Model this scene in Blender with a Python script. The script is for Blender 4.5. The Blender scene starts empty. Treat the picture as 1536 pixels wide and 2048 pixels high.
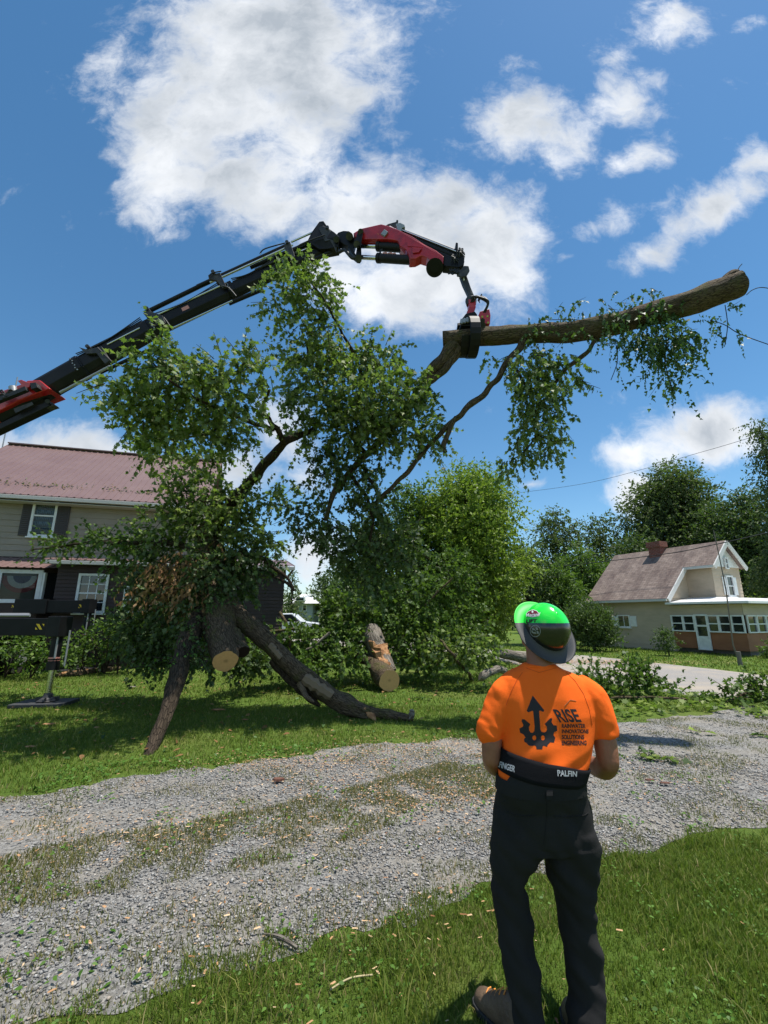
import bpy, bmesh, math, random
import numpy as np
from mathutils import Vector, Matrix, noise
from mathutils.bvhtree import BVHTree
R = math.radians
random.seed(7); RNG = np.random.default_rng(7)
scene = bpy.context.scene
COL = scene.collection

# ---------------------------------------------------------------- camera
TH = R(13.4); F = 870.0; CT, ST = math.cos(TH), math.sin(TH); CH = 1.7
CAM = Vector((0, 0, CH))
cd = bpy.data.cameras.new('camera'); cam = bpy.data.objects.new('camera', cd); COL.objects.link(cam)
cam.location = CAM; cam.rotation_euler = (R(90) + TH, 0, 0)
cd.sensor_fit = 'HORIZONTAL'; cd.sensor_width = 36; cd.lens = 36 * F / 1536
cd.clip_start = 0.05; cd.clip_end = 2000
scene.camera = cam

def ray(px, py):
    xc = (px - 768) / F; yc = (1024 - py) / F
    return Vector((xc, CT - yc * ST, ST + yc * CT))
def P(px, py, Y):                       # point at the world depth Y seen at a pixel of the photograph
    d = ray(px, py); return CAM + d * (Y / d.y)
def G(px, py, z=0.0):                   # point on the ground seen at a pixel
    d = ray(px, py); return CAM + d * ((z - CH) / d.z)
def PL(px, py, o, n):                   # point on a plane
    d = ray(px, py); return CAM + d * ((o - CAM).dot(n) / d.dot(n))
def depth(p): return (p.y) * CT + (p.z - CH) * ST
def pxs(p): return depth(p) / F         # metres per photo pixel at p
def pix(p):
    q = p - CAM; w = q.y * CT + q.z * ST
    return 768 + F * q.x / w, 1024 - F * (-q.y * ST + q.z * CT) / w

# ---------------------------------------------------------------- light
scene.view_settings.view_transform = 'Standard'; scene.view_settings.look = 'None'
scene.view_settings.exposure = 0.42; scene.view_settings.gamma = 1
SUN = Vector((0.285, 0.0, 0.957)).normalized()
sl = bpy.data.lights.new('sun', 'SUN'); so = bpy.data.objects.new('sun', sl); COL.objects.link(so)
sl.energy = 4.9; sl.angle = R(0.53); sl.color = (1, 0.955, 0.88)
so.rotation_euler = SUN.to_track_quat('Z', 'Y').to_euler(); so.location = (5, -5, 30)

W = bpy.data.worlds.new('World'); scene.world = W; W.use_nodes = True
nt = W.node_tree; nt.nodes.clear()
def N(t, **k):
    n = nt.nodes.new(t)
    for a, b in k.items(): setattr(n, a, b)
    return n
def M(op, a, b=None, c=None, clamp=False):
    n = N('ShaderNodeMath', operation=op, use_clamp=clamp)
    for i, v in enumerate((a, b, c)):
        if v is None: continue
        if isinstance(v, (int, float)): n.inputs[i].default_value = v
        else: nt.links.new(v, n.inputs[i])
    return n.outputs[0]
sky = N('ShaderNodeTexSky', sky_type='NISHITA'); sky.sun_disc = False
sky.sun_elevation = math.asin(SUN.z); sky.sun_rotation = math.atan2(SUN.x, SUN.y)
sky.altitude = 300; sky.air_density = 1.0; sky.dust_density = 0.25; sky.ozone_density = 2.6
tc = N('ShaderNodeTexCoord'); sp = N('ShaderNodeSeparateXYZ'); nt.links.new(tc.outputs['Generated'], sp.inputs[0])
yy = M('MAXIMUM', sp.outputs[1], 0.12)
cu = M('DIVIDE', sp.outputs[0], yy); cv = M('DIVIDE', sp.outputs[2], yy)
cb = N('ShaderNodeCombineXYZ'); nt.links.new(cu, cb.inputs[0]); nt.links.new(cv, cb.inputs[1])
# warp
nw = N('ShaderNodeTexNoise'); nw.inputs['Scale'].default_value = 5.5; nw.inputs['Detail'].default_value = 4
nt.links.new(cb.outputs[0], nw.inputs['Vector'])
vs = N('ShaderNodeVectorMath', operation='SUBTRACT'); nt.links.new(nw.outputs['Color'], vs.inputs[0]); vs.inputs[1].default_value = (.5, .5, .5)
vm = N('ShaderNodeVectorMath', operation='SCALE'); nt.links.new(vs.outputs[0], vm.inputs[0]); vm.inputs['Scale'].default_value = 0.11
va = N('ShaderNodeVectorMath', operation='ADD'); nt.links.new(cb.outputs[0], va.inputs[0]); nt.links.new(vm.outputs[0], va.inputs[1])
UV = va.outputs[0]
CLOUDS = [(560,40,240,140,0,1),(400,180,180,130,0,1),(620,190,150,140,0,1),(330,320,95,95,0,.9),(285,410,60,70,0,.6),(470,350,150,75,0,.9),
 (560,410,130,65,0,.7),(330,475,32,40,0,.5),(720,360,80,45,0,.6),(740,440,210,85,0,.9),(900,400,110,75,0,.8),(970,460,110,80,0,1),
 (1010,540,80,60,0,.8),(860,560,170,95,0,.95),(700,560,110,80,0,.8),(800,640,100,50,0,.8),(180,130,40,34,0,.5),
 (1035,235,90,70,0,.9),(1110,265,80,60,0,.8),(1250,200,90,55,-35,.75),(1340,40,90,55,0,.75),(1230,120,60,35,-40,.5),(1280,325,70,36,-15,.6),
 (1240,435,55,32,-30,.55),(1430,415,130,42,-30,.62),(1520,330,70,45,-40,.6),(1310,500,80,34,-20,.55),(1490,385,110,34,-35,.6),(1380,465,100,30,-35,.6),(1195,260,60,26,-50,.5),(1205,450,60,24,-20,.45),(1300,300,80,24,-25,.5),(1480,60,60,20,-30,.4),(1050,140,80,24,20,.35),(1320,410,90,24,-30,.45),(960,300,70,40,20,.5),(780,270,34,18,0,.5),(1062,400,30,40,0,.45),(1120,330,26,24,-30,.5),(1130,520,24,18,0,.45),
 (1400,862,140,58,-12,1.0),(1290,905,90,34,-14,.8),(1470,850,55,48,0,.8),(1270,925,70,22,0,.7),(1265,990,65,45,-10,.95),(1070,960,34,14,0,.5),(1340,1010,70,40,0,.6),
 (110,895,140,55,0,.9),(240,905,100,34,0,.8),(10,880,70,40,0,.8),(480,940,70,50,0,.8),(560,850,70,70,0,.7),(640,1110,80,60,0,.7),(600,960,60,60,0,.6)]
acc = None
for (x, y, rx, ry, rot, w) in CLOUDS:
    def uv(a, b):
        d = ray(a, b); return d.x / d.y, d.z / d.y
    u0, v0 = uv(x, y); sx = (uv(x + 8, y)[0] - u0) / 8; sy = (v0 - uv(x, y + 8)[1]) / 8
    mp = N('ShaderNodeMapping', vector_type='TEXTURE'); nt.links.new(UV, mp.inputs[0])
    mp.inputs['Location'].default_value = (u0, v0, 0); mp.inputs['Rotation'].default_value = (0, 0, R(-rot))
    mp.inputs['Scale'].default_value = (rx * sx * 1.62, ry * sy * 1.62, 1)
    ln = N('ShaderNodeVectorMath', operation='LENGTH'); nt.links.new(mp.outputs[0], ln.inputs[0])
    b = M('MULTIPLY_ADD', ln.outputs['Value'], -w, w); b = M('MAXIMUM', b, 0.0)
    acc = b if acc is None else M('MAXIMUM', M('MULTIPLY_ADD', acc, 1.0, M('MULTIPLY', b, 0.35)), b)
acc = M('MINIMUM', acc, 1.0)
n1 = N('ShaderNodeTexNoise'); n1.inputs['Scale'].default_value = 6; n1.inputs['Detail'].default_value = 12; n1.inputs['Roughness'].default_value = 0.66
nt.links.new(UV, n1.inputs['Vector'])
dens = M('ADD', M('MULTIPLY', acc, 1.25), M('MULTIPLY_ADD', n1.outputs[0], 2.0, -1.22))
mr = N('ShaderNodeMapRange', interpolation_type='SMOOTHSTEP'); nt.links.new(dens, mr.inputs[0])
mr.inputs[1].default_value = 0.0; mr.inputs[2].default_value = 0.85
# clouds only in front hemisphere by this list, scattered soft noise clouds elsewhere
n2 = N('ShaderNodeTexNoise'); n2.inputs['Scale'].default_value = 2.2; n2.inputs['Detail'].default_value = 6
nt.links.new(tc.outputs['Generated'], n2.inputs['Vector'])
back = M('MULTIPLY', M('MULTIPLY_ADD', n2.outputs[0], 5.0, -2.6, clamp=True), M('MULTIPLY_ADD', sp.outputs[1], -4.0, 0.4, clamp=True))
alpha = M('MAXIMUM', mr.outputs[0], back)
# thickness greys: thick cores are greyer, billows from a second noise
n3 = N('ShaderNodeTexNoise'); n3.inputs['Scale'].default_value = 3.0; n3.inputs['Detail'].default_value = 7; n3.inputs['Roughness'].default_value = 0.55
ofs = N('ShaderNodeVectorMath', operation='ADD'); nt.links.new(UV, ofs.inputs[0]); ofs.inputs[1].default_value = (3.1, 1.7, 0.4)
nt.links.new(ofs.outputs[0], n3.inputs['Vector'])
thick = M('ADD', M('MULTIPLY_ADD', dens, 0.66, -0.13), M('MULTIPLY_ADD', n3.outputs[0], 2.3, -1.10), clamp=True)
cr = N('ShaderNodeMix', data_type='RGBA'); nt.links.new(thick, cr.inputs[0])
cr.inputs[6].default_value = (8.3, 8.5, 8.8, 1); cr.inputs[7].default_value = (3.7, 4.15, 4.7, 1)
mx = N('ShaderNodeMix', data_type='RGBA'); nt.links.new(alpha, mx.inputs[0])
hs = N('ShaderNodeHueSaturation'); hs.inputs['Saturation'].default_value = 1.2; hs.inputs['Value'].default_value = 1.2; hs.inputs['Hue'].default_value = 0.491
nt.links.new(sky.outputs[0], hs.inputs['Color'])
nt.links.new(hs.outputs[0], mx.inputs[6]); nt.links.new(cr.outputs[2], mx.inputs[7])
bg = N('ShaderNodeBackground'); bg.inputs[1].default_value = 0.095
nt.links.new(mx.outputs[2], bg.inputs[0])
wo = N('ShaderNodeOutputWorld'); nt.links.new(bg.outputs[0], wo.inputs[0])

# ---------------------------------------------------------------- materials
def mat(name, col=(.5, .5, .5), rough=.6, metal=0, spec=.5, bump=None, noise_col=None, coat=0, alpha=None):
    """bump=(scale, strength, stretch) ; noise_col=(col2, scale, lo, hi)"""
    m = bpy.data.materials.new(name); m.use_nodes = True; t = m.node_tree; b = t.nodes['Principled BSDF']
    b.inputs['Base Color'].default_value = (*col, 1); b.inputs['Roughness'].default_value = rough
    b.inputs['Metallic'].default_value = metal; b.inputs['Specular IOR Level'].default_value = spec
    if coat: b.inputs['Coat Weight'].default_value = coat; b.inputs['Coat Roughness'].default_value = .08
    if bump or noise_col:
        tcn = t.nodes.new('ShaderNodeTexCoord')
    if noise_col:
        c2, sc, lo, hi = noise_col
        nz = t.nodes.new('ShaderNodeTexNoise'); nz.inputs['Scale'].default_value = sc; nz.inputs['Detail'].default_value = 6
        t.links.new(tcn.outputs['Object'], nz.inputs['Vector'])
        rp = t.nodes.new('ShaderNodeValToRGB'); rp.color_ramp.elements[0].position = lo; rp.color_ramp.elements[1].position = hi
        rp.color_ramp.elements[0].color = (*col, 1); rp.color_ramp.elements[1].color = (*c2, 1)
        t.links.new(nz.outputs[0], rp.inputs[0]); t.links.new(rp.outputs[0], b.inputs['Base Color'])
    if bump:
        nb = t.nodes.new('ShaderNodeTexNoise'); nb.inputs['Scale'].default_value = bump[0]; nb.inputs['Detail'].default_value = 6
        mpn = t.nodes.new('ShaderNodeMapping'); t.links.new(tcn.outputs['Object'], mpn.inputs[0])
        if len(bump) > 2: mpn.inputs['Scale'].default_value = bump[2]
        t.links.new(mpn.outputs[0], nb.inputs['Vector'])
        bn = t.nodes.new('ShaderNodeBump'); bn.inputs['Strength'].default_value = bump[1]; bn.inputs['Distance'].default_value = .02
        t.links.new(nb.outputs[0], bn.inputs['Height']); t.links.new(bn.outputs[0], b.inputs['Normal'])
    return m

def ramp(t, fac, stops):
    rp = t.nodes.new('ShaderNodeValToRGB'); e = rp.color_ramp.elements
    while len(e) < len(stops): e.new(.5)
    for i, (p, c) in enumerate(stops): e[i].position = p; e[i].color = (*c, 1)
    t.links.new(fac, rp.inputs[0]); return rp.outputs[0]
def tnoise(t, vec, scale, detail=5, rough=.55, mscale=None):
    n = t.nodes.new('ShaderNodeTexNoise'); n.inputs['Scale'].default_value = scale; n.inputs['Detail'].default_value = detail; n.inputs['Roughness'].default_value = rough
    if mscale:
        mp = t.nodes.new('ShaderNodeMapping'); mp.inputs['Scale'].default_value = mscale; t.links.new(vec, mp.inputs[0]); vec = mp.outputs[0]
    t.links.new(vec, n.inputs['Vector']); return n.outputs[0]
def tmix(t, f, a, b, bt='MIX'):
    n = t.nodes.new('ShaderNodeMix'); n.data_type = 'RGBA'; n.blend_type = bt
    if isinstance(f, (int, float)): n.inputs[0].default_value = f
    else: t.links.new(f, n.inputs[0])
    for i, v in ((6, a), (7, b)):
        if isinstance(v, tuple): n.inputs[i].default_value = (*v, 1)
        else: t.links.new(v, n.inputs[i])
    return n.outputs[2]
def tmath(t, op, a, b=0.0, clamp=False):
    n = t.nodes.new('ShaderNodeMath'); n.operation = op; n.use_clamp = clamp
    for i, v in enumerate((a, b)):
        if isinstance(v, (int, float)): n.inputs[i].default_value = v
        else: t.links.new(v, n.inputs[i])
    return n.outputs[0]
def tbump(t, h, strength, dist, bsdf):
    bn = t.nodes.new('ShaderNodeBump'); bn.inputs['Strength'].default_value = strength; bn.inputs['Distance'].default_value = dist
    t.links.new(h, bn.inputs['Height']); t.links.new(bn.outputs[0], bsdf.inputs['Normal'])
def newmat(name, rough=.8, spec=.3):
    m = bpy.data.materials.new(name); m.use_nodes = True; t = m.node_tree; b = t.nodes['Principled BSDF']
    b.inputs['Roughness'].default_value = rough; b.inputs['Specular IOR Level'].default_value = spec
    return m, t, b

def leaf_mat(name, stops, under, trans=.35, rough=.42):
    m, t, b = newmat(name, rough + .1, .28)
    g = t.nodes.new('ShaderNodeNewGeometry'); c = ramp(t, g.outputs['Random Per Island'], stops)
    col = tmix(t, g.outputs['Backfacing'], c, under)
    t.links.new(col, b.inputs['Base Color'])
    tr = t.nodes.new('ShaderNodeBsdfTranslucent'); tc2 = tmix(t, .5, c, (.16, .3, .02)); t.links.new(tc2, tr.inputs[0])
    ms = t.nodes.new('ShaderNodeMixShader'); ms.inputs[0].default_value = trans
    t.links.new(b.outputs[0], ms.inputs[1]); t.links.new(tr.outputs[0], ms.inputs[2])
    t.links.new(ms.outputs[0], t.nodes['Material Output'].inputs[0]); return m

LEAF = leaf_mat('maple_leaf', [(0, (.05, .09, .014)), (.45, (.115, .175, .024)), (.8, (.20, .265, .045)), (1, (.28, .34, .09))], (.24, .30, .15), .42)
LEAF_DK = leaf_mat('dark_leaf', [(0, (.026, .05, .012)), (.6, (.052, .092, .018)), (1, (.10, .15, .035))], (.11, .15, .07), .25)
LEAF_LT = leaf_mat('bright_leaf', [(0, (.12, .18, .016)), (.6, (.20, .285, .024)), (1, (.29, .38, .05))], (.15, .22, .06), .42)
LEAF_VINE = leaf_mat('vine_leaf', [(0, (.03, .065, .014)), (.6, (.05, .105, .02)), (1, (.10, .18, .05))], (.09, .15, .06), .3, .4)
LEAF_BR = leaf_mat('brown_leaf', [(0, (.16, .075, .03)), (.6, (.27, .14, .06)), (1, (.36, .22, .10))], (.30, .18, .09), .3, .6)
LEAF_MID = leaf_mat('mid_leaf', [(0, (.04, .085, .012)), (.6, (.075, .14, .018)), (1, (.13, .205, .03))], (.09, .14, .05), .35)
LEAF_GREY = leaf_mat('greygreen_leaf', [(0, (.048, .072, .022)), (.6, (.085, .115, .034)), (1, (.14, .165, .055))], (.09, .12, .06), .3, .6)
LEAF_CLOVER = leaf_mat('clover_leaf', [(0, (.05, .12, .015)), (.6, (.09, .19, .025)), (1, (.15, .27, .05))], (.10, .19, .05), .35)
BLADE = leaf_mat('grass_blade', [(0, (.065, .10, .014)), (.45, (.15, .19, .026)), (.78, (.235, .255, .05)), (1, (.40, .33, .15))], (.11, .17, .02), .35, .5)
BLADE_DRY = leaf_mat('dry_grass_blade', [(0, (.08, .10, .02)), (.5, (.20, .17, .06)), (1, (.38, .28, .14))], (.15, .15, .05), .3, .6)

def bark_mat(name, c1, c2, moss=None, scale=1):
    m, t, b = newmat(name, .9, .2)
    tcn = t.nodes.new('ShaderNodeTexCoord'); uvv = tcn.outputs['UV']; ob = tcn.outputs['Object']
    a = tnoise(t, uvv, 9 * scale, 7, .65, (3.2, .55, 1)); v = t.nodes.new('ShaderNodeTexVoronoi'); v.feature = 'DISTANCE_TO_EDGE'; v.inputs['Scale'].default_value = 14 * scale
    mp = t.nodes.new('ShaderNodeMapping'); mp.inputs['Scale'].default_value = (1.6, .32, 1); t.links.new(uvv, mp.inputs[0])
    nn = tmix(t, .12, mp.outputs[0], tcn.outputs['Object']); t.links.new(mp.outputs[0], v.inputs['Vector'])
    h = tmath(t, 'ADD', a, tmath(t, 'MULTIPLY', tmath(t, 'MINIMUM', v.outputs['Distance'], .12), 3.0))
    col = ramp(t, tmath(t, 'MULTIPLY', h, .62), [(.15, tuple(x * .35 for x in c1)), (.38, c1), (.62, c2)])
    if moss:
        f = ramp(t, tnoise(t, ob, 2.6, 6, .7), [(.5, (0, 0, 0)), (.66, (1, 1, 1))])
        col = tmix(t, tmath(t, 'MULTIPLY', f, .8), col, moss)
    t.links.new(col, b.inputs['Base Color']); tbump(t, h, .9, .03, b); return m
BARK = bark_mat('bark', (.058, .040, .025), (.155, .115, .075), (.085, .09, .022), 1.6)
BARK_DK = bark_mat('dark_bark', (.030, .021, .014), (.085, .063, .042), None, 1.6)
BARK_LT = bark_mat('pale_bark', (.13, .11, .09), (.28, .25, .21))
def cut_mat():
    m, t, b = newmat('cut_wood', .8, .2); tcn = t.nodes.new('ShaderNodeTexCoord')
    w = t.nodes.new('ShaderNodeTexWave'); w.wave_type = 'RINGS'; w.rings_direction = 'SPHERICAL'; w.inputs['Scale'].default_value = 16; w.inputs['Distortion'].default_value = 3; w.inputs['Detail'].default_value = 3
    t.links.new(tcn.outputs['UV'], w.inputs['Vector'])
    c = tmix(t, tmath(t, 'MULTIPLY', w.outputs['Fac'], .35), (.78, .44, .21), (.58, .28, .11))
    ln = t.nodes.new('ShaderNodeVectorMath'); ln.operation = 'LENGTH'; t.links.new(tcn.outputs['UV'], ln.inputs[0])
    f = ramp(t, tmath(t, 'ADD', ln.outputs['Value'], tmath(t, 'MULTIPLY', tnoise(t, tcn.outputs['UV'], 12, 4), .08)), [(.05, (1, 1, 1)), (.09, (0, 0, 0))])
    c = tmix(t, tmath(t, 'MULTIPLY', f, .7), c, (.10, .055, .03))
    c = tmix(t, tnoise(t, tcn.outputs['UV'], 20, 6), c, (.50, .29, .13)); t.links.new(c, b.inputs['Base Color']); return m
CUT = cut_mat()
CUT_SH = mat('split_wood', (.45, .25, .12), .8, spec=.2, bump=(30, .8, (1, 1, 1)), noise_col=((.24, .11, .05), 9, .4, .65))
HOLE = mat('rotten_hollow', (.02, .012, .009), .95, spec=.1)

def grass_ground():
    m, t, b = newmat('lawn_turf', .95, .15); tcn = t.nodes.new('ShaderNodeTexCoord'); o = tcn.outputs['Object']
    c = ramp(t, tnoise(t, o, .55, 6, .6), [(.3, (.075, .13, .018)), (.52, (.12, .18, .025)), (.68, (.21, .20, .06))])
    c = tmix(t, .55, c, ramp(t, tnoise(t, o, 22, 6, .7), [(.3, (.02, .042, .008)), (.55, (.075, .135, .02)), (.75, (.15, .19, .05))]))
    t.links.new(c, b.inputs['Base Color']); tbump(t, tnoise(t, o, 45, 5, .7), 1, .03, b); return m
def gravel_ground():
    m, t, b = newmat('gravel_bed', .95, .2); tcn = t.nodes.new('ShaderNodeTexCoord'); o = tcn.outputs['Object']
    v = t.nodes.new('ShaderNodeTexVoronoi'); v.inputs['Scale'].default_value = 55; t.links.new(o, v.inputs['Vector'])
    sep = t.nodes.new('ShaderNodeSeparateColor'); t.links.new(v.outputs['Color'], sep.inputs[0])
    c = ramp(t, sep.outputs[0], [(0, (.11, .107, .10)), (.5, (.21, .205, .195)), (1, (.33, .32, .30))])
    dirt = ramp(t, tnoise(t, o, 1.1, 6, .65, (1, 1.6, 1)), [(.42, (0, 0, 0)), (.64, (1, 1, 1))])
    c = tmix(t, tmath(t, 'MULTIPLY', dirt, .7), c, ramp(t, tnoise(t, o, 60, 4), [(.3, (.20, .18, .145)), (.7, (.33, .295, .245))]))
    ch = ramp(t, tnoise(t, o, 1.7, 5, .7), [(.60, (0, 0, 0)), (.70, (1, 1, 1))])
    ch = tmath(t, 'MULTIPLY', ch, ramp(t, tnoise(t, o, 50, 3), [(.45, (0, 0, 0)), (.55, (1, 1, 1))]))
    c = tmix(t, tmath(t, 'MULTIPLY', ch, .55), c, (.42, .25, .12))
    t.links.new(c, b.inputs['Base Color'])
    tbump(t, tmath(t, 'ADD', tmath(t, 'MULTIPLY', v.outputs['Distance'], -1), tnoise(t, o, 120, 4)), 1, .012, b); return m
def road_mat():
    m, t, b = newmat('weathered_asphalt', .9, .25); tcn = t.nodes.new('ShaderNodeTexCoord'); o = tcn.outputs['Object']
    c = ramp(t, tnoise(t, o, 90, 4, .8), [(.3, (.17, .16, .15)), (.7, (.33, .31, .29))])
    c = tmix(t, tmath(t, 'MULTIPLY', ramp(t, tnoise(t, o, .5, 6, .7), [(.45, (0, 0, 0)), (.62, (1, 1, 1))]), .6), c, (.40, .33, .24))
    t.links.new(c, b.inputs['Base Color']); tbump(t, tnoise(t, o, 130, 3), .5, .01, b); return m
GRASS, GRAVEL, ROAD = grass_ground(), gravel_ground(), road_mat()
def stone_mat():
    m, t, b = newmat('crushed_stone', .85, .3); g = t.nodes.new('ShaderNodeNewGeometry')
    c = ramp(t, g.outputs['Random Per Island'], [(0, (.10, .097, .092)), (.3, (.185, .18, .172)), (.6, (.25, .245, .232)), (.85, (.35, .34, .32)), (.95, (.30, .24, .18)), (1, (.48, .47, .45))])
    t.links.new(c, b.inputs['Base Color']); return m
STONE = stone_mat()
def chip_mat():
    m, t, b = newmat('wood_chip', .85, .2); g = t.nodes.new('ShaderNodeNewGeometry')
    c = ramp(t, g.outputs['Random Per Island'], [(0, (.20, .09, .04)), (.5, (.42, .24, .12)), (1, (.58, .42, .25))]); t.links.new(c, b.inputs['Base Color']); return m
CHIP = chip_mat()

def siding_mat(name, c1, c2):
    m, t, b = newmat(name, .6, .35); tcn = t.nodes.new('ShaderNodeTexCoord'); o = tcn.outputs['Object']
    c = ramp(t, tnoise(t, o, 1.3, 7, .65, (1, 1, 2.5)), [(.35, c1), (.7, c2)])
    t.links.new(c, b.inputs['Base Color']); tbump(t, tnoise(t, o, 60, 4, .6, (1, 1, 8)), .25, .01, b); return m
SID_BEIGE = siding_mat('beige_siding', (.31, .265, .21), (.25, .215, .17))
SID_CREAM = siding_mat('cream_siding', (.52, .42, .31), (.42, .34, .25))
SID_BROWN = siding_mat('brown_siding', (.062, .040, .034), (.040, .027, .024))
STUCCO = siding_mat('rust_panel', (.33, .14, .07), (.25, .10, .05))
WHITE = mat('white_paint', (.78, .79, .78), .5, noise_col=((.62, .63, .62), 5, .4, .75))
WHITE_RF = mat('white_metal_roof', (.80, .80, .79), .4, noise_col=((.66, .66, .65), 2, .4, .75))
SHUT = mat('dark_shutter_paint', (.045, .038, .035), .6)
def metal_roof():
    m, t, b = newmat('red_brown_metal_roof', .42, .5); tcn = t.nodes.new('ShaderNodeTexCoord'); o = tcn.outputs['Object']
    c = ramp(t, tnoise(t, o, .9, 7, .7), [(.35, (.155, .093, .086)), (.65, (.185, .118, .108)), (.8, (.13, .075, .065))])
    t.links.new(c, b.inputs['Base Color']); return m
MROOF = metal_roof()
def shingle_mat():
    m, t, b = newmat('weathered_shingles', .9, .2); tcn = t.nodes.new('ShaderNodeTexCoord'); u = tcn.outputs['UV']
    br = t.nodes.new('ShaderNodeTexBrick'); br.inputs['Scale'].default_value = 1; br.inputs['Brick Width'].default_value = .3; br.inputs['Row Height'].default_value = .15
    br.inputs['Mortar Size'].default_value = .008; br.inputs['Color1'].default_value = (.185, .145, .125, 1); br.inputs['Color2'].default_value = (.27, .215, .185, 1); br.inputs['Mortar'].default_value = (.09, .065, .06, 1)
    t.links.new(u, br.inputs['Vector'])
    f = ramp(t, tnoise(t, u, .75, 7, .7, (1.6, .45, 1)), [(.42, (0, 0, 0)), (.62, (1, 1, 1))])
    c = tmix(t, tmath(t, 'MULTIPLY', f, .72), br.outputs[0], (.07, .048, .048))
    f2 = ramp(t, tnoise(t, u, 6, 6, .8), [(.5, (0, 0, 0)), (.7, (1, 1, 1))]); c = tmix(t, tmath(t, 'MULTIPLY', f2, .3), c, (.40, .27, .20))
    t.links.new(c, b.inputs['Base Color']); tbump(t, br.outputs['Fac'], -.5, .01, b); return m
SHING = shingle_mat()
def brick_mat():
    m, t, b = newmat('red_brick', .9, .2); tcn = t.nodes.new('ShaderNodeTexCoord')
    br = t.nodes.new('ShaderNodeTexBrick'); br.inputs['Scale'].default_value = 1; br.inputs['Brick Width'].default_value = .2; br.inputs['Row Height'].default_value = .075; br.inputs['Mortar Size'].default_value = .008
    br.inputs['Color1'].default_value = (.24, .06, .04, 1); br.inputs['Color2'].default_value = (.17, .045, .03, 1); br.inputs['Mortar'].default_value = (.25, .2, .17, 1)
    t.links.new(tcn.outputs['UV'], br.inputs['Vector']); t.links.new(br.outputs[0], b.inputs['Base Color']); return m
BRICK = brick_mat()
GLASS_DK = mat('dark_window_glass', (.018, .022, .025), .06, spec=.9, bump=(3, .04, (1, 1, 1)))
def glass_clear():
    m = bpy.data.materials.new('clear_window_glass'); m.use_nodes = True; t = m.node_tree; t.nodes.clear()
    g = t.nodes.new('ShaderNodeBsdfGlossy'); g.inputs['Roughness'].default_value = .03; tr = t.nodes.new('ShaderNodeBsdfTransparent'); tr.inputs[0].default_value = (.75, .78, .78, 1)
    f = t.nodes.new('ShaderNodeFresnel'); f.inputs[0].default_value = 1.3; ms = t.nodes.new('ShaderNodeMixShader'); o = t.nodes.new('ShaderNodeOutputMaterial')
    t.links.new(f.outputs[0], ms.inputs[0]); t.links.new(tr.outputs[0], ms.inputs[1]); t.links.new(g.outputs[0], ms.inputs[2]); t.links.new(ms.outputs[0], o.inputs[0]); return m
GLASS = glass_clear()
CURTAIN = mat('curtain_cloth', (.42, .45, .50), .9)
BLIND = mat('window_blind', (.13, .12, .095), .8)
BLUE = mat('blue_bunting', (.03, .04, .14), .8); REDC = mat('red_bunting', (.30, .04, .05), .8); WHC = mat('white_bunting', (.6, .58, .56), .8)
BLACK = mat('black_machine_paint', (.006, .006, .007), .5, spec=.25, noise_col=((.014, .014, .015), 3, .45, .8))
BLACK_M = mat('dark_steel', (.018, .018, .02), .55, .0, noise_col=((.07, .065, .06), 8, .4, .75))
RED = mat('red_machine_paint', (.50, .014, .018), .34, spec=.5, coat=.3, noise_col=((.20, .010, .012), 4, .45, .8))
CHROME = mat('chrome_rod', (.62, .63, .64), .18, 1)
HOSE = mat('rubber_hose', (.014, .014, .015), .55)
GREYM = mat('grey_metal', (.32, .33, .34), .45, .4)
YELLOW = mat('yellow_marking', (.75, .50, .02), .5)
PAD = mat('composite_pad', (.035, .036, .038), .7, bump=(40, .3))
WIRE = mat('cable_black', (.02, .02, .02), .6)
POLEM = mat('weathered_pole', (.16, .14, .12), .8)
RUBBER = mat('tyre_rubber', (.02, .02, .02), .85)
CARW = mat('white_car_paint', (.80, .82, .84), .25, coat=.6)
LAMP = mat('lamp_lens', (.55, .1, .05), .2)
STICKER = mat('white_red_sticker', (.6, .25, .2), .5)

# ---------------------------------------------------------------- tagging
def tag(o, label=None, cat=None, group=None, kind=None):
    if label: o['label'] = label
    if cat: o['category'] = cat
    if group: o['group'] = group
    if kind: o['kind'] = kind
    return o
def empty(name, loc, label, cat, group=None):
    o = bpy.data.objects.new(name, None); COL.objects.link(o); o.location = loc; o.empty_display_size = .2
    return tag(o, label, cat, group)
def link(name, me, parent=None):
    o = bpy.data.objects.new(name, me); COL.objects.link(o)
    if parent is not None:
        o.parent = parent; o.matrix_parent_inverse = Matrix.Translation(-wloc(parent))
    return o
def wloc(o):
    l = o.location.copy()
    if o.parent is not None:
        l = wloc(o.parent) + o.matrix_parent_inverse.translation + l
    return l

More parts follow.
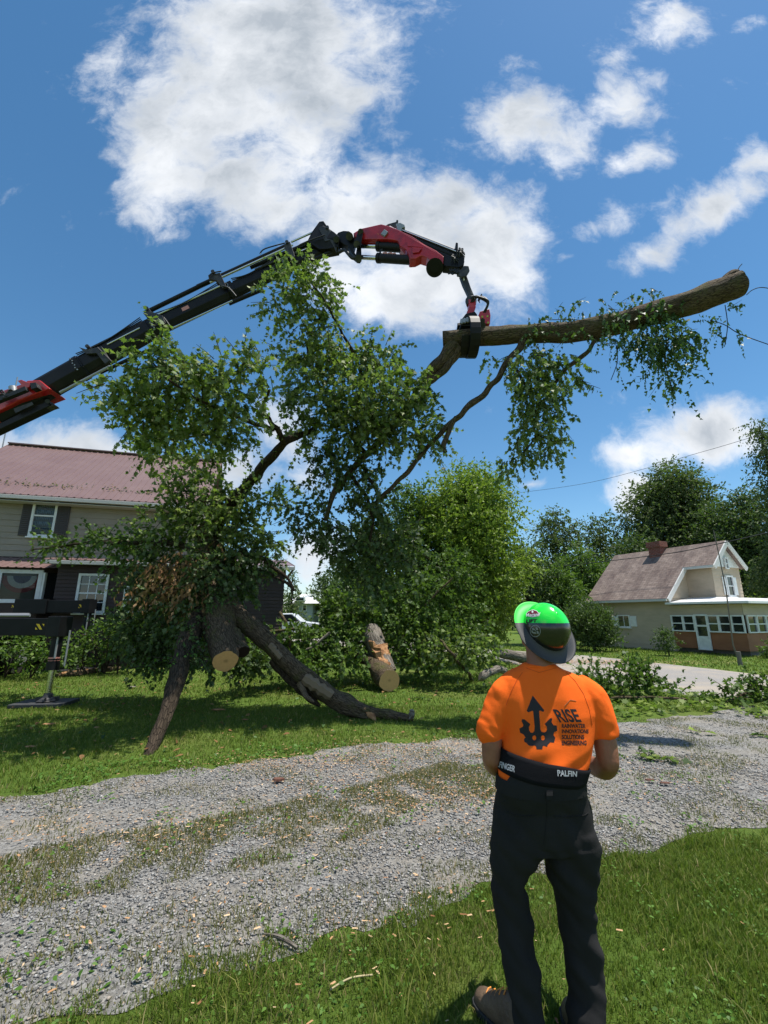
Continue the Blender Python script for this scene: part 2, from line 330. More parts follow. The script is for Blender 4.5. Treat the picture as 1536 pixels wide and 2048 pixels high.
# ---------------------------------------------------------------- mesh builder
def frame(d, up=Vector((0, 0, 1))):
    d = d.normalized(); s = d.cross(up)
    if s.length < 1e-4: s = d.cross(Vector((0, 1, 0)))
    s.normalize(); return d, s, s.cross(d).normalized()
class MB:
    def __init__(s): s.v = []; s.f = []; s.mi = []; s.uv = []; s.sm = []
    def add(s, vs, fs, mi=0, uvs=None, smooth=False):
        b = len(s.v); s.v += [tuple(v) for v in vs]
        for k, f in enumerate(fs):
            s.f.append([b + i for i in f]); s.mi.append(mi); s.sm.append(smooth)
            s.uv.append(uvs[k] if uvs else None)
        return s
    def obox(s, c, X, Y, Z, mi=0):       # half-extent vectors
        c = Vector(c); vs = [c + X * a + Y * b + Z * d for d in (-1, 1) for b in (-1, 1) for a in (-1, 1)]
        return s.add(vs, [(0, 2, 3, 1), (4, 5, 7, 6), (0, 1, 5, 4), (2, 6, 7, 3), (0, 4, 6, 2), (1, 3, 7, 5)], mi)
    def box(s, c, sz, mi=0, rz=0):
        m = Matrix.Rotation(rz, 3, 'Z'); return s.obox(c, m @ Vector((sz[0] / 2, 0, 0)), m @ Vector((0, sz[1] / 2, 0)), Vector((0, 0, sz[2] / 2)), mi)
    def bar(s, a, b, w, h, mi=0, up=Vector((0, 0, 1))):
        a = Vector(a); b = Vector(b); d, sd, u = frame(b - a, up)
        return s.obox((a + b) / 2, (b - a) / 2, sd * w / 2, u * h / 2, mi)
    def prism(s, poly, ext, mi=0):       # poly: planar points, ext vector
        n = len(poly); poly = [Vector(p) for p in poly]
        nrm = Vector((0, 0, 0))
        for i in range(n): nrm += poly[i].cross(poly[(i + 1) % n])
        if nrm.dot(ext) > 0: poly = poly[::-1]
        vs = poly + [p + ext for p in poly]
        fs = [list(range(n)), [n + i for i in range(n - 1, -1, -1)]]
        for i in range(n): fs.append([(i + 1) % n, i, n + i, n + (i + 1) % n])
        return s.add(vs, fs, mi)
    def tube(s, pts, rad, n=10, mi=0, capmi=None, smooth=True, cap=True, bumpy=0, seed=0, uvs=True):
        pts = [Vector(p) for p in pts]
        if not hasattr(rad, '__len__'): rad = [rad] * len(pts)
        m = len(pts); rings = []; L = 0; _, sd, u = frame(pts[1] - pts[0])
        vs = []; Ls = []
        for i in range(m):
            d = (pts[min(i + 1, m - 1)] - pts[max(i - 1, 0)]).normalized()
            sd = (sd - d * sd.dot(d)).normalized(); u = sd.cross(d)
            if i: L += (pts[i] - pts[i - 1]).length
            Ls.append(L)
            for k in range(n):
                a = 2 * math.pi * k / n; r = rad[i]
                if bumpy: r *= 1 + bumpy * noise.noise(Vector((math.cos(a) * 1.7 + seed * 7.3, math.sin(a) * 1.7, L * 1.6 / max(.05, rad[0]) * .25)))+ bumpy * .6 * noise.noise(Vector((math.cos(a) * 5 + seed, math.sin(a) * 5, L * 4)))
                vs.append(pts[i] + sd * math.cos(a) * r + u * math.sin(a) * r)
        fs = []; uv = []
        for i in range(m - 1):
            for k in range(n):
                k2 = (k + 1) % n; fs.append([i * n + k, (i + 1) * n + k, (i + 1) * n + k2, i * n + k2])
                ra = 2 * math.pi * max(rad[i], .02) / n
                uv.append([(k * ra, Ls[i]), (k * ra, Ls[i + 1]), ((k + 1) * ra, Ls[i + 1]), ((k + 1) * ra, Ls[i])])
        s.add(vs, fs, mi, uv, smooth)
        if cap:
            cm = mi if capmi is None else capmi
            for ii in (0, m - 1):
                ring = [vs[ii * n + k] for k in range(n)]
                q = [(math.cos(2 * math.pi * k / n) * rad[ii], math.sin(2 * math.pi * k / n) * rad[ii]) for k in range(n)]
                idx = list(range(n)) if ii == 0 else list(range(n - 1, -1, -1))
                s.add(ring, [idx], cm, [[q[j] for j in idx]], False)
        return s
    def cyl(s, a, b, r, n=16, mi=0, r2=None, smooth=True): return s.tube([a, b], [r, r if r2 is None else r2], n, mi, smooth=smooth)
    def quad(s, a, b, c, d, mi=0, uv=None): return s.add([a, b, c, d], [(0, 1, 2, 3)], mi, [uv] if uv else None)
    def build(s, name, mats, parent=None, bevel=0, loc=None):
        if not isinstance(mats, (list, tuple)): mats = [mats]
        me = bpy.data.meshes.new(name); vv = s.v
        if loc is not None: vv = [(x - loc[0], y - loc[1], z - loc[2]) for x, y, z in vv]
        me.from_pydata(vv, [], s.f)
        for m in mats: me.materials.append(m)
        me.polygons.foreach_set('material_index', s.mi); me.polygons.foreach_set('use_smooth', s.sm)
        if any(u for u in s.uv):
            ul = me.uv_layers.new(name='UVMap'); data = []
            for f, u in zip(s.f, s.uv):
                for k in range(len(f)): data += list(u[k]) if u else [0, 0]
            ul.data.foreach_set('uv', data)
        me.update(); o = link(name, me, parent)
        if loc is not None:
            o.location = Vector(loc)
        if bevel:
            bv = o.modifiers.new('bevel', 'BEVEL'); bv.width = bevel; bv.segments = 2; bv.limit_method = 'ANGLE'; bv.angle_limit = R(35)
        return o
def spline(pts, k=6):
    pts = [Vector(p) for p in pts]
    if len(pts) < 3: return [pts[0].lerp(pts[-1], i / (k)) for i in range(k + 1)]
    out = []
    for i in range(len(pts) - 1):
        p0 = pts[max(i - 1, 0)]; p1 = pts[i]; p2 = pts[i + 1]; p3 = pts[min(i + 2, len(pts) - 1)]
        for j in range(k):
            t = j / k; out.append(.5 * ((2 * p1) + (p2 - p0) * t + (2 * p0 - 5 * p1 + 4 * p2 - p3) * t * t + (3 * p1 - p0 - 3 * p2 + p3) * t ** 3))
    out.append(pts[-1]); return out
def interp(r, k, n):
    xs = np.linspace(0, len(r) - 1, n); return list(np.interp(xs, range(len(r)), r))
def limb(mb, pts, r, k=6, n=14, mi=0, capmi=None, bumpy=.22, wob=.0, seed=0):
    q = spline(pts, k)
    if wob:
        for i in range(1, len(q) - 1):
            q[i] = q[i] + Vector((noise.noise(q[i] * 3.1 + Vector((seed, 0, 0))), noise.noise(q[i] * 3.1 + Vector((0, seed, 5))), noise.noise(q[i] * 3.1 + Vector((9, 0, seed))))) * wob
    mb.tube(q, interp(r, k, len(q)), n, mi, capmi, bumpy=bumpy, seed=seed); return q

# ---------------------------------------------------------------- leaves, fast
MAPLE = np.array([(0,0),(.26,-.02),(.22,.16),(.52,.34),(.27,.42),(.32,.64),(.12,.60),(0,1),(-.12,.60),(-.32,.64),(-.27,.42),(-.52,.34),(-.22,.16),(-.26,-.02)])
OVAL = np.array([(0,0),(.22,.2),(.27,.45),(.14,.75),(0,1),(-.14,.75),(-.27,.45),(-.22,.2)])
IVY = np.array([(0,0),(.30,-.02),(.42,.28),(.2,.42),(0,1),(-.2,.42),(-.42,.28),(-.30,-.02)])
KITE = np.array([(0,0),(.32,.42),(0,1),(-.32,.42)])
LONG = np.array([(0,0),(.10,.35),(.09,.7),(0,1),(-.09,.7),(-.10,.35)])
def unit(a): return a / np.maximum(np.linalg.norm(a, axis=1, keepdims=True), 1e-9)
def leafmesh(name, pos, axis, nrm, size, tmpl, mt, parent=None, fold=.18, droop=.15, loc=None, mi=None):
    n = len(pos); k = len(tmpl); pos = np.asarray(pos); axis = unit(np.asarray(axis))
    side = unit(np.cross(axis, nrm)); up = np.cross(side, axis); size = np.asarray(size).reshape(-1, 1, 1)
    x = tmpl[:, 0][None, :, None]; y = tmpl[:, 1][None, :, None]
    z = np.abs(x) * fold * 1.2 - y * y * droop
    v = pos[:, None, :] + size * (x * side[:, None, :] + y * axis[:, None, :] + z * up[:, None, :])
    if loc is not None: v = v - np.array(loc)
    v = v.reshape(-1, 3)
    me = bpy.data.meshes.new(name); me.vertices.add(n * k); me.vertices.foreach_set('co', v.astype(np.float32).ravel())
    me.loops.add(n * k); me.loops.foreach_set('vertex_index', np.arange(n * k, dtype=np.int32))
    me.polygons.add(n); me.polygons.foreach_set('loop_start', np.arange(0, n * k, k, dtype=np.int32)); 
    mats = mt if isinstance(mt, (list, tuple)) else [mt]
    for q in mats: me.materials.append(q)
    if mi is not None: me.polygons.foreach_set('material_index', np.asarray(mi, dtype=np.int32))
    me.update(calc_edges=True); me.validate()
    o = link(name, me, parent)
    if loc is not None: o.location = Vector(loc)
    return o
def twigs(center, rad, ntw, per, tlen, lsize, seed=0, hang=.25, surf=.55, out=.8, gap=0.0, gscale=1.2):
    """leaf positions on short twigs spread through an ellipsoid; returns pos, axis, normal, size and the twig segments"""
    g = np.random.default_rng(seed); c = np.array(center); rad = np.array(rad)
    d = unit(g.normal(size=(ntw, 3))); r = g.random(ntw) ** (surf); st = d * r[:, None] * rad
    if gap:
        keep = np.array([noise.noise(Vector(c + s) * gscale) > gap - .5 for s in st]); st = st[keep]; d = d[keep]; ntw = len(st)
        if ntw == 0: st = np.zeros((1, 3)); d = np.array([[0, 0, 1.]]); ntw = 1
    dr = unit(d * out + g.normal(size=(ntw, 3)) * .55 + np.array([0, 0, -hang])); st = st + c
    L = tlen * (.5 + g.random(ntw)); t = (np.arange(per) + .5) / per
    pos = st[:, None, :] + dr[:, None, :] * (L[:, None] * t[None, :])[:, :, None] + np.array([0, 0, -1.]) * (hang * L[:, None] * t[None, :] ** 2 * .5)[:, :, None]
    ax = dr[:, None, :] * .6 + g.normal(size=(ntw, per, 3)) * .7 + np.array([0, 0, -hang * 1.2])
    nm = g.normal(size=(ntw, per, 3)) * .75 + np.array([0, 0, .9])
    sz = lsize * (.55 + .8 * g.random(ntw * per))
    seg = np.stack([st, st + dr * L[:, None] * .9], 1)
    return pos.reshape(-1, 3), ax.reshape(-1, 3), nm.reshape(-1, 3), sz, seg
def clumps(blobs, lsize, per=9, tlen=.35, dens=1.0, seed=1, hang=.25, gap=0, thick=.8, Yadd=0, gscale=1.2):
    """blobs: (px, py, rx, ry, Y[, dens[, depth radius m]])"""
    A = [[], [], [], [], []]
    for i, b in enumerate(blobs):
        px, py, rx, ry, Y = b[:5]; dn = b[5] if len(b) > 5 else 1; c = P(px, py, Y); s = pxs(c)
        r = (rx * s * .92, b[6] if len(b) > 6 else min(rx, ry) * s * thick + .12, ry * s * .92)
        area = math.pi * r[0] * r[2] + 1.2 * r[1] * (r[0] + r[2]) * .5
        nl = area * dens * dn / (lsize * lsize * .42) * 2.1
        o = twigs(c, r, max(3, int(nl / per)), per, tlen, lsize, seed * 100 + i, hang, gap=gap, gscale=gscale)
        for k in range(5): A[k].append(o[k])
    return [np.concatenate(a) for a in A]
def twigmesh(segs, r, mt, name, parent, every=1):
    mb = MB()
    for a, b in segs[::every]:
        mb.tube([a, (Vector(a) + Vector(b)) / 2 + Vector((0, 0, r)), b], [r, r * .8, r * .4], 4, cap=False)
    return tag(mb.build(name, mt, parent), kind='stuff')

# ================================================================ the setting
def struct(o): o['kind'] = 'structure'; return o
def stuff(o, label, cat): return tag(o, label, cat, kind='stuff')
mb = MB(); g0 = 400
nx = 24
vs = [(-g0 + 2 * g0 * i / nx, -120 + (2 * g0) * j / nx, 0) for j in range(nx + 1) for i in range(nx + 1)]
fs = [(j * (nx + 1) + i, j * (nx + 1) + i + 1, (j + 1) * (nx + 1) + i + 1, (j + 1) * (nx + 1) + i) for j in range(nx) for i in range(nx)]
mb.add(vs, fs); struct(mb.build('ground', GRASS))

def jitter_line(pts, amp, step=.12, seed=0):
    out = []
    for a, b in zip(pts[:-1], pts[1:]):
        n = max(1, int((b - a).length / step))
        for i in range(n):
            p = a.lerp(b, i / n); q = p * 1.3 + Vector((seed, 0, 0))
            o = Vector((noise.noise(q), noise.noise(q + Vector((7, 3, 0))), 0)) + .6 * Vector((noise.noise(q * 4), noise.noise(q * 4 + Vector((7, 3, 0))), 0))
            out.append(p + o * amp)
    out.append(pts[-1]); return out
def sheet(name, poly, z, mt):
    bm = bmesh.new(); f = bm.faces.new([bm.verts.new((p.x, p.y, z)) for p in poly]); bmesh.ops.triangulate(bm, faces=[f])
    for f in bm.faces:
        f.normal_update()
        if f.normal.z < 0: f.normal_flip()
    me = bpy.data.meshes.new(name); bm.to_mesh(me); bm.free(); me.materials.append(mt); return struct(link(name, me))
def inpoly(poly, x, y):
    c = np.zeros(len(x), bool); n = len(poly); j = n - 1
    for i in range(n):
        xi, yi, xj, yj = poly[i].x, poly[i].y, poly[j].x, poly[j].y
        if yi != yj: c ^= ((yi > y) != (yj > y)) & (x < (xj - xi) * (y - yi) / (yj - yi) + xi)
        j = i
    return c
up_e = [G(*p) for p in [(-300, 1640), (0, 1592), (130, 1566), (300, 1548), (450, 1530), (560, 1508), (700, 1494), (900, 1478), (1080, 1466), (1240, 1446), (1400, 1428), (1536, 1404), (1900, 1372)]]
lo_e = [G(*p) for p in [(1900, 1590), (1536, 1648), (1300, 1690), (1180, 1715), (1000, 1775), (960, 1796), (850, 1846), (700, 1876), (600, 1906), (450, 1946), (300, 1990), (150, 2025), (0, 2070), (-300, 2170)]]
GRAV = jitter_line(up_e, .26, .08, seed=1) + jitter_line(lo_e, .15, .05, seed=4)
GRX = jitter_line(up_e, .34, .06, seed=13) + jitter_line(lo_e, .26, .035, seed=17)
sheet('gravel_drive', GRAV, .004, GRAVEL)
ru = [G(*p) for p in [(560, 1275), (800, 1283), (975, 1298), (1180, 1312), (1350, 1330), (1536, 1351), (1800, 1380)]]
rl = [G(*p) for p in [(2000, 1440), (1650, 1398), (1536, 1396), (1400, 1394), (1260, 1374), (1180, 1352), (1000, 1322), (800, 1298), (560, 1285)]]
RD = jitter_line(ru, .12, .3, 2) + jitter_line(rl, .25, .25, 3)
sheet('road', RD, .004, ROAD)

# ---- crushed stone lying on the drive
def sample_in(poly, n, x0, x1, y0, y1, g, power=0):
    x = x0 + (x1 - x0) * g.random(n); y = y0 + (y1 - y0) * g.random(n) ** (1 + power); k = inpoly(poly, x, y); return x[k], y[k]
def nz2(x, y, s, o=0.0): return np.array([noise.noise(Vector((a * s + o, b * s, o))) for a, b in zip(x, y)])
g = np.random.default_rng(3)
def stones(n, x0, x1, y0, y1, s0, s1, g):
    x, y = sample_in(GRAV, n, x0, x1, y0, y1, g)
    keep = nz2(x, y, .9, 3) + nz2(x, y * 1.5, 3.1, 8) * .5 > -.30 + .7 * g.random(len(x)) - .35; x = x[keep]; y = y[keep]; m = len(x)
    r = s0 + (s1 - s0) * g.random(m) ** 3; T = np.array([(1, 0, 0), (0, 1, 0), (-1, 0, 0), (0, -1, 0), (.1, 0, .8), (0, .1, -.8)])
    v = T[None] * (1 + .7 * (g.random((m, 6, 3)) - .5)) + .35 * (g.random((m, 6, 3)) - .5)
    v[:, :, 0] *= 1.25; a = g.random(m) * 6.28; c, s = np.cos(a)[:, None], np.sin(a)[:, None]
    X = v[:, :, 0] * c - v[:, :, 1] * s; Y = v[:, :, 0] * s + v[:, :, 1] * c
    q = np.stack([X * r[:, None] + x[:, None], Y * r[:, None] + y[:, None], v[:, :, 2] * r[:, None] * .7 + (r * .42 + .004)[:, None]], 2).reshape(-1, 3)
    F8 = np.array([(0, 1, 4), (1, 2, 4), (2, 3, 4), (3, 0, 4), (1, 0, 5), (2, 1, 5), (3, 2, 5), (0, 3, 5)])
    f = (np.arange(m)[:, None, None] * 6 + F8[None]).reshape(-1, 3); return q, f
def trimesh(name, parts, mt):
    v = []; f = []; b = 0
    for q, k in parts: v.append(q); f.append(k + b); b += len(q)
    v = np.concatenate(v); f = np.concatenate(f); me = bpy.data.meshes.new(name)
    me.vertices.add(len(v)); me.vertices.foreach_set('co', v.astype(np.float32).ravel()); me.loops.add(f.size); me.loops.foreach_set('vertex_index', f.astype(np.int32).ravel())
    me.polygons.add(len(f)); me.polygons.foreach_set('loop_start', np.arange(0, f.size, 3, dtype=np.int32)); me.update(calc_edges=True); me.materials.append(mt); return link(name, me)
st = [stones(48000, -3.4, 2.2, 2.2, 4.0, .0032, .012, g), stones(48000, -6, 4.5, 3.6, 6.0, .0045, .0145, g), stones(24000, -2, 9.5, 4.6, 9, .006, .016, g)]
stuff(trimesh('gravel_stones', st, STONE), 'loose grey crushed stone covering the driveway', 'gravel')
# sawdust and chips on the drive
def scatter_chips(n, cx, cy, sx, sy, s0, s1, g):
    x = g.normal(cx, sx, n); y = g.normal(cy, sy, n); r = s0 + (s1 - s0) * g.random(n) ** 2; a = g.random(n) * 6.28
    T = np.array([(-1.4, -.4, 0), (1.4, -.5, 0), (1.1, .5, .1), (-1.2, .4, .1)]); T = np.tile(T, (n, 1, 1)) * (1 + .5 * (g.random((n, 4, 3)) - .5)); c, s = np.cos(a)[:, None], np.sin(a)[:, None]
    q = np.stack([(T[:, :, 0] * c - T[:, :, 1] * s) * r[:, None] + x[:, None], (T[:, :, 0] * s + T[:, :, 1] * c) * r[:, None] + y[:, None], T[:, :, 2] * r[:, None] + .022 + g.random((n, 1)) * .02], 2).reshape(-1, 3)
    f = (np.arange(n)[:, None, None] * 4 + np.array([(0, 1, 2), (0, 2, 3)])[None]).reshape(-1, 3); return q, f
ch = []
for (px, py, n, sx, sy) in [(900, 1500, 1500, .9, .28), (620, 1530, 900, .7, .2), (820, 1580, 900, .9, .35), (300, 1660, 700, 1.1, .25), (1300, 1560, 250, 1, .5), (600, 1830, 250, .8, .4), (960, 1610, 500, .5, .25)]:
    c = G(px, py); ch.append(scatter_chips(n, c.x, c.y, sx, sy, .004, .014, g))
c = G(1230, 1325); ch.append(scatter_chips(2500, c.x - 1.0, c.y, 1.9, .55, .01, .04, g))
stuff(trimesh('sawdust', ch, CHIP), 'orange sawdust and small wood chips strewn over drive and road', 'sawdust')

# ---- grass
def blades(parts_poly, n, x0, x1, y0, y1, h, w, g, excl=(), thr=None, tall=None, sc=1.4):
    x = x0 + (x1 - x0) * g.random(n); y = y0 + (y1 - y0) * g.random(n); k = np.ones(n, bool)
    for e in excl: k &= ~inpoly(e, x, y)
    if parts_poly is not None: k &= inpoly(parts_poly, x, y)
    x = x[k]; y = y[k]; q = nz2(x, y, sc, 2.2)
    if thr is not None: k = q + .25 * (g.random(len(x)) - .5) > thr; x = x[k]; y = y[k]; q = q[k]
    m = len(x); H = h * (.45 + .9 * g.random(m)) * (1 + .7 * q); a = g.random(m) * 6.28; l = (g.random(m) * .9 + .1) * H; la = g.random(m) * 6.28
    wv = np.stack([np.cos(a), np.sin(a), 0 * a], 1) * (w * (.6 + .8 * g.random(m)))[:, None]; b = np.stack([x, y, 0 * x], 1)
    lean = np.stack([np.cos(la) * l, np.sin(la) * l, 0 * l], 1); up = np.stack([0 * H, 0 * H, H], 1)
    q5 = np.stack([b - wv, b + wv, b + wv * .7 + lean * .35 + up * .62, b - wv * .7 + lean * .35 + up * .62, b + lean + up * .95], 1).reshape(-1, 3)
    f = (np.arange(m)[:, None, None] * 5 + np.array([(0, 1, 2), (0, 2, 3), (3, 2, 4)])[None]).reshape(-1, 3); return q5, f
EX = (GRX, RD)
gr = [blades(None, 95000, -1.6, 2.9, 1.7, 3.9, .036, .0021, g, EX, sc=2.5),
      blades(None, 9000, -1.6, 2.9, 1.7, 3.9, .085, .0028, g, EX, thr=.12, sc=2.5),
      blades(None, 60000, 1.4, 6, 2.4, 5.6, .038, .0028, g, EX),
      blades(None, 70000, -7.5, 3.5, 4.8, 9, .045, .0042, g, EX),
      blades(None, 46000, -11, 9, 8.5, 14, .05, .007, g, EX),
      blades(None, 26000, 2, 26, 13, 26, .07, .016, g, EX)]
stuff(trimesh('grass', gr, BLADE), 'short green lawn grass around the drive and under the trees', 'grass')
g2 = np.random.default_rng(11)
edge_l = [G(*p) for p in [(-300, 1770), (0, 1715), (250, 1665), (500, 1625), (768, 1560), (980, 1500), (1100, 1480), (1100, 1560), (980, 1600), (768, 1660), (560, 1730), (300, 1775), (0, 1830), (-300, 1900)]]
def band(pts, w): 
    return [p + Vector((0, -w, 0)) for p in pts] + [p + Vector((0, w, 0)) for p in pts[::-1]]
dr = [blades(edge_l, 190000, -6, 3, 2.4, 6.5, .038, .003, g2, (), thr=-.25, sc=3.4),
      blades(band(lo_e[2:], .50), 100000, -4, 5.5, 1.8, 5.4, .034, .0024, g2, (), thr=-.22, sc=3.0),
      blades(band(up_e[1:-1], .32), 26000, -7, 7, 4.6, 8, .034, .004, g2, (), thr=-.1, sc=2.2),
      blades(GRAV, 110000, -5, 7, 2.2, 8, .028, .003, g2, (), thr=.13, sc=2.2)]
stuff(trimesh('drive_grass', dr, BLADE_DRY), 'sparse yellowing grass tufts growing through the gravel', 'grass')
# clover and small broad-leaved weeds
def weeds(name, n, x0, x1, y0, y1, size, thr, excl, label, h=.03, poly=None, sc=1.8, mt=None):
    x = x0 + (x1 - x0) * g2.random(n); y = y0 + (y1 - y0) * g2.random(n); k = np.ones(n, bool)
    for e in excl: k &= ~inpoly(e, x, y)
    if poly is not None: k &= inpoly(poly, x, y)
    x, y = x[k], y[k]; k = nz2(x, y, sc, 6.6) > thr; x, y = x[k], y[k]; m = len(x)
    pos = np.stack([x, y, .008 + h * g2.random(m)], 1); ax = g2.normal(size=(m, 3)) * np.array([1, 1, .3]); nm = g2.normal(size=(m, 3)) * .35 + np.array([0, 0, 1])
    return stuff(leafmesh(name, pos, ax, nm, size * (.5 + g2.random(m)), OVAL, mt or LEAF_CLOVER), label, 'weeds')
weeds('clover', 7000, -1.6, 3, 1.8, 4, .020, .05, EX, 'broad leaved clover and weeds in the near lawn', .045, sc=2.2)
weeds('verge_weeds', 12000, -8, 4, 4.8, 6.6, .040, -.1, (GRAV,), 'low bright weeds along the far edge of the gravel', .05, band(up_e[1:-1], .55))
weeds('drive_weeds', 9000, -4, 4, 2.4, 6.5, .03, .22, (), 'small green weeds growing out of the gravel', .03, GRAV, 3.0)
# leaves fallen on the lawn
n = 1000; x = g2.uniform(-9, 4.5, n); y = g2.uniform(5.6, 12, n); k = ~inpoly(GRAV, x, y); x, y = x[k], y[k]; m = len(x)
stuff(leafmesh('fallen_leaves', np.stack([x, y, .04 + .02 * g2.random(m)], 1), g2.normal(size=(m, 3)) * [1, 1, .2], g2.normal(size=(m, 3)) * .3 + [0, 0, 1], .07 * (.5 + g2.random(m)), OVAL, [LEAF_BR, LEAF_VINE], mi=(g2.random(m) > .62).astype(int)), 'pale tan and green leaves littering the shaded lawn', 'leaf litter')
poly_sp = [G(*p) for p in [(1150, 1400), (1300, 1375), (1450, 1400), (1560, 1410), (1560, 1440), (1400, 1425), (1180, 1445)]]
n = 3200; x = g2.uniform(2, 9.5, n); y = g2.uniform(7, 13, n); k = inpoly(poly_sp, x, y) ; x, y = x[k], y[k]; m = len(x)
stuff(leafmesh('scattered_leaves', np.stack([x, y, .03 + .08 * g2.random(m)], 1), g2.normal(size=(m, 3)) * [1, 1, .3], g2.normal(size=(m, 3)) * .45 + [0, 0, 1], .12 * (.5 + g2.random(m)), MAPLE, LEAF), 'torn green maple leaves strewn over the verge beside the brush', 'leaf litter')

# ================================================================ buildings
def siding(mb, O, a, n, w0, w1, z0, z1, step=.2, proud=.022, mi=0):
    z = z0
    while z < z1 - .01:
        zt = min(z + step, z1); A = O + a * w0; B = O + a * w1
        p = [Vector((A.x, A.y, z)) + n * proud, Vector((B.x, B.y, z)) + n * proud, Vector((B.x, B.y, zt)) + n * .002, Vector((A.x, A.y, zt)) + n * .002]
        mb.quad(p[0], p[1], p[2], p[3], mi); mb.quad(Vector((A.x, A.y, z)) + n * .002, Vector((B.x, B.y, z)) + n * .002, p[1], p[0], mi); z = zt
def ribroof(mb, A, B, C, D, pitch=.23, h=.022, w=.045):
    """A,B eave left/right ; D,C ridge left/right"""
    nrm = (B - A).cross(D - A).normalized()
    if nrm.z < 0: nrm = -nrm
    n = int((B - A).length / pitch); prof = []
    for i in range(n + 1):
        t = i / n; e = w / 2 / (B - A).length
        prof += [(max(0, t - e * 1.6), 0), (max(0, t - e), h), (min(1, t + e), h), (min(1, t + e * 1.6), 0)]
    vs = []
    for t, hh in prof: vs += [A.lerp(B, t) + nrm * hh, D.lerp(C, t) + nrm * hh]
    fs = [(2 * i, 2 * i + 2, 2 * i + 3, 2 * i + 1) for i in range(len(prof) - 1)]
    mb.add(vs, fs)
def winframe(mb, O, a, n, w0, w1, z0, z1, t=.07, d=.06, mi=0, proud=.03):
    def bx(u0, u1, q0, q1, dd): mb.obox(O + a * (u0 + u1) / 2 + Vector((0, 0, (q0 + q1) / 2)) + n * (proud + dd / 2), a * (u1 - u0) / 2, n * dd / 2, Vector((0, 0, (q1 - q0) / 2)), mi)
    bx(w0 - t, w0, z0 - t, z1 + t, d); bx(w1, w1 + t, z0 - t, z1 + t, d); bx(w0, w1, z1, z1 + t, d); bx(w0, w1, z0 - t, z0, d)
    return bx
def pane(par, name, O, a, n, w0, w1, z0, z1, mt, off=.035):
    m = MB(); m.obox(O + a * (w0 + w1) / 2 + Vector((0, 0, (z0 + z1) / 2)) + n * off, a * (w1 - w0) / 2, n * .004, Vector((0, 0, (z1 - z0) / 2))); return m.build(name, mt, par)

# ---------- left house
ang = R(15.5); a = Vector((math.cos(ang), math.sin(ang), 0)); n = Vector((math.sin(ang), -math.cos(ang), 0)); Zv = Vector((0, 0, 1))
O = P(100, 1100, 15.4); O.z = 0
def zf(x, y): return x / 2.4, 860 + y / 2.4
def LH(x, y, off=0):            # facade coords (w, z) seen at zoom pixel
    p = PL(*zf(x, y), O + n * off, n); return (p - O).dot(a), p.z
LHo = empty('farm_house', O, 'two storey beige house with red brown metal roof and dark lower walls', 'house')
w_l = LH(0, 400)[0] - 5.5; w_r = LH(1065, 178, -7.6 / 2)[0] - .4
z_e = LH(400, 312)[1]; z_m = LH(200, 612)[1]
wl = MB(); siding(wl, O, a, n, w_l, w_r, z_m, z_e + .1, .215)
dp = 7.6
wl.obox(O + a * (w_l + w_r) / 2 - n * (dp / 2) + Zv * (z_m + z_e) / 2, a * (w_r - w_l) / 2, n * (dp / 2), Zv * (z_e - z_m) / 2)
# gable ends
zr_p = PL(*zf(600, 128), O - n * dp / 2, n); z_r = zr_p.z
for w in (w_l, w_r):
    wl.prism([O + a * w - n * .05 + Zv * z_e, O + a * w - n * (dp - .05) + Zv * z_e, O + a * w - n * dp / 2 + Zv * (z_r - .25)], a * (.01 if w < 0 else -.01))
wl.build('upper_wall', SID_BEIGE, LHo)
rl_w = LH(45, 68, -dp / 2)[0]; rr_w = LH(1065, 178, -dp / 2)[0]
ov = .45; sl_ = (z_r - z_e) / (dp / 2)
rf = MB(); re = z_e - ov * sl_ + .12
A_ = O + a * rl_w + n * ov + Zv * re; B_ = O + a * rr_w + n * ov + Zv * re; C_ = O + a * rr_w - n * dp / 2 + Zv * (z_r + .12); D_ = O + a * rl_w - n * dp / 2 + Zv * (z_r + .12)
ribroof(rf, A_, B_, C_, D_)
A2 = O + a * rl_w - n * (dp + ov) + Zv * re; B2 = O + a * rr_w - n * (dp + ov) + Zv * re
ribroof(rf, B2, A2, D_, C_)
rf.prism([A_ - Zv * .01, B_ - Zv * .01, B_ - Zv * .1, A_ - Zv * .1], -n * .03)
rf.bar(D_ + Zv * .03, C_ + Zv * .03, .3, .05)
# lower flared strip of the roof near the eave
roof_l = rf.build('roof', MROOF, LHo)
gt = MB(); gt.bar(A_ - Zv * .12 + n * .06, B_ - Zv * .12 + n * .06, .13, .13); gt.bar(A_ - Zv * .24 - n * .2, B_ - Zv * .24 - n * .2, .46, .03)
gt.build('gutter', mat('cream_gutter', (.45, .44, .41), .6), LHo, .01)
an = MB(); p0 = PL(*zf(12, 80), O - n * dp / 2, n); an.tube([p0 - Zv * .6, p0 + Zv * 3.4], .025, 6); an.bar(p0 + Zv * 1.2 - a * .5, p0 + Zv * 1.2 + a * .5, .02, .02)
an.build('antenna_mast', GREYM, LHo)
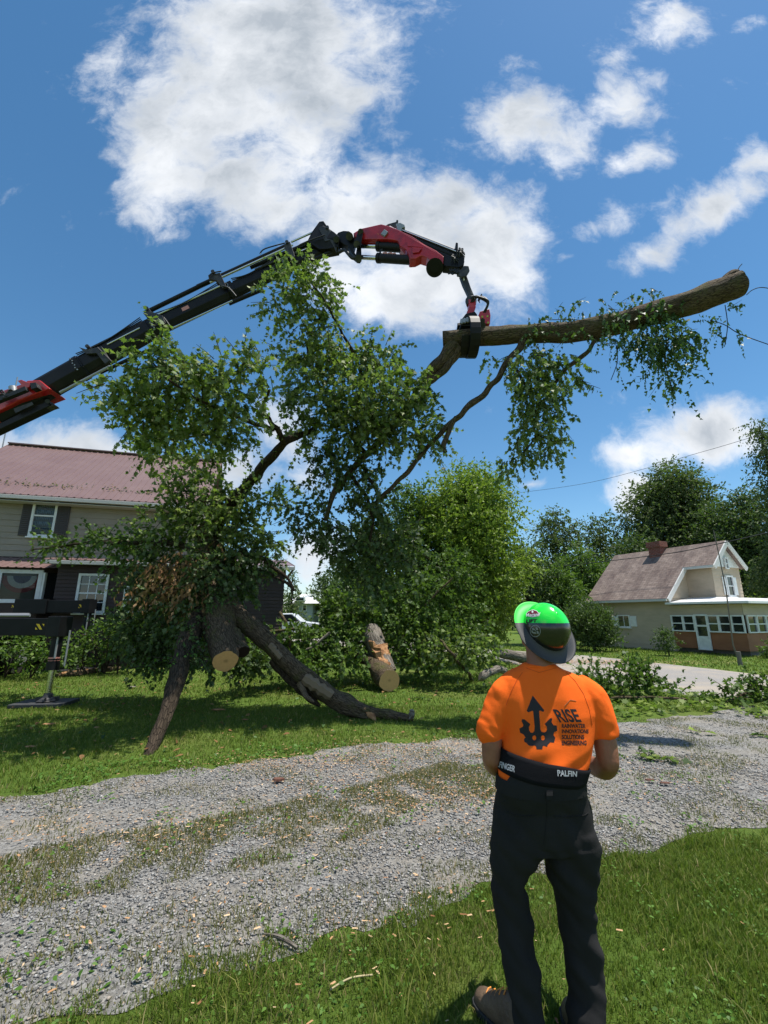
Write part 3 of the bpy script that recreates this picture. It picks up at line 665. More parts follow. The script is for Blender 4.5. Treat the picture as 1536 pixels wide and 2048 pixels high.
# upper window
def sash(par, O, a, n, w0, w1, z0, z1, cols=1, rows=1, mid=True, glass=GLASS_DK, back=None, frame_t=.075, mt=WHITE, proud=.03, sill=True):
    f = MB(); bx = winframe(f, O, a, n, w0, w1, z0, z1, frame_t, .06, proud=proud)
    zm = (z0 + z1) / 2
    if mid: bx(w0, w1, zm - .025, zm + .025, .045)
    fr = f.build('window', mt, par)
    if cols * rows > 1:
        q = MB()
        def bx2(u0, u1, q0, q1): q.obox(O + a * (u0 + u1) / 2 + Vector((0, 0, (q0 + q1) / 2)) + n * (proud + .013), a * (u1 - u0) / 2, n * .012, Vector((0, 0, (q1 - q0) / 2)))
        for half in ((z0, zm - .025), (zm + .025, z1)) if mid else ((z0, z1),):
            for c in range(1, cols): u = w0 + (w1 - w0) * c / cols; bx2(u - .012, u + .012, *half)
            for r_ in range(1, rows): u = half[0] + (half[1] - half[0]) * r_ / rows; bx2(w0, w1, u - .012, u + .012)
        q.build('muntins', mt, fr)
    pane(fr, 'pane', O, a, n, w0, w1, z0, z1, glass, proud)
    if back is not None:
        c = MB(); pts = []
        K = 40
        for i in range(K + 1):
            u = w0 + (w1 - w0) * i / K; o_ = n * (.012 + .006 * math.sin(i * 1.7) + .004 * math.sin(i * 4.1)); pts += [O + a * u + Zv * (back[0]) + o_, O + a * u + Zv * z1 + o_]
        c.add(pts, [(2 * i, 2 * i + 2, 2 * i + 3, 2 * i + 1) for i in range(K)]); c.build('curtain', CURTAIN, fr)
        pane(fr, 'dark_room', O, a, n, w0, w1, z0, z1, mat('dark_interior', (.03, .035, .05), .9), .004)
    if sill:
        s_ = MB(); s_.obox(O + a * (w0 + w1) / 2 + Zv * (z0 - frame_t - .03) + n * .07, a * ((w1 - w0) / 2 + frame_t + .04), n * .07, Zv * .025); s_.build('sill', mt, fr, .006)
    return fr
w0, z1 = LH(178, 322); w1, _ = LH(272, 322); _, z0 = LH(160, 502); w0 = (w0 + LH(155, 505)[0]) / 2; w1 = (w1 + LH(255, 505)[0]) / 2
sash(LHo, O, a, n, w0, w1, z0, z1, glass=GLASS, back=(z0 + .25,))
for q in ((LH(95, 500)[0] * .5 + LH(120, 310)[0] * .5, w0 - .09), (w1 + .09, LH(330, 480)[0] * .5 + LH(345, 318)[0] * .5)):
    s_ = MB(); c0 = (q[0] + q[1]) / 2; hw = (q[1] - q[0]) / 2
    s_.obox(O + a * c0 + Zv * (z0 + z1) / 2 + n * .04, a * hw, n * .018, Zv * ((z1 - z0) / 2 + .06))
    k = z0 + .02
    while k < z1 - .05: s_.obox(O + a * c0 + Zv * (k + .03) + n * .062, a * (hw - .05), n * .006 + Zv * .008, Zv * .022 - n * .004); k += .07
    s_.build('shutter', SHUT, LHo)
# lower block, one metre forward
LO = 1.05; Ol = O + n * LO
def LL(x, y):
    p = PL(*zf(x, y), Ol, n); return (p - O).dot(a), p.z
wa = LL(275, 700)[0]; wb = LL(1360, 800)[0]; z_le = LL(350, 632)[1]
lw = MB(); siding(lw, Ol, a, n, wa, wb, 0, z_le + .05, .125, .028)
lw.obox(Ol + a * (wa + wb) / 2 - n * 2.6 + Zv * z_le / 2, a * (wb - wa) / 2, n * 2.6, Zv * z_le / 2)
siding(lw, Ol + a * wb, -n, a, 0, 5.2, 0, z_le, .11, .016)
lw.obox(O + a * (w_l + wa) / 2 - n * 2 + Zv * z_m / 2, a * (wa - w_l) / 2, n * 2, Zv * z_m / 2)
siding(lw, O, a, n, w_l, wa, 0, z_m - .02, .11, .016)
lw.build('lower_wall', SID_BROWN, LHo)
pr = MB(); e0 = wa - .35; e1 = wb + .35; zt = z_m + .02
ribroof(pr, O + a * e0 + n * (LO + .4) + Zv * (z_le + .02), O + a * (w_r + .1) + n * (LO + .4) + Zv * (z_le + .02), O + a * (w_r + .1) + n * .03 + Zv * zt, O + a * e0 + n * .03 + Zv * zt)
ribroof(pr, O + a * (w_r + .1) + n * (LO + .4) + Zv * (z_le + .02), O + a * e1 + n * (LO + .4) + Zv * (z_le + .02), O + a * (e1 - .2) - n * 1.6 + Zv * (zt + .35), O + a * (w_r + .1) - n * 1.6 + Zv * (zt + .35))
pr.prism([O + a * e1 + n * (LO + .4) + Zv * (z_le + .02), O + a * e1 + n * (LO + .4) + Zv * (z_le - .1), O + a * e1 - n * 4 + Zv * (z_le - .1), O + a * (e1) - n * 4 + Zv * (z_le + .02)], -a * .03)
ribroof(pr, O + a * e1 - n * 4.4 + Zv * (z_le + .02), O + a * (w_r + .1) - n * 4.4 + Zv * (z_le + .02), O + a * (w_r + .1) - n * 1.6 + Zv * (zt + .35), O + a * (e1 - .2) - n * 1.6 + Zv * (zt + .35))
pr.build('porch_roof', MROOF, LHo)
gg = MB(); gg.bar(O + a * e0 + n * (LO + .42) + Zv * (z_le - .07), O + a * e1 + n * (LO + .42) + Zv * (z_le - .07), .10, .12); gg.build('porch_gutter', bpy.data.materials['cream_gutter'], LHo, .01)
w0, z1 = LL(395, 700); w1, z0 = LL(492, 868)
sash(LHo, Ol, a, n, w0, w1, z0, z1, 3, 2, True)
w0, z1 = LL(612, 760); sash(LHo, Ol, a, n, w0, w0 + 1.0, z0, z1, 3, 2, True)
# bay window at the left
Ob = O + n * .75
def LB(x, y):
    p = PL(*zf(x, y), Ob, n); return (p - O).dot(a), p.z
b0, b1 = LB(0, 700)[0] - .9, LB(205, 700)[0]; zb1 = LB(100, 682)[1]; zb0 = LB(100, 812)[1]
bb = MB(); bb.prism([O + a * b0 + n * .0, O + a * b0 + n * .7, O + a * (b1) + n * .7, O + a * (b1 + .55) + n * .0], Zv * (zb0 - .08)); 
bb.prism([O + a * b0 + Zv * (zb1 + .02), O + a * b0 + n * .7 + Zv * (zb1 + .02), O + a * (b1) + n * .7 + Zv * (zb1 + .02), O + a * (b1 + .55) + Zv * (zb1 + .02)], Zv * .15)
bay = bb.build('bay_window', SID_BROWN, LHo)
rb = MB(); ribroof(rb, O + a * b0 + n * .95 + Zv * (zb1 + .14), O + a * (b1 + .45) + n * .95 + Zv * (zb1 + .14), O + a * (b1 + .75) + n * .03 + Zv * (zb1 + .55), O + a * b0 + n * .03 + Zv * (zb1 + .55)); rb.prism([O + a * (b1 + .45) + n * .95 + Zv * (zb1 + .14), O + a * (b1 + .75) + n * .03 + Zv * (zb1 + .55), O + a * (b1 + .75) + n * .03 + Zv * (zb1 + .14)], -a * .02)
rb.build('bay_roof', MROOF, bay)
fb = MB(); bx = winframe(fb, O + n * .66, a, n, LB(8, 700)[0], b1 - .12, zb0, zb1 - .04, .12, .07); bx(b0, LB(8, 700)[0] - .12, zb0 - .1, zb1, .02)
sd = (O + a * (b1 + .5) + n * .02) - (O + a * b1 + n * .68); sdn = sd.normalized(); sn = sdn.cross(Zv) * 1
fb.bar(O + a * (b1 + .02) + n * .70 + Zv * zb0, O + a * (b1 + .02) + n * .70 + Zv * zb1, .14, .1)
fb.build('frame', WHITE, bay)
pane(bay, 'pane', O + n * .66, a, n, LB(8, 700)[0], b1 - .12, zb0, zb1 - .04, GLASS, .05)
pane(bay, 'blind', O + n * .64, a, n, b0, b1 - .02, zb0 - .05, zb1, BLIND, .02)
ps = MB(); q0 = O + a * (b1 + .06) + n * .62; q1 = O + a * (b1 + .5) + n * .05; ps.prism([q0 + Zv * zb0, q1 + Zv * zb0, q1 + Zv * zb1, q0 + Zv * zb1], sn * .01); ps.build('side_pane', GLASS_DK, bay)
# bunting fan: red, white and blue half rings
bc_w, bc_z = LB(103, 700)
bt = empty('bunting_fan', O + a * bc_w + n * .72 + Zv * bc_z, 'red white and blue half round bunting hung inside the bay window', 'bunting')
for (r0, r1, mt, k) in ((0, .26, BLUE, 0), (.26, .43, WHC, 1), (.43, .58, REDC, 2)):
    m_ = MB(); K = 24; vs = []
    for i in range(K + 1):
        t = math.pi * i / K; wv = n * (.675 + .008 * (i % 2)) 
        for rr in (r0, r1): vs.append(O + a * (bc_w + math.cos(t) * rr) + Zv * (bc_z - math.sin(t) * rr * .95) + wv)
    m_.add(vs, [(2 * i, 2 * i + 1, 2 * i + 3, 2 * i + 2) for i in range(K)]); m_.build(('blue_centre', 'white_ring', 'red_ring')[k], mt, bt)
# leaf litter on roof valley
n_ = 260; t_ = g2.random(n_); k_ = np.abs(g2.normal(0, .06, n_)) + .13
pp = np.array([(A_.lerp(B_, float(t)).lerp(D_.lerp(C_, float(t)), float(min(k, .9)))) + Vector((0, 0, .05)) for t, k in zip(t_, k_)])
stuff(leafmesh('roof_litter', pp, g2.normal(size=(n_, 3)) * [1, 1, .4], g2.normal(size=(n_, 3)) * .3 + [0, -.4, 1], .09 * (.5 + g2.random(n_)), OVAL, [LEAF_BR, LEAF_DK], mi=(g2.random(n_) > .5).astype(int)), 'brown leaf debris lying along the lower slope of the metal roof', 'leaf litter')

# ---------- right house
u = Vector((-.42, .9075, 0)).normalized(); v = Vector((.9075, .42, 0)).normalized(); nv = -v; nu = -u
Or = P(1500, 1300, 19.5); Or.z = 0
def zr(x, y): return 1180 + x / 4.315, 1060 + y / 4.315
def FR(x, y, t=0):      # on plane t : (s, z)
    p = PL(*zr(x, y), Or + v * t, v); return (p - Or).dot(u), p.z
def FG(x, y, s=0):      # on plane s : (t, z)
    p = PL(*zr(x, y), Or + u * s, u); return (p - Or).dot(v), p.z
RHo = empty('cottage', Or, 'cream sided cottage with weathered brown shingle roof and enclosed porch', 'house')
T0 = 1.7
S = FR(25, 700)[0]; s1 = FR(712, 800)[0]; z1f = FR(500, 622)[1]; s0 = FR(1075, 500, T0)[0]; zp = FR(900, 672)[1]
Qr = lambda s, t, z: Or + u * s + v * t + Zv * z
tR, zR = FG(1172, 105, s0 - .3); tF, zF = FG(1380, 400, s0 - .3)
z_ce = FR(250, 620, -.3)[1]
zW = z_ce + (zR - z_ce) * (T0 / (tR + .3) )
tF = 2 * tR - T0 + .2
print('RH', S, s1, z1f, s0, zp, tR, zR, tF, zF, z_ce, zW)
wl = MB(); H1 = z_ce + .12
siding(wl, Or, u, nv, s1, S, .25, H1, .17, .016); wl.obox(Qr((s1 + S) / 2, tF / 2, H1 / 2), u * (S - s1) / 2, v * (tF / 2), Zv * H1 / 2)
siding(wl, Or + v * T0, u, nv, s0, s1 + .6, H1 - .2, zW + .05, .17, .016)
siding(wl, Qr(s0, 0, 0), v, nu, T0, tF, H1 - .4, zW + .25, .17, .016)
wl.obox(Qr((s0 + S) / 2, (T0 + tF) / 2, zW / 2), u * (S - s0) / 2 * .999, v * (tF - T0) / 2 * .999, Zv * zW / 2)
wl.prism([Qr(s1, 0, H1 - .05), Qr(s1, T0, H1 - .05), Qr(s1, T0, zW - .05)], u * .02)
for s_ in (s0 + .01, S - .01): wl.prism([Qr(s_, T0 + .05, zW - .1), Qr(s_, tF - .05, zW - .1), Qr(s_, tR, zR - .15)], u * (-.0 + .01))
wl.build('siding_wall', SID_CREAM, RHo)
gb = MB(); gb.prism([Qr(s0 - .03, T0 + .0, zW + .08), Qr(s0 - .03, tF, zW + .08), Qr(s0 - .03, tR, zR - .06)], nu * .03); gb.build('gable_panel', WHITE, RHo)
# roof: front slope, cut over the porch
def uvq(mb, A, B, C, D, mi=0):
    w = (B - A).length; h = (D - A).length; mb.quad(A, B, C, D, mi, [(0, 0), (w, 0), (w, h), (0, h)])
k_s = (zR - z_ce) / (tR + .3)
zc = lambda t: z_ce + (t + .3) * k_s
se = s0 - .32; Sl = S + .25; tc = T0 - .28; rfm = MB(); e = Zv * .10
def slab(A, B, C, D):
    uvq(rfm, A + e, B + e, C + e, D + e); uvq(rfm, B, A, D, C)
    for p, q in ((A, B), (B, C), (C, D), (D, A)): rfm.quad(p, q, q + e, p + e)
slab(Qr(Sl, -.3, zc(-.3)), Qr(s1 - .15, -.3, zc(-.3)), Qr(s1 - .15, tc, zc(tc)), Qr(Sl, tc, zc(tc)))
slab(Qr(Sl, tc, zc(tc)), Qr(se, tc, zc(tc)), Qr(se, tR, zR), Qr(Sl, tR, zR))
tb = 2 * tR - tc; slab(Qr(se, tb, zc(tc)), Qr(Sl, tb, zc(tc)), Qr(Sl, tR, zR), Qr(se, tR, zR))
rfm.build('shingle_roof', SHING, RHo)
tr_ = MB()
for (A, B) in ((Qr(se - .015, tc - .02, zc(tc) - .02), Qr(se - .015, tR, zR - .02)), (Qr(se - .015, tb + .02, zc(tc) - .02), Qr(se - .015, tR, zR - .02)), (Qr(s1 - .17, -.32, zc(-.3)), Qr(s1 - .17, tc, zc(tc)))):
    tr_.bar(A, B, .06, .22)
tr_.bar(Qr(s1 - .1, -.36, z_ce + .02), Qr(Sl, -.36, z_ce + .02), .12, .12); tr_.bar(Qr(se, tc - .06, zc(tc) + .02), Qr(s1 - .1, tc - .06, zc(tc) + .02), .12, .12)
tr_.build('trim', mat('trim_paint', (.55, .55, .53), .6), RHo)
# chimney
c_s = FR(600, 150, tR)[0]; ch_ = MB(); c0 = Qr(c_s, tR - .25, 0)
zt = PL(*zr(600, 100), Or + v * (tR - .3), v).z
hw = .34
def uvbox(mb, c, X, Y, z0, z1):
    for A, B in ((c - X - Y, c + X - Y), (c + X - Y, c + X + Y), (c + X + Y, c - X + Y), (c - X + Y, c - X - Y)):
        w = (B - A).length; mb.quad(A + Zv * z0, B + Zv * z0, B + Zv * z1, A + Zv * z1, 0, [(0, z0), (w, z0), (w, z1), (0, z1)])
    mb.quad(c - X - Y + Zv * z1, c + X - Y + Zv * z1, c + X + Y + Zv * z1, c - X + Y + Zv * z1, 0, [(0, 0), (.3, 0), (.3, .3), (0, .3)])
uvbox(ch_, c0, u * hw, v * hw * .8, zR - 1.3, zt - .22); uvbox(ch_, c0, u * hw * 1.22, v * hw * 1.02, zt - .32, zt); ch_.build('chimney', BRICK, RHo)
# gable attic window and second floor window
ta, za1 = FG(1152, 248, s0 - .06); tb_, za0 = FG(1183, 330, s0 - .06)
sash(RHo, Qr(s0 - .06, 0, 0), v, nu, ta, tb_, za0, za1, 1, 1, True, frame_t=.05, sill=False)
ta, za1 = FG(1165, 405, s0); tb_, za0 = FG(1240, 562, s0)
fw = sash(RHo, Qr(s0, 0, 0), v, nu, ta, tb_, za0, za1, 1, 1, True)
for q0, q1 in ((ta - .36, ta - .09), (tb_ + .09, tb_ + .36)):
    s_ = MB(); s_.obox(Qr(s0, (q0 + q1) / 2, (za0 + za1) / 2) + nu * .04, v * (q1 - q0) / 2, nu * .015, Zv * (za1 - za0) / 2)
    k = za0 + .05
    while k < za1 - .1: s_.obox(Qr(s0, (q0 + q1) / 2, k + .03) + nu * .06, v * ((q1 - q0) / 2 - .04), nu * .006, Zv * .018); k += .08
    s_.build('shutter', WHITE, RHo)
# little front window with shutters
sa, zz1 = FR(248, 742); sb, zz0 = FR(350, 832); sa, sb = sb, sa
sash(RHo, Or, u, nv, sa, sb, zz0, zz1, 2, 1, False, frame_t=.05)
for q0, q1 in ((sa - .42, sa - .06), (sb + .06, sb + .42)):
    s_ = MB(); s_.obox(Qr((q0 + q1) / 2, 0, (zz0 + zz1) / 2) + nv * .04, u * (q1 - q0) / 2, nv * .015, Zv * (zz1 - zz0) / 2)
    k = zz0 + .05
    while k < zz1 - .1: s_.obox(Qr((q0 + q1) / 2, 0, k + .03) + nv * .06, u * ((q1 - q0) / 2 - .05), nv * .006, Zv * .02); k += .09
    s_.build('shutter', WHITE, RHo)
# porch
pw = 7.0; zwt = FR(900, 745)[1]; zwb = FR(850, 875)[1]; zpr = FR(900, 668)[1]
po = MB(); po.obox(Qr((s1) / 2, pw / 2, zwb / 2 + .1), u * (s1 / 2 - .002), v * pw / 2, Zv * (zwb / 2 - .1)); pa = po.build('porch_base', STUCCO, RHo)
ph = MB(); siding(ph, Or, u, nv, 0, s1, zwt + .05, zpr + .12, .17, .014); siding(ph, Or, v, nu, 0, pw, zwt + .05, zpr + .12, .17, .014)
ph.obox(Qr(s1 / 2, pw / 2, (zwt + .05 + zpr + .1) / 2), u * (s1 / 2 - .004), v * (pw / 2 - .004), Zv * (zpr + .05 - zwt) / 2); ph.build('porch_header', SID_CREAM, RHo)
pf = MB(); zt_ = zpr + .16; pf.prism([Qr(s1 + .02, -.35, zt_), Qr(-.45, -.35, zt_ - .02), Qr(-.45, pw + .3, zt_ - .02), Qr(s1 + .02, pw + .3, zt_)], Zv * .09)
pf.prism([Qr(s1 + .02, -.3, zt_ + .09), Qr(-.4, -.3, zt_ + .09), Qr(s0 + .0, T0, zt_ + .36), Qr(s1 + .02, T0, zt_ + .36)], -Zv * .02)
pf.prism([Qr(-.4, -.3, zt_ + .09), Qr(-.4, pw, zt_ + .09), Qr(s0, pw, zt_ + .36), Qr(s0, T0, zt_ + .36)], -Zv * .02)
pf.build('porch_roof', WHITE_RF, RHo)
# glazing front: pixel edges of the bays (zoom coordinates at window level)
edges = [(712, 800), (822, 915)]
def bay_s(x0, x1): return FR(x1, 800)[0], FR(x0, 800)[0]
for x0, x1 in ((718, 802), (820, 900), (1030, 1108), (1128, 1212), (1236, 1325)):
    A, B = bay_s(x0, x1); sash(RHo, Or, u, nv, A, B, zwb + .05, zwt, 1, 1, True, frame_t=.055, sill=False, proud=.02)
A, B = bay_s(925, 1012); zb_ = .22
f = MB(); bx = winframe(f, Or, u, nv, A, B, zb_ + .0, zwt + .02, .07, .07); bx(A, B, zb_, zb_ + .55, .05); bx(A, B, zb_ + .98, zb_ + 1.06, .05); dr_ = f.build('screen_door', WHITE, RHo)
pane(dr_, 'pane', Or, u, nv, A, B, zb_ + .55, zwt + .02, GLASS_DK, .035); h_ = MB(); h_.box(Qr(A + .06, 0, 1.05) + nv * .12, (.03, .03, .12)); h_.build('handle', BLACK_M, dr_)
t_ = .15
while t_ < pw - .8:
    sash(RHo, Or, v, nu, t_, t_ + .62, zwb + .05, zwt, 1, 1, True, frame_t=.05, sill=False, proud=.02); t_ += .75
ft = MB(); ft.box(Or + u * S / 2 + v * 3.5 + Zv * .1, (S - .2, 6.6, .2), 0, math.atan2(u.y, u.x)); ft.build('foundation', mat('foundation_stone', (.16, .15, .14), .9), RHo)
# tiny deer-like white lawn ornament is unreadable: left as white flowers by the hedge

# ---------- far white house, pickup, wires, poles
HH = P(603, 1225, 62); HH.z = 0
wh = empty('bungalow', HH, 'small white roofed bungalow with dormer far behind the parked pickup', 'house')
s = pxs(P(603, 1210, 62)); zb = lambda py: P(603, py, 62).z
m_ = MB(); m_.box((HH.x, HH.y + 3, zb(1206) / 2), (44 * s, 6, zb(1206))); m_.build('wall', siding_mat('grey_siding', (.30, .33, .36), (.25, .28, .30)), wh)
m_ = MB(); z0, z1 = zb(1207), zb(1186); X = 34 * s
m_.add([(HH.x - X, HH.y - 1, z0), (HH.x + X, HH.y - 1, z0), (HH.x + X, HH.y + 7, z0), (HH.x - X, HH.y + 7, z0), (HH.x - X * .25, HH.y + 3, z1), (HH.x + X * .25, HH.y + 3, z1)], [(0, 1, 5, 4), (1, 2, 5), (2, 3, 4, 5), (3, 0, 4), (3, 2, 1, 0)])
m_.build('roof', WHITE_RF, wh)
m_ = MB(); m_.box((HH.x, HH.y - .3, zb(1199)), (17 * s, 2.0, 8 * s)); dm = m_.build('dormer', WHITE, wh)
m_ = MB(); m_.box((HH.x, HH.y - 1.34, zb(1199)), (12 * s, .06, 4.5 * s)); m_.build('pane', GLASS_DK, dm)
for k in (-10, 6): m_ = MB(); m_.box((HH.x + k * s, HH.y - .02, zb(1216)), (8 * s, .06, 12 * s)); m_.build('window', WHITE, wh); m_ = MB(); m_.box((HH.x + k * s, HH.y - .06, zb(1216)), (6 * s, .04, 10 * s)); m_.build('window', GLASS_DK, wh)

pk = P(588, 1270, 34); pk.z = 0
pu = empty('pickup_truck', pk, 'white pickup truck parked beyond the corner of the brown wing', 'pickup truck')
def px_(x, z): return Vector((pk.x + x, pk.y, z))
bd = MB(); prof = [(-3.4, .45), (-3.4, 1.15), (-1.55, 1.18), (-1.45, 1.85), (-.2, 1.88), (.55, 1.28), (1.75, 1.14), (1.95, .95), (1.98, .45)]
bd.prism([px_(x, z) for x, z in prof], Vector((0, 1.8, 0))); bd.build('body', CARW, pu, .06)
wd = MB(); wd.prism([px_(-1.3, 1.25) - Vector((0, .012, 0)), px_(.35, 1.28) - Vector((0, .012, 0)), px_(-.25, 1.78) - Vector((0, .012, 0)), px_(-1.3, 1.76) - Vector((0, .012, 0))], Vector((0, .01, 0))); wd.build('window', GLASS_DK, pu)
for x in (-2.4, 1.15):
    t_ = MB(); t_.cyl(px_(x, .38) + Vector((0, -.06, 0)), px_(x, .38) + Vector((0, .2, 0)), .38, 20); wn = t_.build('wheel', RUBBER, pu); r_ = MB(); r_.cyl(px_(x, .38) + Vector((0, -.075, 0)), px_(x, .38) + Vector((0, -.05, 0)), .22, 16); r_.build('rim', GREYM, wn)
h_ = MB(); h_.box(px_(1.86, .95) + Vector((0, .1, 0)), (.2, .3, .18)); h_.build('headlight', GLASS, pu)
m_ = MB(); m_.box(px_(.15, 1.35) + Vector((0, -.12, 0)), (.12, .2, .18)); m_.build('mirror', BLACK_M, pu)

def wire(name, pts, r, label, cat='cable'):
    m_ = MB(); m_.tube(spline(pts, 8), r, 5, cap=False); return tag(m_.build(name, WIRE), label, cat)
wire('power_line', [P(1040, 1142, 30), P(1300, 1112, 21), P(1420, 1091, 18), P(1560, 1060, 15.5), P(1900, 985, 12)], .02, 'thick black cable crossing in front of the cottage roof')
wire('phone_line', [P(1000, 990, 34), P(1180, 965, 28), P(1400, 905, 22), P(1536, 865, 19), P(1900, 760, 15)], .012, 'thin cable crossing the sky over the tall trees')
wire('service_line', [P(1050, 1203, 30), P(1110, 1203, 30.5), Qr(S, 0, z_ce - .05)], .014, 'low wire running through the dark trees to the cottage eave')
gpt = G(1480, 1328); m_ = MB(); m_.tube([gpt, P(1466, 1290, gpt.y * .995), P(1452, 1180, gpt.y * .985), P(1440, 1120, gpt.y * .98), P(1427, 1060, gpt.y * .975)], [.028, .028, .024, .02, .016], 6)
tag(m_.build('leaning_pole', POLEM), 'thin leaning metal pole in front of the porch', 'pole')
m_ = MB(); gp2 = G(1479, 1331); m_.tube([gp2 + Vector((0, -.05, 0)), P(1476, 1303, gp2.y - .05)], [.075, .07], 10); tag(m_.build('stub_post', POLEM), 'short grey wooden stub post on the lawn at the foot of the leaning pole', 'post')

# ================================================================ trees and shrubs
def tree(name, label, px, ytop, Y, hw, mt, leaf, nblob_, seed, ybot=None, trunk_r=.18, tmpl=KITE, cat='tree', dens=1.0, hang=.1, group=None, tl=None, bk=BARK_DK, layer=1.0, shape=1.0):
    nblob = int(nblob_ * 1.3) if shape else nblob_
    g = np.random.default_rng(seed); base = P(px, 1200, Y); base.z = 0; s = pxs(P(px, (ytop + 1290) / 2, Y))
    top = P(px, ytop, Y).z; bot = P(px, ybot, Y).z if ybot else .15 * top; bot = max(.1, bot)
    h = top - bot; rw = hw * s; root = empty(name, base, label, cat, group)
    tm = MB(); limb(tm, [base - Zv * .1, base + Vector((rw * .05, 0, bot + h * .25)), base + Vector((-rw * .05, .1, bot + h * .5)), base + Vector((0, 0, bot + h * .74))], [trunk_r, trunk_r * .65, trunk_r * .32, .02], 5, 9, seed=seed)
    A = [[], [], [], []]
    for i in range(nblob):
        t = (i + .5) / nblob; zz = bot + h * (.06 + .86 * t); ww = rw * (math.sin(math.pi * (t * .64 + .2)) ** .8) * 1.08 * shape if shape else rw * (1.05 - t)
        an_ = i * 2.4 + g.random(); rr = ww * (.25 + .45 * g.random()) * (0 if i == nblob - 1 else 1)
        c = np.array([base.x + math.cos(an_) * rr, base.y + math.sin(an_) * rr * .8, zz]); br = np.array([1, 1, .72]) * max(.3 * rw, ww * (.50 + .22 * g.random())); br[2] = min(br[2], (top - zz) * 1.0 + .1 * h)
        limb(tm, [base + Vector((0, 0, max(.3, zz - h * .18))), (Vector(c) + base + Vector((0, 0, zz))) / 2 - Zv * h * .04, Vector(c)], [trunk_r * .35, trunk_r * .2, .02], 3, 6, seed=seed + i)
        nl = int(12.6 * br[0] * br[2] / (leaf * leaf * .42) * 1.75 * dens * layer)
        o = twigs(c, br, max(3, nl // 8), 8, tl or leaf * 4, leaf, seed * 50 + i, hang, surf=.5, gap=.22, gscale=1.1 / max(.3, br[0]) )
        for k in range(4): A[k].append(o[k])
    tm.build('trunk', bk, root); A = [np.concatenate(x) for x in A]
    k = A[0][:, 2] > .03
    leafmesh('crown', A[0][k], A[1][k], A[2][k], A[3][k], tmpl, mt, root); return root
TB = 'trees standing behind the cottage and road'
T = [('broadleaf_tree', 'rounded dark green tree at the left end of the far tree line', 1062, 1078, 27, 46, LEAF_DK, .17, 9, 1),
     ('broadleaf_tree', 'tall grey green tree rising above the others left of the cottage roof', 1122, 1016, 44, 52, LEAF_GREY, .26, 10, 2),
     ('broadleaf_tree', 'bright mid green tree just left of the cottage roof', 1120, 1128, 27, 48, LEAF_MID, .17, 9, 3),
     ('broadleaf_tree', 'yellow green tree directly behind the dark hedge', 1170, 1092, 33, 52, LEAF_MID, .2, 9, 4),
     ('broadleaf_tree', 'grey green tree behind the left slope of the cottage roof', 1215, 1030, 46, 50, LEAF_GREY, .26, 9, 5),
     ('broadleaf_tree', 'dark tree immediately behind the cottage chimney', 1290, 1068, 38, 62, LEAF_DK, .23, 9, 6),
     ('broadleaf_tree', 'largest tree of all, wide grey green crown above the cottage ridge', 1372, 930, 42, 92, LEAF_GREY, .25, 18, 7),
     ('broadleaf_tree', 'dark leaved tree behind the cottage gable', 1460, 1000, 37, 66, LEAF_DK, .22, 13, 8),
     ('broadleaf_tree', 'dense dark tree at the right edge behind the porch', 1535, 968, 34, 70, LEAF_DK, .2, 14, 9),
     ('broadleaf_tree', 'pale leaved small tree behind the middle of the tree line', 1252, 1085, 40, 40, LEAF_GREY, .22, 7, 12),
     ('broadleaf_tree', 'small tree peeping over the porch roof beside the gable', 1512, 1186, 29, 22, LEAF_LT, .16, 4, 13)]
for (nm, lb, px, yt, Y, hw, mt, lf, nb, sd_) in T: tree(nm, lb, px, yt, Y, hw, mt, lf, nb, sd_, group=TB, trunk_r=.3, layer=.8)
tree('spruce_tree', 'tall drooping spruce cut by the right edge of the picture', 1594, 810, 26, 58, LEAF_GREY, .16, 18, 21, hang=.6, trunk_r=.16, shape=0, tl=.8, layer=1.2)
tree('hedge_bush', 'big dark rounded evergreen bush at the cottage corner', 1178, 1216, 22.5, 44, LEAF_DK, .10, 10, 22, ybot=1292, trunk_r=.08, cat='bush', dens=1.3, hang=-.5, layer=1.0)
tree('foundation_shrub', 'small dark shrub against the cottage wall under the small window', 1322, 1256, 19.8, 20, LEAF_DK, .08, 5, 23, ybot=1300, trunk_r=.03, cat='bush', dens=.7)
tree('flowering_shrub', 'low shrub growing at the far right corner of the porch', 1532, 1290, 18.5, 22, LEAF_MID, .09, 4, 24, ybot=1312, trunk_r=.03, cat='bush')
# trees behind the fallen one
tree('maple_tree', 'bright yellow green maple standing right of the tangled crown', 940, 925, 17.5, 108, LEAF_LT, .125, 20, 31, tmpl=OVAL, trunk_r=.14, ybot=1290, layer=.85)
tree('maple_tree', 'deep green maple between the bright maple and the broken tree', 835, 965, 18.5, 85, LEAF_MID, .13, 15, 32, tmpl=OVAL, trunk_r=.15, ybot=1290, layer=.8)
tree('maple_tree', 'dark leaved maple behind the middle of the broken crown', 745, 1040, 20, 75, LEAF_DK, .14, 11, 33, tmpl=OVAL, trunk_r=.15, ybot=1290, layer=.8)
tree('spruce_tree', 'blue green spruce behind the end of the brown wing', 583, 1130, 46, 24, LEAF_GREY, .2, 8, 34, hang=.5, shape=0, trunk_r=.2)
tree('spruce_tree', 'tall dark spruce behind the brown wing roof', 545, 1068, 40, 24, LEAF_DK, .2, 9, 35, hang=.5, shape=0, trunk_r=.2)
tree('broadleaf_tree', 'distant dark tree right of the white bungalow', 660, 1140, 66, 34, LEAF_DK, .34, 7, 36, trunk_r=.3)
tree('broadleaf_tree', 'distant tree filling the gap beside the dark maple', 715, 1118, 62, 40, LEAF_MID, .34, 7, 37, trunk_r=.3)
tree('broadleaf_tree', 'distant low tree seen between the maples and the road', 1010, 1150, 55, 42, LEAF_DK, .3, 7, 38, trunk_r=.3)
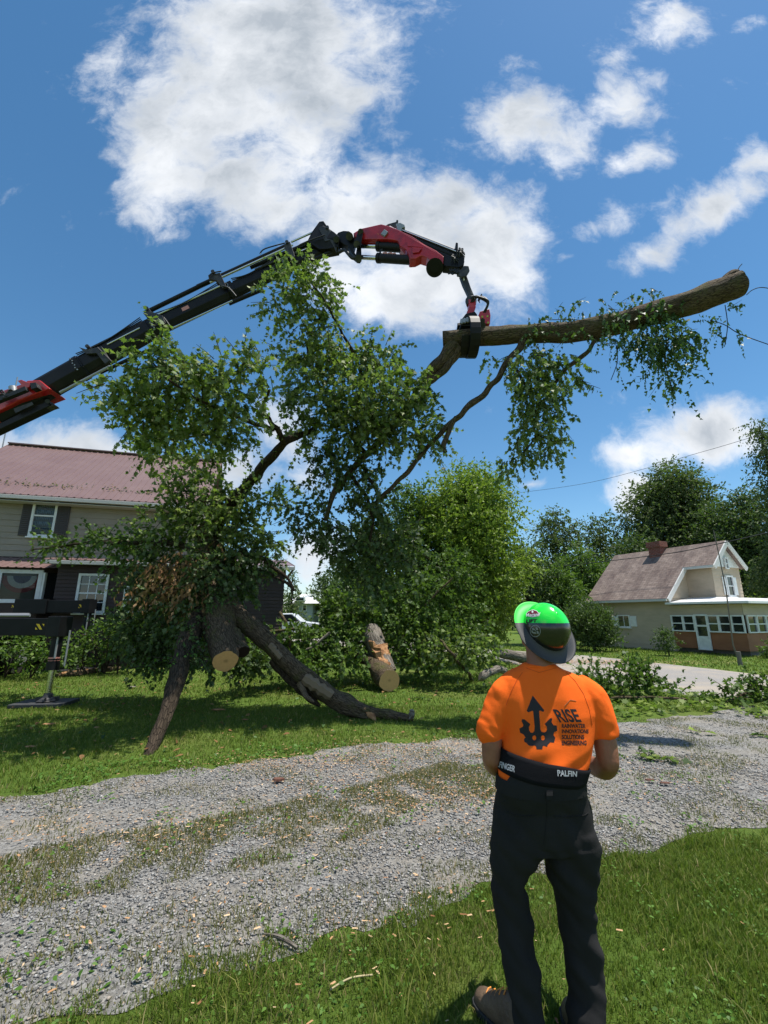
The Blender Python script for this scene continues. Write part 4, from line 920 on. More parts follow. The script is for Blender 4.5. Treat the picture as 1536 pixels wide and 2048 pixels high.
# far woods closing the horizon
A = [[], [], [], []]; g = np.random.default_rng(77)
for i in range(90):
    x = -150 + 330 * i / 89; Y = 105 + 12 * math.sin(i * 1.9); hh = 5.5 + 2.5 * g.random()
    o = twigs((x, Y, hh * .45), (3.6, 2.5, hh * .55), 60, 8, 2.0, .8, 900 + i, .1)
    for k in range(4): A[k].append(o[k])
A = [np.concatenate(x) for x in A]
stuff(leafmesh('far_woods', A[0], A[1], A[2], A[3], KITE, LEAF_GREY), 'low line of far off woods closing the horizon', 'woods')
def bush(name, label, blobs, mt, leaf, seed, cat='bush', tmpl=OVAL, per=7, tl=.3, dens=1, hang=.1, stems=4, gap=0, bk=BARK_DK, zmin=.02, group=None, extra=None):
    A = clumps(blobs, leaf, per, tl, dens, seed, hang, gap)
    k = A[0][:, 2] > zmin; c = P(blobs[0][0], blobs[0][1], blobs[0][4]); c.z = 0
    root = empty(name, c, label, cat, group); leafmesh('foliage', A[0][k], A[1][k], A[2][k], A[3][k], tmpl, mt, root)
    tm = MB(); gg_ = np.random.default_rng(seed)
    for b in blobs:
        q = P(b[0], b[1], b[4]); r = b[2] * pxs(q)
        for j in range(stems):
            an_ = gg_.random() * 6.28; e_ = q + Vector((math.cos(an_) * r * .8, math.sin(an_) * r * .5, (gg_.random() - .3) * r * .6)); s_ = Vector((c.x * .3 + q.x * .7, c.y * .3 + q.y * .7, .02))
            limb(tm, [s_, (s_ + e_) / 2 + Vector((0, 0, r * .25)), e_], [.02, .014, .006], 3, 5, seed=j)
    if extra: extra(tm)
    tm.build('stems', bk, root); return root
bush('perennial_bed', 'leafy green plants along the house wall behind the near outrigger', [(20, 1300, 70, 45, 12.8), (90, 1310, 50, 34, 12.6), (-60, 1300, 60, 45, 12.8), (60, 1270, 60, 20, 13.5)], LEAF_MID, .11, 51, per=6, tl=.25, dens=.95)
bush('perennial_bed', 'green bushy plants behind and right of the far outrigger leg', [(215, 1285, 60, 48, 13.9), (150, 1300, 40, 40, 13.6), (260, 1250, 40, 45, 13.6), (225, 1245, 25, 20, 13.6, .7)], LEAF_MID, .10, 52, per=6, tl=.25, dens=.95)

# ================================================================ crane truck
def Q1(x, y, Y): return P(x / 2, 400 + y / 2, Y)
def q2(x, y): return 640 + x / 4, 420 + y / 4
def Yf(px): return 9.35 - 1.45 * min(1, max(0, (px - 660) / 280))
def Q2(x, y, o=0): px, py = q2(x, y); return P(px, py, Yf(px) + o)
BY = 9.35
ctr = Vector((-12.3, 9.6, 0))
CR = empty('crane_truck', ctr, 'big black and red knuckle boom crane reaching over the broken tree from the left', 'crane')
Yb = Vector((0, 1, 0))
ax = [P(0, 832, BY), P(150, 747, BY), P(300, 663, BY), P(452, 590, BY), P(560, 540, BY), P(664, 495, BY)]
d0 = (ax[1] - ax[0]).normalized(); kn = ax[0] - d0 * 3.9
# inner red boom and column, left of the picture
m_ = MB(); m_.bar(kn + Zv * .05, ax[0] - d0 * .5 + Zv * .05, .5, .5); m_.build('inner_boom', RED, CR, .03)
m_ = MB(); cb_ = Vector((kn.x + .1, BY, 0)); m_.bar(cb_ + Zv * 1.3, Vector((kn.x + .1, BY, kn.z - .2)), .62, .6, up=Yb); m_.cyl(cb_ + Zv * 1.1, cb_ + Zv * 1.6, .5, 24); m_.cyl(kn - Yb * .5, kn + Yb * .5, .3, 20); m_.build('column', RED, CR, .03)
m_ = MB(); m_.cyl(cb_ + Zv * 2.2 + Vector((.45, 0, 0)), kn + d0 * 2.0 - Zv * .4, .14, 16); m_.build('lift_cylinder', BLACK, CR)
# truck chassis
tx = kn.x - .1
m_ = MB(); [m_.box((tx + s_ * .45, 9.5, .95), (.16, 12.5, .3)) for s_ in (-1, 1)]; m_.box((tx, 12.6, 1.16), (2.4, 5.6, .14)); m_.box((tx, BY, 1.1), (1.6, 1.6, .5)); m_.build('chassis', BLACK_M, CR, .02)
m_ = MB(); m_.prism([Vector((tx - 1.2, y, z)) for y, z in ((3.0, .7), (3.0, 1.9), (3.25, 3.0), (5.2, 3.1), (5.2, .7))], Vector((2.4, 0, 0))); cab = m_.build('cab', mat('truck_white', (.7, .7, .7), .35, coat=.4), CR, .06)
m_ = MB(); m_.quad(Vector((tx - 1.05, 2.99, 1.95)), Vector((tx + 1.05, 2.99, 1.95)), Vector((tx + 1.0, 3.21, 2.9)), Vector((tx - 1.0, 3.21, 2.9))); m_.quad(Vector((tx + 1.206, 3.3, 1.95)), Vector((tx + 1.206, 4.8, 1.95)), Vector((tx + 1.206, 4.8, 2.85)), Vector((tx + 1.206, 3.45, 2.85))); m_.build('window', GLASS_DK, cab)
for wy in (4.2, 6.6, 12.6, 13.9):
    for s_ in (-1, 1):
        m_ = MB(); m_.cyl(Vector((tx + s_ * .85, wy, .5)), Vector((tx + s_ * 1.18, wy, .5)), .5, 24); wn = m_.build('wheel', RUBBER, CR, .03)
        m_ = MB(); m_.cyl(Vector((tx + s_ * 1.17, wy, .5)), Vector((tx + s_ * 1.2, wy, .5)), .27, 18); m_.build('rim', GREYM, wn)
# telescopic boom
hs_ = [.50, .50, .44, .375, .33, .29]; nm_ = Vector((0, 0, 1))
for i in range(5):
    m_ = MB(); A, B = ax[i], ax[i + 1]; d = (B - A).normalized(); h = hs_[i + 1]
    sdv = d.cross(Zv).normalized(); un = sdv.cross(d)
    # hexagonal section: flat top, keeled bottom
    prof = [(-.42, .5), (.42, .5), (.5, .35), (.5, -.22), (.22, -.5), (-.22, -.5), (-.5, -.22), (-.5, .35)]
    m_.prism([A - d * (.3 if i else 0) + sdv * x * h * .8 + un * y * h for x, y in prof], (B - A) + d * (.35 if i else .3))
    m_.build('boom_section', BLACK, CR, .012)
    if i:
        c_ = MB(); cc = A + d * .1
        c_.prism([cc + sdv * x * (h + .07) * .85 + un * y * (h + .09) for x, y in prof], d * .16); c_.build('boom_collar', BLACK, CR, .01)
dJ = (ax[-1] - ax[-2]).normalized()
for i in range(1, 5):
    A, B = ax[i], ax[i + 1]; d = (B - A).normalized(); sdv = d.cross(Zv).normalized(); un = sdv.cross(d); h = hs_[i + 1]; side = -1 if sdv.y > 0 else 1
    m_ = MB()
    for k in range(6): q = A + d * (.14 + .02 * (k % 2)) + sdv * side * (h * .5) + un * (h * (.45 - .16 * k)); m_.cyl(q, q + sdv * side * .02, .016, 8)
    m_.build('bolt', GREYM, CR)
    m_ = MB()
    for k in range(3): m_.tube(spline([A + d * .3 + sdv * side * (h * .30 + .03 * k) + un * (h * .56 + .02 * k), (A + B) / 2 + sdv * side * (h * .30 + .03 * k) + un * (h * .54 - .02 * k), B + sdv * side * (h * .30 + .03 * k) + un * (h * .60 + .02 * k)], 6), .012, 6)
    m_.build('hose', HOSE, CR)
    if i == 2:
        m_ = MB(); q = (A + B) / 2 + sdv * side * (h * .405) + un * h * .06; m_.obox(q, d * .09, sdv * .002, un * .05); m_.build('decal', STICKER, CR)
def p8(x, y, o=0): return P(x / 5.908, 730 + y / 5.908, BY + o)
# red nose of the inner boom
m_ = MB(); m_.prism([p8(x, y, 0) - Yb * .27 for x, y in ((-150, 470), (0, 420), (390, 285), (430, 252), (570, 246), (690, 345), (560, 395), (330, 490), (0, 660), (-150, 735))], Yb * .54); m_.build('boom_collar', RED, CR, .02)
m_ = MB(); m_.prism([p8(x, y, -.40) for x, y in ((205, 185), (250, 172), (355, 215), (345, 262), (285, 275))], Yb * .12); m_.prism([p8(x, y, .25) for x, y in ((205, 185), (250, 172), (355, 215), (345, 262), (285, 275))], Yb * .12); m_.build('bracket', RED, CR, .01)
m_ = MB(); m_.prism([p8(x, y, -.42) for x, y in ((350, 215), (420, 205), (440, 262), (370, 285))], Yb * .4)
for k in range(9):
    a_ = p8(-60 + k * 17, 360 + 8 * math.sin(k * 2.2), -.42); m_.tube(spline([a_, a_ + Vector((.12, -.05, .1 * math.sin(k))), p8(40 + k * 22, 400 - k * 6, -.40)], 5), .018, 6)
m_.bar(p8(-40, 430, -.42), p8(320, 285, -.42), .10, .10); m_.build('hose_bundle', HOSE, CR)
m_ = MB(); m_.cyl(p8(160, 320, -.3), p8(150, 262, -.3), .08, 12); m_.build('filter_can', GREYM, CR)
m_ = MB(); m_.prism([p8(x, y, -.275) for x, y in ((165, 520), (380, 440), (400, 470), (190, 570))], -Yb * .015); m_.build('dirty_plate', BLACK_M, CR)
m_ = MB(); m_.bar(p8(-150, 835, -.1), p8(625, 468, -.1), .2, .15); m_.build('link_arm', BLACK, CR, .015)
m_ = MB(); m_.prism([p8(x, y, -.18) for x, y in ((430, 480), (500, 450), (620, 450), (650, 475), (480, 530))], Yb * .16); m_.cyl(p8(560, 430, -.3), p8(560, 430, .1), .05, 12); m_.build('bracket', BLACK_M, CR, .008)
# extension cylinders above and below the boom: (x0,y0,x1,y1,radius,material,dY)
for (x0, y0, x1, y1, r, mt, o) in [(140, 735, 385, 603, .038, GREYM, -.12), (350, 606, 630, 466, .060, BLACK, .05), (430, 578, 560, 512, .022, CHROME, -.18), (580, 452, 860, 315, .055, BLACK, .05),
        (625, 462, 880, 345, .028, CHROME, -.15), (790, 348, 1160, 178, .060, BLACK, .05), (840, 330, 1170, 180, .026, CHROME, -.17), (1000, 268, 1310, 148, .065, BLACK, .02), (1020, 280, 1200, 205, .03, HOSE, -.15),
        (1165, 168, 1290, 112, .028, CHROME, -.08), (1200, 182, 1290, 142, .035, HOSE, -.12), (400, 692, 590, 602, .04, BLACK, -.1), (915, 415, 1040, 362, .05, BLACK, -.1), (690, 512, 930, 402, .02, CHROME, -.22), (1240, 245, 1360, 190, .045, BLACK, -.1), (240, 770, 440, 665, .03, GREYM, -.24)]:
    m_ = MB(); m_.cyl(Q1(x0, y0, BY + o), Q1(x1, y1, BY + o), r, 12); m_.build('extension_cylinder' if mt is BLACK else 'piston_rod', mt, CR)
for poly in [[(315, 588), (350, 598), (405, 585), (440, 640), (420, 655), (385, 612), (345, 615)], [(572, 452), (590, 440), (650, 462), (660, 490), (610, 478), (585, 468)], [(832, 300), (880, 290), (905, 345), (890, 352), (868, 322), (835, 315)],
             [(1135, 178), (1160, 165), (1180, 225), (1165, 240), (1145, 215)], [(1275, 112), (1292, 102), (1320, 120), (1350, 165), (1345, 205), (1320, 160), (1300, 165)]]:
    m_ = MB(); m_.prism([Q1(x, y, BY - .26) for x, y in poly], Yb * .06); m_.prism([Q1(x, y, BY + .16) for x, y in poly], Yb * .06); c0 = sum((Q1(x, y, BY) for x, y in poly), Vector()) / len(poly)
    m_.cyl(c0 - Yb * .3, c0 + Yb * .25, .045, 10); m_.build('bracket', BLACK_M, CR, .006)
for pts in ([(835, 305), (850, 292), (885, 285)], [(1040, 215), (1060, 195), (1140, 172)], [(1190, 185), (1230, 165), (1300, 140)], [(390, 590), (440, 640), (450, 650)], [(655, 470), (670, 490), (690, 520)], [(890, 345), (915, 352), (945, 385)]):
    m_ = MB(); m_.tube(spline([Q1(x, y, BY - .3) for x, y in pts], 5), .016, 6); m_.build('hose', HOSE, CR)
# head of the boom
def pr2(poly, o, t, name, mt, par=CR, bv=.012):
    t *= .72; m_ = MB(); m_.prism([Q2(x, y, o + t / 2) - Yb * t / 2 for x, y in poly], Yb * t); return m_.build(name, mt, par, bv)
pr2([(-95, 285), (-60, 215), (0, 130), (35, 125), (75, 185), (120, 215), (160, 250), (150, 330), (60, 345), (0, 350)], -.2, .4, 'boom_head', BLACK)
pr2([(125, 235), (150, 205), (190, 192), (235, 195), (262, 215), (285, 285), (270, 345), (288, 380), (300, 300), (330, 300), (332, 385), (318, 405), (295, 402), (262, 375), (225, 315), (165, 285)], -.14, .28, 'knuckle_link', BLACK)
for o in (-.27, .19):
    pr2([(305, 170), (325, 155), (345, 168), (342, 200), (325, 290), (300, 300), (275, 285), (272, 258), (292, 215)], o, .08, 'knuckle_plate', BLACK)
for (x, y, r) in ((325, 175, .07), (295, 275, .08), (308, 388, .08), (235, 210, .09), (130, 235, .07)):
    m_ = MB(); m_.cyl(Q2(x, y, -.3), Q2(x, y, .3), r, 16); m_.build('pivot_pin', BLACK_M, CR, .006)
m_ = MB(); m_.tube(spline([Q2(150, 340, -.2), Q2(195, 320, -.25), (Q2(225, 350, -.25)), Q2(260, 385, -.2), Q2(300, 380, -.2)], 5), .04, 8); m_.build('hose', HOSE, CR)
# red jib
jib = pr2([(268, 222), (330, 185), (490, 150), (560, 168), (625, 195), (740, 250), (825, 308), (925, 362), (985, 408), (978, 478), (930, 462), (880, 438), (850, 415), (808, 402), (765, 424), (716, 427), (702, 380), (684, 350), (640, 325), (620, 282), (540, 268), (330, 270), (288, 252)], -.19, .38, 'jib_boom', RED, bv=.02)
pr2([(690, 250), (745, 262), (820, 300), (700, 290)], -.205, .015, 'jib_gusset', RED, bv=0)
pr2([(735, 300), (815, 305), (790, 340), (740, 345)], -.225, .03, 'jib_lug', RED)
for (x0, y0, xm, ym, x1, y1) in ((330, 288, 465, 292, 795, 312), (330, 378, 465, 385, 745, 402)):
    m_ = MB(); m_.cyl(Q2(x0, y0, -.02), Q2(xm, ym, -.02), .055, 14); m_.build('piston_rod', CHROME, CR)
    m_ = MB(); m_.cyl(Q2(xm - 2, ym, -.02), Q2(x1, y1, -.02), .105, 18); m_.cyl(Q2(xm - 4, ym, -.02), Q2(xm + 20, ym + .5, -.02), .118, 18); m_.build('hydraulic_cylinder', BLACK, CR)
m_ = MB(); m_.tube(spline([Q2(500, 318, -.1), Q2(484, 325, -.12), Q2(484, 350, -.12), Q2(510, 362, -.1), Q2(600, 370, -.1)], 5), .022, 8); m_.tube(spline([Q2(510, 360, -.1), Q2(560, 355, -.12), Q2(610, 368, -.1)], 4), .016, 6); m_.build('hose', HOSE, CR)
m_ = MB()
for (x, y) in ((640, 378), (655, 372), (668, 380), (520, 355), (560, 358), (590, 362)): m_.obox(Q2(x, y, -.05), Vector((.05, 0, .01)), Vector((0, .04, 0)), Vector((-.01, 0, .03)))
m_.build('fitting', STICKER, CR)
for (x0, y0, x1, y1, r, mt) in ((655, 168, 1130, 352, .05, BLACK), (640, 195, 1120, 385, .055, BLACK), (690, 240, 1100, 415, .06, BLACK), (545, 155, 680, 215, .03, HOSE), (660, 160, 1100, 335, .012, CHROME)):
    m_ = MB(); m_.cyl(Q2(x0, y0, -.05 if mt is BLACK else -.14), Q2(x1, y1, -.05 if mt is BLACK else -.12), r, 12); m_.build('jib_cylinder', mt, CR)
pr2([(815, 305), (1105, 440), (1150, 440), (1135, 490), (985, 475), (985, 408), (925, 362)], -.15, .3, 'jib_extension', BLACK)
for o in (-.13, .1): pr2([(490, 152), (545, 115), (608, 98), (612, 82), (626, 84), (625, 132), (600, 145), (560, 122), (515, 158)], o, .03, 'bracket', BLACK_M, bv=0)
pr2([(605, 140), (640, 128), (675, 145), (680, 165), (655, 170), (650, 200), (620, 195)], -.16, .28, 'valve_block', GREYM)
pr2([(485, 195), (515, 160), (545, 180), (518, 215)], -.24, .08, 'junction_box', GREYM)
pr2([(455, 190), (462, 185), (475, 195), (468, 200)], -.2, .01, 'lamp', LAMP, bv=0)
m_ = MB(); m_.cyl(Q2(918, 462, -.22), Q2(918, 462, .22), .19, 28); m_.cyl(Q2(918, 462, -.24), Q2(918, 462, -.2), .10, 20); m_.build('winch_drum', BLACK, CR, .01)
m_ = MB()
g = np.random.default_rng(5)
for k in range(12):
    a_ = Q2(1010 + g.random() * 100, 470 + g.random() * 30, -.16); m_.tube(spline([a_, a_ + Vector((g.normal() * .05, -.02, -.07)), a_ + Vector((.1, 0, .0))], 5), .012, 5)
for k in range(10):
    a_ = Q2(1045 + g.random() * 90, 320 + g.random() * 110, -.18); m_.tube(spline([a_, a_ + Vector((g.normal() * .05, -.04, .09)), a_ + Vector((.11, 0, -.03 * g.random()))], 5), .013, 5)
m_.build('hose_bundle', HOSE, CR)
pr2([(1080, 290), (1098, 292), (1098, 345), (1140, 370), (1140, 400), (1150, 410), (1145, 470), (1100, 490), (1085, 380)], -.17, .3, 'jib_head', BLACK)
for o in (-.17, .11): pr2([(1092, 490), (1130, 478), (1152, 450), (1188, 452), (1197, 490), (1170, 535), (1135, 540), (1095, 530)], o, .06, 'tip_plate', BLACK_M)
# hanging link, rotator, grapple
pr2([(1115, 530), (1165, 525), (1205, 640), (1228, 695), (1215, 705), (1205, 690), (1205, 715), (1182, 715), (1178, 680), (1140, 600)], -.08, .16, 'hanger_link', BLACK_M)
pr2([(1141, 536), (1152, 534), (1158, 562), (1147, 565)], -.087, .01, 'label_plate', WHITE, bv=0)
rt = MB(); rt.tube([Q2(1205, 712), Q2(1208, 730), Q2(1210, 760)], [.11, .12, .10], 18); rt.build('rotator', BLACK_M, CR, .006)
pr2([(1182, 738), (1235, 735), (1240, 800), (1222, 850), (1175, 858), (1168, 838), (1188, 800)], -.13, .26, 'grapple_neck', RED)
g = np.random.default_rng(9)
m_ = MB()
for k in range(9):
    a0 = R(-60 + k * 28); c0 = Q2(1265, 770, -.15)
    m_.tube(spline([Q2(1205 + g.random() * 20, 720 + g.random() * 20, -.12), c0 + Vector((.10 * math.cos(a0 + 2), -.05, .18 + .03 * g.random())), c0 + Vector((.16 + .03 * g.random(), -.05 - .1 * g.random(), .0)), Q2(1285 + g.random() * 20, 850, -.1)], 6), .014, 6)
m_.build('hose_bundle', HOSE, CR)
for o in (-.12, .06): pr2([(1260, 720), (1288, 675), (1296, 672), (1297, 690), (1275, 730), (1280, 745)], o, .03, 'bracket', BLACK_M, bv=0)
pr2([(1270, 840), (1345, 820), (1355, 870), (1350, 940), (1325, 940), (1285, 935), (1262, 900), (1260, 865)], -.16, .32, 'saw_housing', RED)
m_ = MB()
for (x, y) in ((1298, 853), (1340, 850), (1345, 900)): m_.cyl(Q2(x, y, -.175), Q2(x, y, -.155), .02, 10)
m_.build('bolt', CHROME, CR)
m_ = MB(); m_.cyl(Q2(1290, 925, -.18), Q2(1290, 925, .18), .09, 16); m_.cyl(Q2(1300, 885, -.2), Q2(1300, 885, .1), .05, 12); m_.build('saw_motor', BLACK_M, CR, .006)
gr = pr2([(1155, 872), (1225, 855), (1245, 880), (1240, 970), (1112, 968), (1125, 912)], -.24, .48, 'grapple_frame', BLACK)
m_ = MB()
for k in range(5): x = 1132 + k * 24; m_.obox(Q2(x, 893 - k * 6, -.25), Vector((.012, 0, .05)), Vector((0, .02, 0)), Vector((.03, 0, -.008)))
m_.build('tooth_row', GREYM, CR)
def arc_arm(xc, side, r=.37, t=.07, w=.2):
    m_ = MB(); c0 = Q2(xc, 1035); c0.z += .02; n_ = 14; pi_, po_ = [], []
    for i in range(n_ + 1):
        th = R(80 - 235 * i / n_) if side > 0 else R(100 + 235 * i / n_)
        v_ = Vector((0, math.cos(th), math.sin(th))); rr = r - .03 * math.sin(math.pi * i / n_); pi_.append(c0 + v_ * rr); po_.append(c0 + v_ * (rr + t * (1 - .6 * i / n_)))
    m_.prism([p - Vector((w / 2, 0, 0)) for p in pi_ + po_[::-1]], Vector((w, 0, 0))); m_.build('grapple_claw', BLACK, CR, .008)
arc_arm(1150, 1); arc_arm(1215, -1, .375)

# outriggers
def outrigger(Y, pxe, yt, yb, yfoot, bw, r, pad, chev, ztop=None):
    e = P(pxe, (yt + yb) / 2, Y); h = (yb - yt) * pxs(e); x0 = tx + .5; root_x = e.x
    m_ = MB(); m_.bar(Vector((x0, Y, e.z)), Vector((e.x - .05, Y, e.z)), bw, h); m_.bar(Vector((x0, Y, e.z + .0)), Vector((x0 + (e.x - x0) * .45, Y, e.z)), bw + .08, h + .07); be = m_.build('outrigger_beam', BLACK, CR, .008)
    # end housing
    m_ = MB(); m_.obox((e.x, Y, e.z + h * .02), Vector((.13, 0, 0)), Vector((0, bw / 2 + .03, 0)), Vector((0, 0, h / 2 + .03))); m_.build('beam_end', BLACK, be, .01)
    zl = e.z - h / 2; zf_ = .1; zs = zl + (zf_ - zl) * .52
    m_ = MB(); m_.cyl((e.x, Y, zl + h + .05), (e.x, Y, zs), r * 1.75, 20); m_.cyl((e.x, Y, zs + .12), (e.x, Y, zs - .02), r * 2.1, 20); lg = m_.build('outrigger_leg', BLACK, CR)
    m_ = MB(); m_.cyl((e.x, Y, zs), (e.x, Y, zf_ + .06), r * 1.05, 20); m_.build('piston_rod', CHROME, lg)
    m_ = MB(); m_.tube([(e.x, Y, zf_ + .14), (e.x, Y, zf_ + .06), (e.x, Y, zf_ + .0)], [r * 1.2, r * 1.7, r * 3.2], 16, smooth=False)
    for k in range(4): an_ = k * math.pi / 2 + .4; m_.obox((e.x + math.cos(an_) * r * 2, Y + math.sin(an_) * r * 2, zf_ + .03), Vector((math.cos(an_), math.sin(an_), 0)) * r * 1.6, Vector((-math.sin(an_), math.cos(an_), 0)) * .008, Zv * .035)
    m_.build('foot', BLACK_M, lg)
    m_ = MB(); m_.cyl((e.x + .26, Y - .05, zl + .1), (e.x + .26, Y - .05, zs + .05), .018, 8); m_.cyl((e.x + r * 1.2, Y - r * 1.5, zl), (e.x + r * 1.2, Y - r * 1.5, zs + .2), .02, 8); m_.build('guide_rod', GREYM, lg)
    m_ = MB(); m_.cyl((e.x, Y, zs + .22), (e.x, Y, zs + .19), r * 1.80, 20); m_.cyl((e.x, Y, zs + .16), (e.x, Y, zs + .15), r * 1.80, 20); m_.build('sticker', STICKER, lg)
    tag_ = MB(); tag_.box((e.x - .05, Y + .02, .048), pad, 0, .12); po = tag_.build('outrigger_pad', PAD, None, .012)
    # chevrons on the side of the beam toward the drive
    for (cx0, cs) in chev:
        c0 = P(cx0, (yt + yb) / 2 + 2, Y - bw / 2); s_ = h * cs; yy_ = Y - bw / 2 - .004
        m_ = MB(); m_.prism([Vector((c0.x + a_ * s_, yy_, e.z + b_ * s_)) for a_, b_ in ((-.55, .42), (-.15, .42), (.45, -.35), (.08, -.35))], Vector((0, -.002, 0)))
        m_.prism([Vector((c0.x + a_ * s_, yy_, e.z + b_ * s_)) for a_, b_ in ((-.55, -.35), (-.2, -.35), (-.55, -.02))], Vector((0, -.002, 0)))
        m_.prism([Vector((c0.x + a_ * s_, yy_, e.z + b_ * s_)) for a_, b_ in ((.3, .42), (.62, .42), (.62, .1))], Vector((0, -.002, 0))); m_.build('warning_marking', YELLOW, be)
    return po
gY = G(88, 1412).y
tag(outrigger(gY, 119, 1237, 1270, 1412, .3, .055, (.95, .62, .07), [(79, .42)]), 'black square ground pad under the nearer outrigger foot', 'outrigger pad')
tag(outrigger(14.3, 178, 1201, 1225, 1335, .3, .06, (.9, .6, .07), [(162, .38), (26, .25)]), 'black ground pad under the farther outrigger foot beside the plants', 'outrigger pad')
# clutter on the deck seen between the beams
m_ = MB(); A = P(-60, 1231, 11.2); B = P(60, 1231, 11.2)
for k in range(4): m_.cyl(A + Vector((0, .1 * k, .03 * (k % 2))), B + Vector((-.1 * k, .1 * k, .03 * (k % 2))), .03, 8)
m_.build('tool_rack', GREYM, CR)

# ================================================================ the man
YP = 2.2
def bake(o):
    dg = bpy.context.evaluated_depsgraph_get(); me = bpy.data.meshes.new_from_object(o.evaluated_get(dg)); o.modifiers.clear(); old = o.data; o.data = me; bpy.data.meshes.remove(old); return o
def loft(mb, rings, n=28, ex=2.3):
    """rings: (centre, rx, ry) horizontal superellipses"""
    vs = []
    for c, rx, ry in rings:
        for k in range(n):
            a_ = 2 * math.pi * k / n; ca, sa = math.cos(a_), math.sin(a_)
            vs.append(Vector((c.x + rx * math.copysign(abs(ca) ** (2 / ex), ca), c.y + ry * math.copysign(abs(sa) ** (2 / ex), sa), c.z)))
    m = len(rings); fs = [(i * n + k, i * n + (k + 1) % n, (i + 1) * n + (k + 1) % n, (i + 1) * n + k) for i in range(m - 1) for k in range(n)]
    if rings[0][0].z > rings[-1][0].z: fs = [f[::-1] for f in fs]; caps = [list(range(n)), [(m - 1) * n + k for k in range(n - 1, -1, -1)]]
    else: caps = [list(range(n - 1, -1, -1)), [(m - 1) * n + k for k in range(n)]]
    return mb.add(vs, fs + caps)
def rings_px(rows):
    out = []
    for y, xl, xr, Y, ry in rows:
        a_, b_ = P(xl, y, Y), P(xr, y, Y); out.append(((a_ + b_) / 2, (b_.x - a_.x) / 2, ry))
    return out
def dense(rows, k=4):
    r = np.array(rows, float); n_ = (len(r) - 1) * k + 1; t = np.linspace(0, len(r) - 1, n_); return [tuple(np.interp(q, range(len(r)), r[:, j]) for j in range(5)) for q in t]
def ellipsoid(mb, c, X, Y, Z, nu_=20, nv_=12):
    vs = []; c = Vector(c)
    for j in range(1, nv_):
        th = math.pi * j / nv_
        for k in range(nu_): ph = 2 * math.pi * k / nu_; vs.append(c + X * math.sin(th) * math.cos(ph) + Y * math.sin(th) * math.sin(ph) + Z * math.cos(th))
    vs += [c + Z, c - Z]; t = len(vs) - 2
    fs = [(j * nu_ + k, j * nu_ + (k + 1) % nu_, (j + 1) * nu_ + (k + 1) % nu_, (j + 1) * nu_ + k) for j in range(nv_ - 2) for k in range(nu_)]
    fs += [(t, (k + 1) % nu_, k) for k in range(nu_)] + [(t + 1, (nv_ - 2) * nu_ + k, (nv_ - 2) * nu_ + (k + 1) % nu_) for k in range(nu_)]
    return mb.add(vs, fs)
def ctube(mb, pts_, rad_, n=16, k=4):
    q = spline(pts_, k) if len(pts_) > 2 else pts_; r = interp(rad_, k, len(q)) if len(pts_) > 2 else rad_
    mb.tube(q, r, n, smooth=True); ellipsoid(mb, q[-1], Vector((r[-1], 0, 0)), Vector((0, r[-1], 0)), Vector((0, 0, r[-1])), 12, 8)
def remesh(o, vox, smooth=6, f=.5):
    r_ = o.modifiers.new('r', 'REMESH'); r_.mode = 'VOXEL'; r_.voxel_size = vox; r_.use_smooth_shade = True
    s_ = o.modifiers.new('s', 'SMOOTH'); s_.factor = f; s_.iterations = smooth; return bake(o)
def displace(o, fn):
    me = o.data; nrm = [v.normal.copy() for v in me.vertices]
    for v, n_ in zip(me.vertices, nrm): v.co += n_ * fn(v.co)
    me.update()
base = P(1090, 1700, YP); base.z = 0
man = empty('person', base, 'man in orange shirt and green hard hat, back turned, looking up at the lifted log', 'person')

SKIN = mat('tanned_skin', (.30, .125, .075), .5, spec=.35, bump=(55, .15), noise_col=((.22, .085, .05), 14, .4, .8))
def cloth(name, c1, c2, sc, rough=.85, bs=.25):
    m, t, b = newmat(name, rough, .15); tcn = t.nodes.new('ShaderNodeTexCoord'); o = tcn.outputs['Object']
    t.links.new(ramp(t, tnoise(t, o, 6, 5, .6), [(.3, c1), (.75, c2)]), b.inputs['Base Color']); b.inputs['Sheen Weight'].default_value = .0
    tbump(t, tmath(t, 'ADD', tnoise(t, o, sc, 3, .5), tmath(t, 'MULTIPLY', tnoise(t, o, 14, 3, .5, (1, 1, 2)), 1.2)), bs, .006, b); return m
ORANGE = cloth('orange_jersey', (1.0, .155, .016), (.95, .135, .012), 500)
TROU = cloth('charcoal_twill', (.018, .0175, .018), (.026, .025, .025), 400, .95)
BELTM = cloth('black_belt_webbing', (.005, .005, .007), (.008, .008, .010), 300, .85)
INK = mat('black_print', (.012, .008, .012), .7); BINK = mat('grey_print', (.42, .42, .44), .6)

# body: one continuous surface (head, neck, trunk, arms, hands, legs)
HAx = Vector((.20, -.80, .56)).normalized(); HF = Vector((-.30, .48, .82)); HF = (HF - HAx * HF.dot(HAx)).normalized(); HL = HF.cross(HAx).normalized()
HC = P(1092, 1256, 2.2)
sk = HC - HAx * .045
b = MB()
ellipsoid(b, sk, HL * .078, HF * .098, HAx * .105, 24, 16)
ellipsoid(b, sk + HF * .035 - HAx * .075, HL * .058, HF * .066, HAx * .062)          # jaw and cheeks
ellipsoid(b, sk + HF * .085 - HAx * .115, HL * .022, HF * .02, HAx * .018)             # chin
ctube(b, [sk + HF * .098 - HAx * .01, sk + HF * .12 - HAx * .05], [.010, .015], 10)      # nose
for s_ in (-1, 1):
    ellipsoid(b, sk + HL * .082 * s_ - HAx * .04 - HF * .005, HL * .010, HF * .020 + HL * .006 * s_, HAx * .033)  # ears
    ellipsoid(b, sk + HF * .092 + HL * .03 * s_ - HAx * .005, HL * .02, HF * .01, HAx * .007)             # brow
    ellipsoid(b, sk + HF * .108 - HAx * (.088 + .006 * s_), HL * .024, HF * .008, HAx * .0055)                # lips
